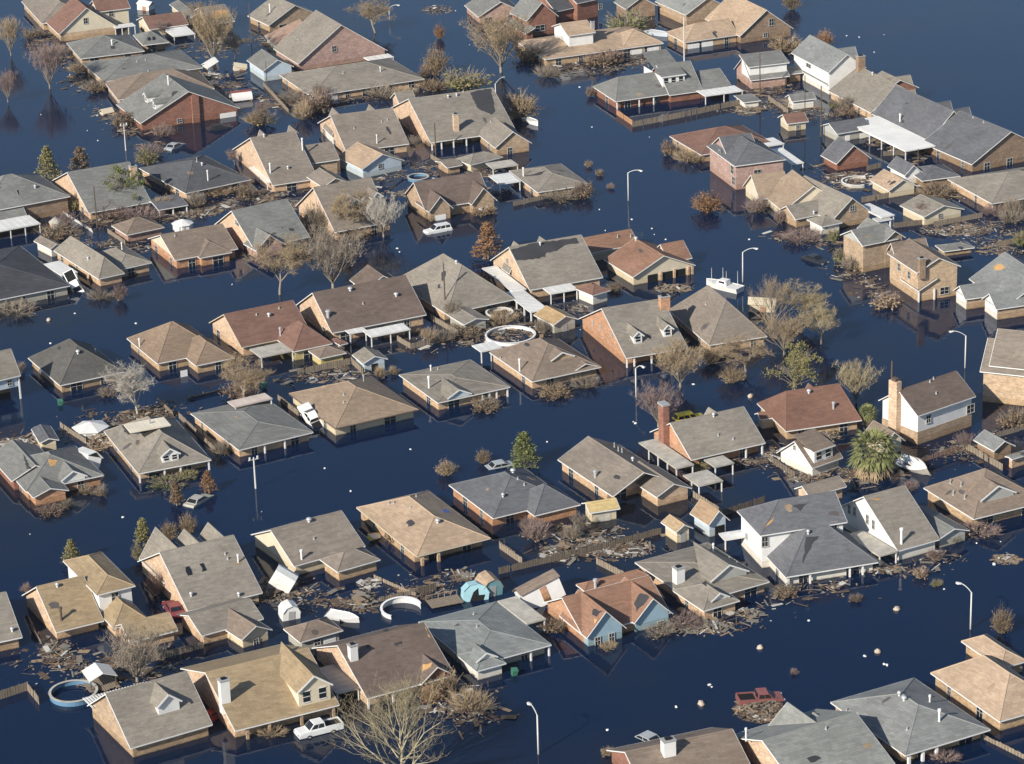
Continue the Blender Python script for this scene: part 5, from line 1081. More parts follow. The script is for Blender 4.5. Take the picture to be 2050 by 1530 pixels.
# ------------------------------------------------------------------ vehicles
def wheel(e, x, y, r=.33):
    mb = MB(); mb.tube((0,-.1,0), (0,.1,0), r, r, 16); t = mb.build('wheel', M_RUBBER, e, loc=(x, y, r)); hb = MB(); hb.tube((0,-.115,0), (0,.115,0), r*.55, r*.55, 12); hb.build('rim', M_METAL, t)
def loft(mb, prof, sect, m=0):              # closed side profile swept across, narrowing with height
    n = len(prof); b = len(mb.v)
    for s_ in (-1, 1):
        for x, z in prof: mb.v.append((x, s_ * sect(z), z))
    for i in range(n): j = (i + 1) % n; mb.f.append((b + i, b + j, b + n + j, b + n + i)); mb.m.append(m)
    mb.f.append(tuple(b + i for i in range(n))); mb.m.append(m); mb.f.append(tuple(b + n + i for i in range(n))[::-1]); mb.m.append(m)
def car(p, ang, kind, pt, label, sink=.55, rot=None, name='car', cat='car', z=0, wheels=True):
    e = empty(name, W(p, 0) + Vector((0, 0, -sink + z)), math.radians(ang), label, cat, rot=rot)
    if kind == 'sedan':
        body = [(-2.3,.3),(-2.35,.7),(-2.2,.88),(-1.4,.95),(1.0,.93),(2.1,.78),(2.32,.6),(2.3,.3)]; cab = [(-1.75,.93),(-1.15,1.4),(.25,1.42),(1.05,.92)]
    elif kind == 'suv':
        body = [(-2.3,.4),(-2.35,1.0),(-2.25,1.08),(1.0,1.08),(2.15,.98),(2.35,.75),(2.3,.4)]; cab = [(-2.25,1.07),(-2.05,1.75),(.3,1.78),(1.15,1.07)]
    else:
        body = [(-2.7,.45),(-2.75,1.02),(-2.7,1.06),(-.62,1.06),(-.6,1.08),(1.2,1.08),(2.5,.98),(2.7,.8),(2.65,.45)]; cab = [(-.6,1.07),(-.5,1.78),(.7,1.8),(1.45,1.07)]
    mb = MB(); loft(mb, body, lambda z: .9 - max(0, z - .8) * .12)
    loft(mb, [(x, z - .02) for x, z in cab], lambda z: .84 - max(0, z - .95) * .22)
    mb.build('body', pt, e)
    (x0,z0),(x1,z1),(x2,z2),(x3,z3) = cab; sy = lambda z: .84 - max(0, z - .97) * .22
    L_ = lambda u, v, t: u + (v - u) * t
    for s_ in (-1, 1):
        zl, zh = L_(z0,z1,.2), L_(z0,z1,.85); k = 3 if kind == 'suv' else 2
        xa0, xa1, xb0, xb1 = L_(x0,x1,.2)+.1, L_(x3,x2,.2)-.1, L_(x0,x1,.85)+.08, L_(x3,x2,.85)-.08
        for i in range(k):
            f0, f1 = i / k + .025, (i + 1) / k - .025
            gb = MB(); gb.face([(L_(xa0,xa1,f0), s_*(sy(zl)+.012), zl), (L_(xa0,xa1,f1), s_*(sy(zl)+.012), zl), (L_(xb0,xb1,f1), s_*(sy(zh)+.012), zh), (L_(xb0,xb1,f0), s_*(sy(zh)+.012), zh)]); gb.build('side_window', M_GLASS, e)

    for (xa, za, xc, zc, o) in ((x3, z3, x2, z2, .02), (x0, z0, x1, z1, -.02)):
        a, c = .12, .9; wb = MB(); wb.face([(L_(xa,xc,a)+o, -.7, L_(za,zc,a)+.015), (L_(xa,xc,a)+o, .7, L_(za,zc,a)+.015), (L_(xa,xc,c)+o, .6, L_(za,zc,c)+.015), (L_(xa,xc,c)+o, -.6, L_(za,zc,c)+.015)]); wb.build('windshield' if o > 0 else 'rear_window', M_GLASS, e)
    if kind == 'pickup':
        bb = MB(); bb.box(-2.6,-.72,1.062,-.75,.72,1.075); bb.build('bed_floor', M_BLACK, e)
        rb = MB(); rb.box(-2.72,-.88,1.06,-.62,-.74,1.2); rb.box(-2.72,.74,1.06,-.62,.88,1.2); rb.box(-2.74,-.74,1.06,-2.62,.74,1.2); rb.build('bed_wall', pt, e)
    for s_ in (-1, 1):
        hb = MB(); xl = body[-2][0]; hb.box(xl-.12, s_*.66-.16, body[-2][1]-.08, xl+.03, s_*.66+.16, body[-2][1]+.1); hb.build('headlight', M_METAL, e)
    if wheels:
        for x in (-1.45, 1.45):
            for y in (-.82, .82): wheel(e, x, y)
    return e
PW = paint('white', (.78,.78,.76)); PD = paint('dark', (.03,.032,.038)); PT = paint('tan', (.42,.40,.34)); PS = paint('silver', (.40,.42,.43)); PY = paint('yellow', (.80,.60,.03)); PR = paint('faded_red', (.27,.10,.09))
car((876,463), 26+180, 'suv', PW, 'white sport utility wagon in water before the maroon twin gable house', .6, name='suv', cat='car')
car((638,1465), 205, 'pickup', PW, 'white pickup truck parked beside the big dormered tan roof', .35, name='pickup_truck', cat='truck')
car(q(32,470,640), 0, 'pickup', PW, 'white pickup truck standing tilted against the tan hip roof', -.2, (math.radians(-10), math.radians(-38), math.radians(128)), 'pickup_truck', 'truck')
car(q(21,585,985), 0, 'pickup', PW, 'white van cab up ended beside the very dark hip roof', -.2, (math.radians(30), math.radians(40), math.radians(-55)), 'van', 'van')
car((1381,836), 20, 'suv', PY, 'yellow car sunk to its windows behind the tall brick chimney', .95)
car((1632,522), -50, 'sedan', PD, 'dark sedan half sunk near the bay window house', .5)
car((398,1003), 58, 'sedan', PT, 'tan sedan half sunk before the dormered grey hip house', .62)
car((1302,1480), -48, 'sedan', PS, 'silver sedan nearly under water at the bottom edge', .95)
car((1521,1402), 15, 'pickup', PR, 'dull red wrecked truck sitting on a raft of debris', .5, (math.radians(6), math.radians(4), math.radians(12)), 'pickup_truck', 'truck')
car(q(11,1680,985), 24, 'sedan', PD, 'dark sedan parked against the red brick gable wall', .5); car(q(32,1930,960), 22, 'sedan', PS, 'grey car roof just above water near the green conifer', .85)
car(q(41,1330,705), 110, 'sedan', paint('maroon', (.22,.05,.06)), 'dull red car between the tan tower house and the grey roof', .2); car(q('e',335,735), 60, 'sedan', paint('bright_red', (.42,.05,.03)), 'bright red car in shade beside the dormered tan roof', .4)
car(q(11,1340,1130), 60, 'sedan', PS, 'wrecked grey car amid brush by the red brick gable', .5); car(q(13,30,850), 30, 'sedan', PW, 'white car nearly hidden beside the large brown gabled house', .8)
def boat(p, ang, L, label, rot=None, cabin=True, m=None, z=0, poles=0):
    e = empty('boat', W(p, 0) + Vector((0,0,z)), math.radians(ang), label, 'boat', rot=rot); k = L / 6; mb = MB(); n = 10; b = 0
    rings = []
    for i in range(n + 1):
        t = i / n; x = (-3 + 6 * t) * k; w = 1.05 * k * (1 - max(0, (t - .45) / .55) ** 2.2) + .02; zt = (.75 + .25 * t * t) * k
        rings.append([(x, -w, zt), (x, -w * .75, -.1 * k), (x, 0, -.35 * k), (x, w * .75, -.1 * k), (x, w, zt)])
    for r0, r1 in zip(rings, rings[1:]):
        for j in range(4): mb.face([r0[j], r1[j], r1[j+1], r0[j+1]])
    mb.face(rings[0]); mb.build('hull', m or M_WHITE, e)
    db = MB()
    for r0, r1 in zip(rings, rings[1:]): db.face([(r0[0][0], r0[0][1]*.9, r0[0][2]-.08), (r1[0][0], r1[0][1]*.9, r1[0][2]-.08), (r1[4][0], r1[4][1]*.9, r1[4][2]-.08), (r0[4][0], r0[4][1]*.9, r0[4][2]-.08)])
    db.build('deck', M_SHEET, e)
    if cabin:
        cb = MB(); cb.hexa([(-.9*k,-.65*k,.6*k),(1.0*k,-.55*k,.7*k),(1.0*k,.55*k,.7*k),(-.9*k,.65*k,.6*k),(-.8*k,-.6*k,1.45*k),(.5*k,-.5*k,1.45*k),(.5*k,.5*k,1.45*k),(-.8*k,.6*k,1.45*k)]); c = cb.build('cabin', M_WHITE, e)
        gb = MB()
        for s_ in (-1,1): gb.hexa([(-.6*k,s_*.62*k,1.0*k),(.5*k,s_*.56*k,1.02*k),(.5*k,s_*.58*k,1.02*k),(-.6*k,s_*.645*k,1.0*k),(-.6*k,s_*.60*k,1.3*k),(.35*k,s_*.55*k,1.3*k),(.35*k,s_*.57*k,1.3*k),(-.6*k,s_*.62*k,1.3*k)])
        gb.build('window', M_GLASS, c)
    for i in range(poles): pb = MB(); x = (-2.2 + i * 1.3) * k; pb.tube((x, .5*k*(1 if i%2 else -1), .6*k), (x, .5*k*(1 if i%2 else -1), 3.0*k), .05, .03, 6); pb.build('rod', M_POLE, e)
    return e
boat((1448,578), 140, 6.5, 'white motor boat with cabin and upright rods beside a street lamp', poles=4, m=M_SHEET)
boat(q(34,1235,965), -62, 6.3, 'greyish white motor boat leaning beside the large palm', (math.radians(30), math.radians(-4), math.radians(-58)), z=.15, m=M_GSHEET); boat(q(13,245,945), -58, 4.5, 'small white boat moored by the brown round tree', cabin=False, z=.1)
boat(q(42,720,765), -30, 4.5, 'white skiff adrift near the brown hip roof', (.2,.0,-.5), cabin=False); boat(q(13,1205,268), -40, 5.5, 'white blue boat beside the house with tan roof', cabin=False, m=mat('pale_blue_hull', (.60,.66,.72), .4)); boat(q(12,520,1262), 20, 3.2, 'small white dinghy by the tall flue', cabin=False)
boat(q(42,965,140), 60, 3.0, 'yellow dinghy beside the light tan hip house', (.5,.3,1.0), cabin=False, m=mat('yellow_hull', (.75,.60,.12), .5))

# ------------------------------------------------------------------ bins, floats, debris
def bin_(p, label, rot=(.2,.1,.3)):
    e = empty('rubbish_bin', W(p) + Vector((0,0,-.25)), 0, label, 'bin', rot=rot); g = mat('green_plastic', (.06,.20,.13), .5)
    mb = MB(); mb.hexa([(-.26,-.28,0),(.26,-.28,0),(.26,.28,0),(-.26,.28,0),(-.34,-.36,1.0),(.34,-.36,1.0),(.34,.36,1.0),(-.34,.36,1.0)]); mb.build('body', g, e); mb = MB(); mb.box(-.37,-.4,1.0,.37,.38,1.08); mb.build('lid', g, e)
bin_(q(31,458,500), 'green wheeled bin floating at the dark hip house corner'); bin_(q(42,2020,1190), 'green wheeled bin floating before the pale shingled roof'); bin_(q(32,105,365), 'green wheeled bin drifting near the fallen fence panel')
M_BALL = mat('weathered_hay', (.50,.42,.33), .9, big=.15, bs=2, fine=.12)
for i, p in enumerate(((1795,1221),(1757,1306),(1404,1411),(1521,1298),(1503,795),(98,642))):
    mb = MB(); mb.blob((0,0,.1), (rnd.uniform(.36,.55),.38,rnd.uniform(.3,.46)), 8, .22); o = mb.build('float', M_BALL, None, True, W(p), (0,0,i)); tag(o, 'round tan floating clump drifting in the flooded street', 'float', 'tan floats in the street')
M_SCRAP = mat('white_foam', (.80,.79,.76), .7)
SC_ = [(1268,845),(1272,848),(822,900),(650,938),(702,984),(524,1025),(246,1036),(795,498),(800,505),(465,570),(272,648),(245,600),(101,688),(1212,462),(1226,374),(1265,440),(1305,458),(1333,480),(1619,1243),(1731,1314),(1770,1330),(1776,1332),(1388,770),(2003,1085),(1955,1088),(1890,1180),(1425,1376),(1354,1416),(700,490),(300,450),(1095,885),(175,262),(82,230),(60,1070),(140,150),(1160,175),(1185,255),(1300,275),(1216,1462),(1420,1372),(1200,420),(195,232),(196,282),(940,90),(912,22),(1115,150),(1720,75),(1695,72),(1750,105),(1770,70),(1990,1130),(150,628),(70,628),(1500,480),(1145,520),(1310,470)]
for i, p in enumerate(SC_):
    s_ = rnd.uniform(.10,.26); mb = MB(); mb.blob((0,0,.03), (s_, s_*rnd.uniform(.5,1), s_*.6), 5, .25); o = mb.build('scrap', M_SCRAP, None, False, W(p), (0,0,rnd.uniform(0,3))); tag(o, 'small white scrap floating on the dark flood water', 'scrap', 'white scraps on the flood water')
WOODS = [mat('plank_%s' % n, c, .9, fine=.15) for n, c in (('tan', (.30,.22,.145)), ('grey', (.22,.20,.17)), ('brown', (.115,.082,.06)), ('white', (.55,.53,.48)))]
def heap(p, wpx, hpx, n, label, z=.5, lmax=2.4, name='debris_heap', cat='debris', wts=(4,4,3,2)):
    s = ppm(p); rx = wpx / 2 / s; ry = hpx / 2 / s / .42; mb = MB()
    for i in range(int(n * 1.7)):
        a = rnd.uniform(0, 6.28); r = math.sqrt(rnd.random()); c = Vector((rx * r * math.cos(a), ry * r * math.sin(a), rnd.uniform(0, z) * (1 - r * .7)))
        t = rnd.uniform(0, 3.14); L = rnd.uniform(.4, lmax) / 2; d = Vector((math.cos(t), math.sin(t), rnd.uniform(-.25, .25))) * L
        mi = rnd.choices(range(4), wts)[0]
        if rnd.random() < .12: mb.bar(c - d * .6, c + d * .6, rnd.uniform(.5, 1.2), .03, mi)
        elif rnd.random() < .6: mb.bar(c - d * .3, c + d * .3, rnd.uniform(.08, .3), rnd.uniform(.03, .12), 2 if mi == 3 else mi)
        else: mb.bar(c - d, c + d, rnd.uniform(.08, .3), rnd.uniform(.03, .07), mi)
    for i in range(n * 5):                      # soaked leaves and chips between the boards
        a = rnd.uniform(0, 6.28); r = rnd.random() ** .6 * 1.15; c = Vector((rx * r * math.cos(a), ry * r * math.sin(a), rnd.uniform(.01, z * .4 + .05) * max(.1, 1 - r))); t = rnd.uniform(0, 3.14); d = Vector((math.cos(t), math.sin(t), rnd.uniform(-.3, .3))) * rnd.uniform(.05, .2)
        mb.bar(c - d, c + d, rnd.uniform(.06, .2), .03, rnd.choice((2, 2, 2, 1, 0)))
    o = mb.build(name, WOODS, None, False, W(p)); tag(o, label, cat, None, 'stuff'); return o
heap(q(31,760,790), 46, 44, 90, 'heap of tan splintered lumber between the sheds and the dormered hip roof', .9, 2.4, wts=(8,1,1,3)); heap(q(31,110,800), 62, 22, 70, 'broken boards behind the damaged grey roof', .9); heap(q(31,1130,580), 110, 26, 150, 'brown wreckage around the bare white tree', .9, 1.6, wts=(2,3,6,1))
heap(q(13,1900,850), 50, 24, 70, 'scattered wreckage at the end of the long board fence', .5); heap(q(44,1010,375), 90, 14, 34, 'grey boards washed against the lean-to porch', .4, 3.2, wts=(2,5,2,2)); heap(q(43,1560,830), 110, 20, 60, 'grey boards and brush before the stepped hip roof', .6, 2.6, wts=(2,6,4,1))
heap(q(43,1900,720), 60, 14, 20, 'long pale planks floating beside the stepped hip roof', .3, 4.0, wts=(1,4,1,3)); heap(q(42,180,560), 80, 40, 70, 'dead reddish brush and boards beside the tipped white shed', .8, 1.6, wts=(3,2,7,1)); heap(q(41,430,1010), 56, 44, 34, 'torn fence boards beside the tan tower house', .6, 2.6, wts=(2,6,2,1))
heap(q(43,480,260), 84, 34, 55, 'white pool frame wreck with blue plastic in the yard', .8, 3.2, wts=(2,4,4,4)); heap(q(43,990,230), 96, 30, 60, 'grey planks near the plank fence', .4, 2.4); heap(q(42,910,500), 34, 22, 26, 'white pallet frame afloat behind the light tan roof', .4, 1.8, wts=(1,1,0,8)); heap(q(42,1640,440), 52, 16, 30, 'planks floating left of the turquoise shed', .3, 2.6)
heap(q(42,870,640), 50, 36, 36, 'collapsed grey fence panels by the broken pool', 1.0, 2.8, wts=(2,7,1,1)); heap(q('f',375,690), 88, 46, 190, 'raft of debris under the dull red wrecked truck', .6, 1.8, wts=(4,4,4,1)); heap(q('f',350,632), 46, 18, 60, 'grey junk heaped over the bed of the dull red truck', .9, 1.2, wts=(2,6,3,1)); heap(q(44,1920,300), 50, 18, 50, 'tan clump of floating debris in the right street', .3, 1.4, wts=(7,3,2,2)); heap(q(23,1330,990), 70, 18, 60, 'wooden deck wreckage below the cream gable porch', .6, 2.4, wts=(6,3,1,2))
heap(q(21,1330,330), 70, 24, 60, 'grey junk in the yard behind the small tan garage', .6, 1.8, wts=(1,5,4,2)); heap(q(21,1500,400), 100, 30, 90, 'brown junk in the yard below the charcoal hip roof', .4, 1.6); heap(q(11,1560,590), 80, 22, 50, 'white wreckage behind the red brick gable house', .6, 2.2, wts=(1,1,1,8)); heap(q(22,1290,250), 76, 30, 60, 'scattered yard junk behind the maroon twin gable roof', .4, 2.0)
heap(q(14,760,1330), 100, 34, 70, 'pale junk around the white rimmed pool', .4, 2.2, wts=(3,3,2,5)); heap(q(24,1560,530), 130, 26, 100, 'brown litter behind the two storey tan brick house', .3, 1.5); heap(q(34,420,1030), 70, 20, 50, 'brown litter in front of the small white dormered house', .3, 1.6); heap(q(23,60,1180), 60, 40, 50, 'grey junk beside the white walkway roof', .5, 1.8); heap(q(42,1610,1380), 40, 26, 30, 'white litter on the brown brush bank', .3, .8, wts=(1,1,1,8))
heap(q(32,600,300), 120, 24, 20, 'few planks floating in the yard behind the tan hip roof', .15, 3.0, wts=(1,4,1,3)); heap(q(33,1900,930), 70, 18, 20, 'toys and planks floating beside the brick chimney house', .3, 1.2); heap(q(34,170,850), 24, 40, 24, 'white timber frame collapsed beside the small white house', 1.2, 2.6, wts=(1,1,0,8)); heap((875,20), 60, 30, 40, 'litter along the top bank of the canal', .3, 1.2); heap(q(11,430,280), 60, 40, 60, 'dead brush along the front gardens at the upper left', .5, 1.4, wts=(1,2,7,1))

# ------------------------------------------------------------------ floating litter between the houses
def litter(pts, wpx, n, label, hi=.12):
    mb = MB(); O = W(pts[0]); cl = []
    segs = list(zip(pts, pts[1:])); tot = sum(math.dist(a, b) for a, b in segs)
    for a, b in segs:
        for _ in range(max(2, int(math.dist(a, b) / tot * n / 26))):
            t = rnd.random(); cl.append((a[0] + (b[0] - a[0]) * t + rnd.gauss(0, wpx * .3), a[1] + (b[1] - a[1]) * t + rnd.gauss(0, wpx * .13), rnd.uniform(.5, 2.4)))
    for _ in range(n):
        c = rnd.choice(cl); P = W((c[0], c[1])) - O; P += Vector((rnd.gauss(0, c[2]), rnd.gauss(0, c[2]), rnd.uniform(.0, hi)))
        t = rnd.uniform(0, 3.14); k = rnd.random(); L = (rnd.uniform(.05, .25) if k < .75 else rnd.uniform(.3, 1.1)); d = Vector((math.cos(t), math.sin(t), rnd.uniform(-.1, .1))) * L
        mb.bar(P - d, P + d, rnd.uniform(.05, .22) if k < .93 else rnd.uniform(.4, .9), .04, rnd.choices(range(4), (4, 4, 9, 1))[0])
    tag(mb.build('floating_litter', WOODS, None, False, O), label, 'litter', None, 'stuff')
litter([q(31,0,800), q(31,600,690), q(31,1300,560)], 60, 700, 'brown litter afloat around the white canopy and the bare white tree')
litter([q(32,0,330), q(32,600,260), q(32,1000,250)], 40, 260, 'thin litter afloat behind the tan hip roof'); litter([q(22,1300,1420), q(22,1900,1330), q(23,600,1300)], 50, 600, 'brown litter around the oval pool and gabled shed')
litter([q(21,400,520), q(21,1000,430), q(21,1900,330)], 60, 1200, 'brown litter afloat behind the left gable houses'); litter([q(22,0,300), q(22,700,330), q(22,1200,250), q(23,0,260)], 50, 900, 'brown litter between the blue gabled garage and twin gables')
litter([q(11,1500,560), q(12,100,800), q(12,600,800)], 60, 900, 'brown litter afloat around the red topped tank shed'); litter([q(11,1450,400), q(11,1900,300)], 50, 400, 'brown litter below the bare plywood roof')
litter([q(11,230,250), q(11,560,560), q(11,820,820), q(11,1150,1150)], 34, 900, 'brown litter along the front gardens at the upper left'); litter([q(13,1850,830), q(14,250,800), q(14,700,900), q(14,1300,1200)], 60, 900, 'brown litter in the yards beside the white box shed')
litter([q(14,500,1330), q(14,1000,1380), q(14,1500,1400), q(24,1500,480), q(24,1950,520)], 60, 1300, 'brown litter in the yards around the cottage pool'); litter([q(24,200,560), q(24,640,640), q(24,1000,1080)], 40, 500, 'brown litter along the street side of the bay window house')
litter([q(33,900,1560), q(43,600,230), q(43,1000,220)], 60, 700, 'brown litter along the long weathered fence'); litter([q(42,100,560), q(42,700,680), q(42,1000,600), q(42,1500,480)], 60, 700, 'brown litter around the broken white pool'); litter([q(41,250,1000), q(41,800,1180), q(41,1250,1150)], 60, 600, 'brown litter around the wrecked gazebo deck')
litter([q(34,200,900), q(34,700,1040), q(34,1250,950), q(34,1900,720)], 50, 700, 'brown litter around the shaggy palm'); litter([q(43,1300,850), q(43,1900,780), q(44,300,560), q(44,1100,400), q(44,1900,160)], 24, 380, 'brown litter along the lower street fronts'); litter([q(13,200,520), q(13,600,560), q(13,1200,460)], 40, 500, 'brown litter before the long tan roof'); litter([q(12,700,740), q(12,1300,700)], 40, 350, 'brown litter before the long carport house')
litter([q(12,900,1380), q(12,1300,1280), q(12,1900,1350)], 50, 500, 'brown litter below the large brown gabled house'); litter([q(42,1350,1300), q(42,1750,1480)], 40, 350, 'brown litter on the brush bank by the peeled roof'); litter([q(23,300,1250), q(23,640,1120)], 40, 200, 'brown litter beside the orange stained shed')

for pts_, w_, n_, lab_ in (([q(11,500,300), q(11,900,340)], 30, 160, 'brown litter between the maroon house and the skylight roof'), ([q(12,100,300), q(12,500,520)], 30, 200, 'brown litter beside the pale blue garage gable'), ([q(14,0,720), q(14,300,640)], 30, 220, 'brown litter under the white banded brick house'), ([q(21,560,620), q(21,1150,700)], 30, 300, 'brown litter behind the gray brown hip roof'), ([q(22,-50,330), q(22,300,180)], 30, 260, 'brown litter below the cream lean-to cover'), ([q(24,1650,600), q(24,2040,720)], 36, 300, 'brown litter above the light grey gabled roof'), ([q(33,300,1480), q(33,900,1480)], 30, 220, 'fine litter between the blue grey hip roof and the yellow wrecked shed')): litter(pts_, w_, n_, lab_)
# ------------------------------------------------------------------ trees and shrubs
T_TRUNK = mat('grey_bark', (.30,.26,.21), .9, fine=.15); T_WHITEB = mat('bleached_bark', (.50,.46,.40), .9, fine=.12); T_YELB = mat('yellowish_bark', (.46,.40,.27), .9, fine=.15)
TW = dict(gray=mat('grey_twigs', (.27,.225,.175), .9), tan=mat('tan_twigs', (.36,.275,.175), .9), purple=mat('purplish_twigs', (.26,.19,.17), .9), yellow=mat('yellow_twigs', (.35,.29,.18), .9), rust=mat('rust_twigs', (.34,.185,.09), .9), white=mat('bleached_twigs', (.46,.42,.36), .9))
def leafm(n, c): return mat(n + '_leaves', c, .8, fine=.3, fs=1.2)
LF = dict(brown=leafm('brown', (.205,.145,.09)), rust=leafm('rust', (.27,.155,.08)), green=leafm('green', (.15,.17,.055)), bright=leafm('bright_green', (.19,.20,.08)), olive=leafm('olive', (.24,.215,.09)), dkbrown=leafm('dark_brown', (.15,.105,.07)), tan=leafm('tan', (.36,.27,.17)), yellow=leafm('yellow', (.30,.225,.10)))
def stick(mb, a, b, r0, r1, n):
    mb.tube(a, b, r0, r1, n, 0, False)
def grow(tb, cb, p, d, L, r, lv, maxlv, up, spread, kids_, tips):
    k = 3 if lv == 0 else 2; q_ = Vector(p); dd = Vector(d)
    for i in range(k):
        dd = (dd + Vector((rnd.gauss(0, .10), rnd.gauss(0, .10), up * .25))).normalized(); e = q_ + dd * L / k; ra = r * (1 - .35 * i / k); rb = r * (1 - .35 * (i + 1) / k)
        stick(tb if lv < maxlv - 1 else cb, q_, e, ra, rb, 6 if lv == 0 else 4 if lv < maxlv - 1 else 3); q_ = e
        if lv < maxlv and (i > 0 or lv > 0):
            for _ in range(kids_[min(lv, len(kids_) - 1)]):
                ax = Vector((rnd.gauss(0, 1), rnd.gauss(0, 1), rnd.gauss(0, .5))).normalized(); nd = (dd + ax * spread * rnd.uniform(.6, 1.2)).normalized()
                if nd.z < -.15: nd.z = abs(nd.z)
                grow(tb, cb, q_, nd, L * rnd.uniform(.5, .75), r * .48, lv + 1, maxlv, up, spread, kids_, tips)
    if lv >= maxlv - 1: tips.append(q_)
def leaf_card(mb, c, s):
    a = Vector((rnd.gauss(0, 1), rnd.gauss(0, 1), rnd.gauss(0, 1))).normalized(); b = a.cross(Vector((rnd.gauss(0, 1), rnd.gauss(0, 1), rnd.gauss(0, 1)))).normalized()
    mb.face([c - a * s, c + b * s * .5, c + a * s, c - b * s * .5])
PROTO = {}
def proto(kind):
    if kind in PROTO: return PROTO[kind]
    st = rnd.getstate(); rnd.seed(sum(map(ord, kind)) * 7); tb, cb, lb = MB(), MB(), MB(); tips = []
    Z = Vector((0, 0, 1))
    if kind.startswith('fan'):               # many stems fanning up from a short trunk; 8 m high
        stick(tb, (0,0,-.8), (0,0,1.0), .22, .18, 7)
        for i in range(17):
            a = i * 2.4 + rnd.uniform(-.3,.3); d = Vector((math.cos(a)*.62*rnd.uniform(.3,1), math.sin(a)*.62*rnd.uniform(.3,1), 1)).normalized(); grow(tb, cb, (0,0,.9), d, 4.4, .085, 1, 3, .25, .42, [2,2,2], tips)
        for t in tips:
            for _ in range(7): d = Vector((rnd.gauss(0,.55), rnd.gauss(0,.55), 1)).normalized(); stick(cb, t - d * .3, t + d * rnd.uniform(.5,1.3), .02, .009, 3)
    elif kind == 'central':                  # straight trunk, forked limbs rising at 45 degrees, open lacy crown; 10 m high
        p0 = Vector((0,0,-1))
        for i in range(8): p1 = Vector((rnd.gauss(0,.06), rnd.gauss(0,.06), -1 + (i + 1) * 1.15)); stick(tb, p0, p1, .26 * (1 - i / 8.6), .26 * (1 - (i + 1) / 8.6), 7); p0 = p1
        for i in range(21):
            f = i / 21; zz = .6 + 6.6 * f; a = i * 2.399; el = rnd.uniform(.55, .95) + f * .3; d = Vector((math.cos(a) * math.cos(el), math.sin(a) * math.cos(el), math.sin(el))); grow(tb, cb, (0,0,zz), d, 4.9 * (1 - f * .62), .11 * (1 - f * .6), 1, 4, .18, .55, [2,2,2,1], tips)
        for t in tips:
            for _ in range(2): d = Vector((rnd.gauss(0,.5), rnd.gauss(0,.5), rnd.gauss(.8,.4))).normalized(); stick(cb, t, t + d * rnd.uniform(.3,.8), .014, .006, 3)
    elif kind.startswith('bare'):            # single trunk, spreading limbs
        grow(tb, cb, (0,0,-.8), Z, 4.6, .24, 0, 4, .15, .85, [4,2,2,2], tips)
        for t in tips:
            for _ in range(3 if kind == 'barelacy' else 6): d = Vector((rnd.gauss(0,.8), rnd.gauss(0,.8), rnd.gauss(.6,.6))).normalized(); stick(cb, t - d * .2, t + d * rnd.uniform(.4,1.0), .018, .008, 3)
        if kind == 'bareleaf':
            for t in tips:
                for _ in range(1): leaf_card(lb, t + Vector((rnd.gauss(0,.3), rnd.gauss(0,.3), rnd.gauss(0,.3))), rnd.uniform(.07,.16))
    elif kind in ('cone', 'cone2'):          # conical, feathery; 6 m high
        stick(tb, (0,0,-.8), (0,0,5.6), .14, .03, 6)
        for i in range(150):
            z = .5 + 5.3 * (i / 150) ** .9; R_ = (1.75 if kind == 'cone' else 1.2) * (1 - (z / 6.2)) + .12; a = rnd.uniform(0, 6.28); t = Vector((R_ * math.cos(a), R_ * math.sin(a), z + rnd.uniform(0,.35))); b = Vector((0,0,z - .15)); stick(cb, b, t, .022, .01, 3)
            for _ in range(13): f = rnd.uniform(.3, 1.08); leaf_card(lb, b.lerp(t, f) + Vector((rnd.gauss(0,.13), rnd.gauss(0,.13), rnd.gauss(0,.13))), rnd.uniform(.09,.2))
    elif kind in ('round', 'shrub', 'shrubb', 'hedge', 'twiggy', 'thicket'):
        hz_, rx = dict(round=(3.6, 1.8), shrub=(1.7, 1.35), shrubb=(1.3, 1.7), hedge=(1.5, 2.6), twiggy=(2.0, 1.4), thicket=(1.6, 2.0))[kind]; few = kind in ('twiggy', 'thicket')
        stick(tb, (0,0,-.6), (0,0,.5), .09, .07, 5)
        for i in range(60 if kind != 'round' else 90):
            a = rnd.uniform(0, 6.28); r = math.sqrt(rnd.random()); zz = rnd.uniform(.35, 1) * (1 - .45 * r * r); t = Vector((rx * r * math.cos(a), rx * r * .8 * math.sin(a), hz_ * zz)); b = Vector((t.x*.25, t.y*.25, .1)); stick(cb, b, t, .025, .008, 3)
            for _ in range(9 if few else 3): d = Vector((rnd.gauss(0,.5), rnd.gauss(0,.5), rnd.gauss(.6,.4))); stick(cb, t.lerp(b,rnd.uniform(.1,.5)), t + d * .5, .016, .006, 3)
            for _ in range(2 if few else 10): f = rnd.uniform(.35, 1.1); leaf_card(lb, b.lerp(t, f) + Vector((rnd.gauss(0,.16), rnd.gauss(0,.16), rnd.gauss(0,.14))), rnd.uniform(.07,.17))
    elif kind in ('leafy', 'pine'):
        grow(tb, cb, (0,0,-.8), Z, 3.4, .2, 0, 3, .2, .8, [4,2,2], tips)
        cl = [Vector((rnd.gauss(0, 1.7), rnd.gauss(0, 1.5), rnd.uniform(2.2, 6.6))) for _ in range(34 if kind == 'leafy' else 22)]
        for c in cl:
            s_ = rnd.uniform(.5, 1.0) * (1 if kind == 'leafy' else .75); stick(tb, (0,0,max(1, c.z - 2)), c, .04, .012, 4)
            for _ in range(95): leaf_card(lb, c + Vector((rnd.gauss(0, s_ * .6), rnd.gauss(0, s_ * .6), rnd.gauss(0, s_ * .42))), rnd.uniform(.1,.22))
    trunk = tb.mesh('trunk', [T_TRUNK], True); crown = cb.mesh('crown', [TW['gray']]) if cb.f else None; leaves = lb.mesh('foliage', [LF['brown']]) if lb.f else None
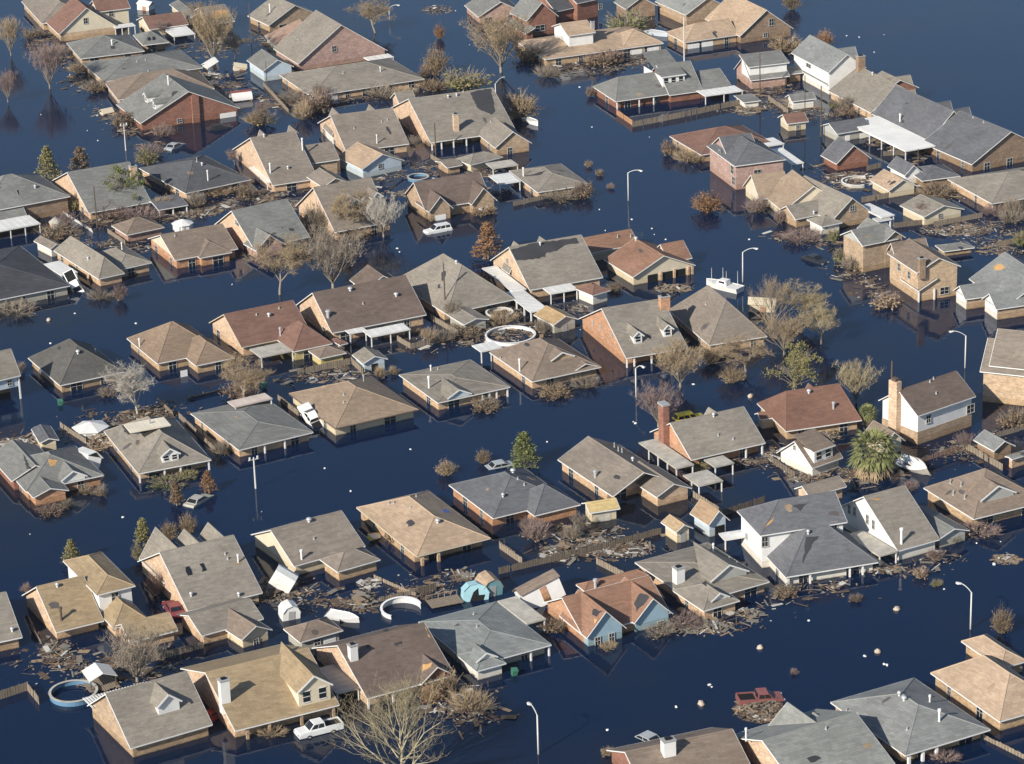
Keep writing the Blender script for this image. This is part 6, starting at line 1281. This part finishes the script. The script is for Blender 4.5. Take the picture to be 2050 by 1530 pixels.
    zs = [v[2] for v in cb.v + lb.v + tb.v]; xs = [v[0] for v in cb.v + lb.v] or [1]
    xs.sort(); hgt = max(zs); wid = xs[int(len(xs) * .985)] - xs[int(len(xs) * .015)]
    PROTO[kind] = (trunk, crown, leaves, hgt, wid); rnd.setstate(st); return PROTO[kind]
CM = {}
def tint(me, m, tagk):
    if me is None: return None
    k = (me.name, tagk)
    if k not in CM: c = me.copy(); c.materials[0] = m; CM[k] = c
    return CM[k]
def tree(p, hpx, wpx, kind, label, twig='gray', leaf=None, bark=None, name=None, cat=None, group=None, z=0):
    tr, cr, lv, h0, w0 = proto(kind); P = W(p) + Vector((0,0,z)); s = ppm(p); dep = (P - EYE).normalized(); cosd = math.sqrt(1 - dep.z ** 2)
    sh = hpx / s / cosd / h0; sw = wpx / s / w0
    shr = kind in ('shrub', 'shrubb', 'hedge', 'twiggy', 'thicket'); name = name or ('shrub' if shr else {'cone': 'conifer', 'cone2': 'conifer', 'pine': 'pine_tree', 'leafy': 'leafy_tree', 'round': 'round_tree'}.get(kind, 'bare_tree'))
    e = empty(name, P, rnd.uniform(0, 6.28), label, cat or ('shrub' if shr else 'tree'), group); e.scale = (sw, sw, sh)
    for me, m, nm in ((tr, bark or T_TRUNK, 'trunk'), (cr, TW[twig], 'crown'), (lv, LF[leaf or 'brown'], 'foliage')):
        if me is None: continue
        o = bpy.data.objects.new(nm, tint(me, m, m.name)); COL.objects.link(o); o.parent = e
    return e
tree((100,178), 100, 66, 'fan', 'bare vase shaped tree in open water at the upper left', 'purple'); tree((22,112), 82, 44, 'fan', 'bare brown tree at the top left corner', 'tan'); tree((16,205), 66, 40, 'fan', 'bare bushy tree at the left border below the corner tree', 'purple')
tree((752,66), 70, 80, 'bare', 'brown spreading tree around a street lamp at the top', 'tan'); tree((880,78), 36, 24, 'round', 'small rusty bush alone in the canal', 'rust', 'rust'); tree((872,152), 70, 50, 'round', 'round brown crowned tree in the canal', 'tan', 'brown')
tree((1003,145), 128, 120, 'fanwide', 'wide bare brown tree before the tan roofed house', 'tan'); tree((930,178), 46, 90, 'shrub', 'grey green thicket behind the large brown gabled house', 'gray', 'olive'); tree((1040,236), 62, 76, 'round', 'round brown twiggy tree by the small white boat', 'tan', 'brown')
tree((1258,62), 46, 92, 'shrub', 'bright green shrub clump by the tan upper storey', 'gray', 'bright'); tree((428,132), 126, 84, 'fan', 'tall bare tree between the skylight house and the plywood roof', 'tan'); tree((470,120), 60, 50, 'bare', 'thin bare tree left of the submerged grey car', 'gray')
tree((99,372), 80, 44, 'cone', 'olive brown conifer behind the left grey hip roof', 'gray', 'olive'); tree((163,350), 56, 40, 'cone', 'shorter olive brown conifer behind the plain grey gable', 'gray', 'brown'); tree((295,330), 40, 52, 'round', 'green brown thicket behind the charcoal hip roof', 'gray', 'olive')
tree((252,412), 76, 76, 'pine', 'ragged green pine in front of the plain grey gable', 'gray', 'green'); tree((560,590), 128, 84, 'bareleaf', 'bare tree with brown leaf tufts before the blue grey roof', 'tan', 'brown'); tree((667,578), 130, 132, 'fanwide', 'big bare fan shaped tree in the middle street', 'gray')
tree((768,475), 82, 74, 'fan', 'bare grey tree before the dormered brown roof', 'white'); tree((712,470), 100, 64, 'bareleaf', 'brown leaved tree covering the dormered brown roof', 'tan', 'brown'); tree((978,517), 74, 52, 'cone', 'orange brown cypress beside the maroon twin gable house', 'rust', 'rust'); tree((1415,424), 46, 64, 'round', 'rusty double bush in open water', 'rust', 'rust')
tree((1545,668), 118, 84, 'central', 'yellow brown tree behind the cream camper', 'tan', 'yellow'); tree((1600,648), 90, 76, 'bareleaf', 'yellow brown tree nearest the street lamp water', 'yellow', 'yellow'); tree((1645,690), 84, 66, 'bareleaf', 'small yellow brown tree standing free in the water', 'yellow', 'yellow'); tree((1570,710), 80, 90, 'fan', 'brown twiggy tree in front of the camper trees', 'tan')
tree((1494,745), 74, 76, 'bareleaf', 'pale bare tree before the plain shaded hip roof', 'tan', 'tan'); tree((1362,775), 98, 104, 'fanwide', 'tan weeping tree beside the brick gable house', 'tan'); tree((1592,785), 96, 96, 'leafy', 'dense olive green tree behind the red brown roof', 'gray', 'olive'); tree((1714,808), 86, 78, 'fan', 'yellow green bare tree left of the tan chimney', 'yellow')
tree((1318,855), 88, 82, 'fan', 'purplish bare tree right of the flooded street before the chimney house', 'purple'); tree((1050,937), 74, 52, 'cone', 'green forked conifer behind the blue grey hip roof', 'gray', 'green'); tree((967,928), 34, 30, 'round', 'small brown tree by the sunken grey car', 'tan', 'brown'); tree((892,952), 36, 40, 'round', 'small brown bush in the middle of the street', 'tan', 'tan')
tree((275,832), 118, 104, 'bare', 'bleached bare tree before the dark hip roof', 'white', None, T_WHITEB); tree((488,805), 100, 80, 'bareleaf', 'brown bare tree beside the fallen fence panel', 'tan', 'brown'); tree((145,1130), 50, 34, 'cone', 'small green conifer above the tan tower roof', 'gray', 'olive'); tree((288,1092), 54, 32, 'cone2', 'brown green conifer left of the rear gables', 'gray', 'olive'); tree((278,1122), 40, 30, 'round', 'yellow green bush at the corner of the skylight roof', 'gray', 'olive')
tree((338,1082), 44, 40, 'round', 'round brown tree behind the rear gables', 'tan', 'brown'); tree((378,1070), 50, 40, 'round', 'round brown tree nearest the sunken tan sedan', 'tan', 'brown'); tree((417,985), 44, 28, 'cone', 'rusty cypress touching the sunken tan sedan', 'rust', 'rust'); tree((354,1012), 50, 24, 'cone2', 'thin rusty cypress before the dormered hip house', 'rust', 'brown')
tree((275,1365), 112, 124, 'fanwide', 'large grey bare tree over the tan rear wing', 'gray'); tree((806,1565), 205, 200, 'central', 'big yellowish bare tree at the bottom edge', 'yellow', None, T_YELB); tree((2005,1268), 60, 44, 'round', 'round brown bush in the water at the right', 'tan', 'dkbrown'); tree((1652,92), 38, 34, 'round', 'rusty bush behind the white two storey house', 'rust', 'rust'); tree((1575,105), 36, 70, 'shrub', 'brown brush beside the tall brown brick gable', 'tan', 'brown'); tree((1585,20), 50, 40, 'round', 'dark brown tree at the top beside open water', 'tan', 'dkbrown')
def shrub(p, w_, h_, label, leaf='brown', kind=None, twig='tan'): return tree(p, h_ * rnd.uniform(.8, 1.15), w_, kind or rnd.choice(('shrubb', 'thicket', 'thicket') if w_ > h_ * 1.6 else ('shrub', 'twiggy', 'twiggy')), label, rnd.choice(('tan', 'gray', 'purple')), leaf)
for a in ((q(11,250,300),40,30,'brown brush by the front steps of the maroon house','dkbrown'), (q(11,460,420),44,30,'dead brush before the skylight house'), (q(11,600,560),40,30,'dead brush before the long grey hip roof','dkbrown'), (q(11,740,700),40,26,'dead brush beside the brown squeezed roof'), (q(11,950,960),56,34,'dark brush at the brick gable corner','dkbrown'), (q(11,1250,1040),50,26,'tan brush before the brick gable','tan'), (q(11,1150,1180),60,28,'brown brush around the wrecked grey car'), (q(11,1960,960),50,44,'orange brown bush right of the brick gable','yellow'),
    (q(12,110,960),54,48,'yellow brown bush before the dark brown gable','yellow'), (q(12,520,850),70,46,'tall brown bush between the carport roof and the gable'), (q(12,330,780),60,34,'brown thicket left of the long carport house'), (q(12,1010,740),76,34,'brown hedge before the long carport house','brown'), (q(12,1180,760),50,36,'bare bush before the back wing of the brown house'), (q(12,1400,690),60,30,'purplish brush behind the brown gabled house','dkbrown'), (q(12,1370,560),34,26,'dark brush under the round canal tree','dkbrown'),
    (q(13,820,490),84,36,'brown brush along the tan roofed house front'), (q(13,370,590),56,34,'brown bush at the corner of the tan roofed house'), (q(13,230,460),60,40,'brown brush left of the tan roofed house','dkbrown'), (q(13,700,740),20,22,'round brown bush at the grey hip corner'), (q(13,1300,1190),34,40,'brown hedge left of the dark maroon roof'), (q(13,1440,1240),60,30,'brown hedge before the dark maroon roof'), (q(13,1480,130),44,30,'dry brush under the light grey roof'),
    (q(14,630,810),22,24,'green bush under the broad brown roof','bright'), (q(14,720,850),50,20,'dry brush along the broad brown roof'), (q(14,1400,1110),30,24,'dry brush under the big brown gable roof'), (q(14,1560,1190),60,16,'yellow green growth on the dark roof edge','olive'), (q(14,1400,1460),60,30,'dry brush beside the dark brick garage'),
    (q(24,50,390),50,34,'dark hedge before the tan gable house','dkbrown'), (q(24,225,480),22,34,'round hedge beside the bay window house'), (q(24,380,600),90,24,'dark hedge before the bay window house','dkbrown'), (q(24,625,610),22,34,'green yucca by the white bay window','bright','shrub','gray'), (q(24,670,770),26,30,'green bush beside the grey sided gable','bright','shrub','gray'), (q(24,770,820),54,34,'dry bush at the grey sided gable corner','tan'), (q(24,1030,1090),70,30,'tan brush before the two storey tan brick porch','tan'), (q(24,1370,270),60,22,'dry brush behind the pinkish garage'), (q(24,1850,400),60,30,'dry brush under the wide gray brown roof'), (q(24,1960,470),60,30,'dry thicket at the right border','dkbrown'), (q(24,2030,640),34,34,'green shrub at the right border','green','shrub','gray'),
    (q(21,440,600),80,40,'brown brush by the little gazebo'), (q(21,560,390),24,44,'dark green brush beside the plain grey gable','olive'), (q(21,840,440),90,40,'dry brush along the plain grey gable'), (q(21,1080,460),90,30,'dry brush beside the grey yard junk','dkbrown'), (q(21,1500,370),40,36,'brown brush before the charcoal hip roof'), (q(21,1650,260),80,20,'dry brush under the charcoal roof eave'), (q(21,920,1080),28,44,'brown bush at the gray brown hip corner'), (q(21,760,1070),50,26,'brown hedge before the gray brown hip roof','dkbrown'), (q(21,130,1170),100,24,'hedge before the very dark hip roof','dkbrown'), (q(21,1880,300),30,40,'dry bush by the cream lean-to'),
    (q(22,500,560),70,60,'dark olive bush at the left gable with dormers','olive'), (q(22,780,600),70,30,'purplish brush before the dormered brown roof','dkbrown'), (q(22,950,500),60,44,'rusty brush before the brown dormers','rust'), (q(22,1650,1330),80,30,'brown brush around the small gabled shed'), (q(22,1480,1390),60,36,'brown bush by the board fence corner'), (q(22,1800,420),50,26,'brown brush before the maroon twin gables'), (q(22,330,540),34,24,'dry brush by the red brown yard'),
    (q(23,480,300),90,34,'brown hedge before the torn hip roof'), (q(23,640,290),40,40,'brown bush at the torn hip roof corner'), (q(23,30,1260),60,34,'brown brush by the walkway junk'), (q(23,330,1330),30,36,'brown brush beside the orange stained shed'), (q(23,880,1000),40,20,'dark brush beside the cream gable porch','dkbrown'), (q(23,1620,1560),50,40,'dry brush between tan tree and hip roof'),
    (q(31,820,430),50,24,'tan brush before the dark hip roof','tan'), (q(31,1280,1110),90,18,'green hedge under the dormered porch','green','hedge','gray'), (q(31,1430,1060),50,18,'green hedge at the right end of the dormered porch','green','hedge','gray'), (q(31,770,1200),34,30,'rusty bush before the damaged grey roof','rust'), (q(31,660,1180),30,24,'brown bush by the orange damaged wall'), (q(31,510,1290),30,24,'olive bush at the damaged house corner','olive'), (q(31,380,1330),60,18,'dark hedge before the damaged grey roof','dkbrown'), (q(31,1690,880),40,34,'brown bush beside the flooded side fence'), (q(31,1840,440),70,40,'brown thicket right of the fallen fence panel'), (q(31,150,250),30,22,'pale brush by the blue stilt house','tan'),
    (q(32,1000,290),30,26,'brown bush before the pale blue shed'), (q(32,1100,270),22,20,'small round bush right of the pale blue shed'), (q(32,1800,530),70,22,'dry brush under the porch posts'), (q(33,420,420),80,26,'clipped brown hedge before the brown hip roof'), (q(33,660,370),60,26,'brown hedge under the small front gable'), (q(33,220,1450),34,34,'rusty bush before the blue grey wing'), (q(33,280,1530),60,40,'tan bush above the long weathered fence','tan'), (q(33,560,1530),34,36,'tan bush beside the yellow wrecked shed','tan'), (q(33,1490,980),60,18,'olive vine over the flat patio cover','olive'), (q(33,1780,330),50,34,'dry brush below the tan weeping tree'),
    (q(34,1980,640),70,40,'dry brush below the tall tan brick house'), (q(34,480,690),110,16,'tan vine along the red brown eave','tan'), (q(34,1200,1110),40,20,'rusty brush by the leaning boat','rust'), (q(44,1700,110),90,26,'tan hedge before the red brown hip roof','tan'), (q(44,1535,175),22,22,'round brown bush at the grey gable corner','dkbrown'), (q(44,1385,290),34,24,'round brown bush before the gray brown roof','dkbrown'), (q(44,1395,490),26,12,'olive clump afloat off the lean-to porch','olive'), (q(44,795,610),26,18,'round brown bush drowned in the right street','dkbrown'), (q(44,270,560),60,22,'dry brush before the dark lower hip roof'), (q(44,1880,820),22,14,'small brown clump below the round right bush','dkbrown'), (q(44,1280,430),34,22,'tan brush by the washed boards','tan'),
    (q(43,1240,880),70,24,'tan brush under the right blue gable','tan'), (q(43,830,990),40,18,'tan bush under the left blue gable','tan'), (q(43,410,850),50,34,'dry brush beside the brick side wall'), (q(43,1420,800),90,20,'dry brush before the stepped front peaks'), (q(42,1480,1330),70,54,'brown hedge at the peeled roof corner'), (q(42,1700,1450),96,44,'broad brown brush bank at the water edge'), (q(42,1380,1400),40,34,'red brown brush under the peeled gable','rust'), (q(42,240,540),40,34,'rusty brush at the grey roof corner','rust'), (q(42,1110,170),40,28,'dry brush beside the light tan roof','dkbrown'), (q(41,1200,580),40,50,'dark brush in the narrow yard','dkbrown'), (q(41,200,560),24,24,'grey brush by the tan roof gable'), (q('e',830,860),60,20,'brown brush under the white pickup truck','dkbrown'), (q('f',1550,1010),60,20,'pale brush under the pale grey roof porch','tan'), ((1216,1512),24,24,'tan round bush at the bottom edge','tan'), ((1590,1350),20,14,'dark stump in the right street','dkbrown'), ((850,155),24,20,'dark reeds below the round canal tree','dkbrown'), ((1178,335),16,18,'tan weeds left of the first street lamp','tan'), ((1200,352),18,16,'brown weeds in the open water','brown'), ((1222,378),18,12,'low weeds near the first street lamp','tan')):
    shrub(*a)
for a in (((560,150),36,40,'thin bare sapling left of the long carport house'), ((640,205),40,30,'bare sapling at the carport opening of the long hip house'), ((395,45),44,34,'bare sapling below the white shed at the top edge'), ((330,70),30,34,'small bare tree between maroon house and white awning'), ((605,240),46,44,'brown bare tree in water before the carport house'), ((520,245),44,40,'orange brown bare tree right of the brick gable garage door'), ((470,330),34,30,'bare sapling beside the grey brown gabled house'), ((590,345),40,40,'bare sapling in the yard behind the dormered brown roof'), ((720,330),40,36,'bare grey sapling before the tan roofed blue garage'), ((830,300),30,26,'small bare tree by the loose white panel'), ((135,470),50,40,'bare brown tree behind the white knocked over panel'), ((330,420),34,44,'bare brown tree by the charcoal house carport'), ((1690,225),34,30,'bare tree beside the cream shed with maroon roof'), ((1590,215),30,30,'small bare tree by the white box shed'), ((1860,300),30,36,'bare tree under the big white awning'), ((1850,440),36,34,'bare tree behind the pinkish garage'), ((2030,430),44,40,'bare tree at the right border above the green shrub'), ((905,645),44,36,'bare tree in the yard beside the grey rimmed pool'), ((860,690),34,40,'brown bare tree by the corner fence'), ((1160,1070),44,34,'bare tree near the wrecked yellow shed'), ((1930,900),34,36,'bare tree beside the pale fence of the small grey shed')):
    tree(a[0], a[1], a[2], rnd.choice(('fan', 'bare', 'twiggy')), a[3], rnd.choice(('tan', 'gray', 'purple')), 'brown', None, 'bare_tree', 'tree')
# palms
def palm(p, hpx, wpx, label, skirt=True):
    s = ppm(p); P = W(p); R_ = wpx / 2 / s; hz_ = hpx / s; e = empty('palm_tree', P, 0, label, 'palm tree'); zc = hz_ * .5
    mb = MB(); mb.tube((0,0,-.8), (0,0,zc), .24, .2, 9); mb.build('trunk', T_TRUNK, e)
    for nm, col, n, lo, hi in (('crown', LF['bright'], 46, -.35, 1.0), ('dead_frond', LF['tan'], 22, -1.0, -.35)):
        mb = MB()
        for i in range(n):
            a = i * 2.399; el = lo + (hi - lo) * ((i + .5) / n); L = R_ * rnd.uniform(.82, 1.08); d = Vector((math.cos(a) * math.cos(el * 1.3), math.sin(a) * math.cos(el * 1.3), math.sin(el * 1.3))); b = Vector((0,0,zc)); m_ = b + d * L * .55; mb.tube(b, m_, .03, .02, 3, 0, False)
            sd = d.cross(Vector((0,0,1)))
            if sd.length < .1: sd = Vector((1,0,0))
            sd.normalize(); u = sd.cross(d).normalized()
            for k in range(13):                # a fan of pointed leaflets
                t = (k - 6) / 6 * 1.25; dd = (d * math.cos(t) + sd * math.sin(t) + Vector((rnd.gauss(0,.08), rnd.gauss(0,.08), rnd.gauss(0,.08)))).normalized(); tip = m_ + dd * L * rnd.uniform(.45,.62) * (1 - .25 * abs(t) / 1.25) + Vector((0,0,-.2 * L)); w_ = u.cross(dd).normalized() * .06 * R_ / 1.8
                md = m_.lerp(tip, .5) + Vector((0,0,.06 * L)); mb.face([m_, md + w_, tip, md - w_])
        mb.build(nm, col, e)
palm(q(34,925,1010), 96, 116, 'large shaggy fan palm between the sheds and the leaning boat'); palm(q(34,885,640), 52, 46, 'smaller fan palm below the tan chimney')

# ------------------------------------------------------------------ air
hm = bpy.data.materials.new('thin_haze'); hm.use_nodes = True; hn = hm.node_tree; hn.nodes.clear()
ho = hn.nodes.new('ShaderNodeOutputMaterial'); hv = hn.nodes.new('ShaderNodeVolumePrincipled'); hv.inputs['Color'].default_value = (.86, .92, 1, 1); hv.inputs['Density'].default_value = .00006; hv.inputs['Anisotropy'].default_value = .3
hn.links.new(hv.outputs[0], ho.inputs['Volume'])
hb = MB(); hb.box(-2600, -300, -4, 2600, 3200, 175); tag(hb.build('haze', hm), kind='stuff')
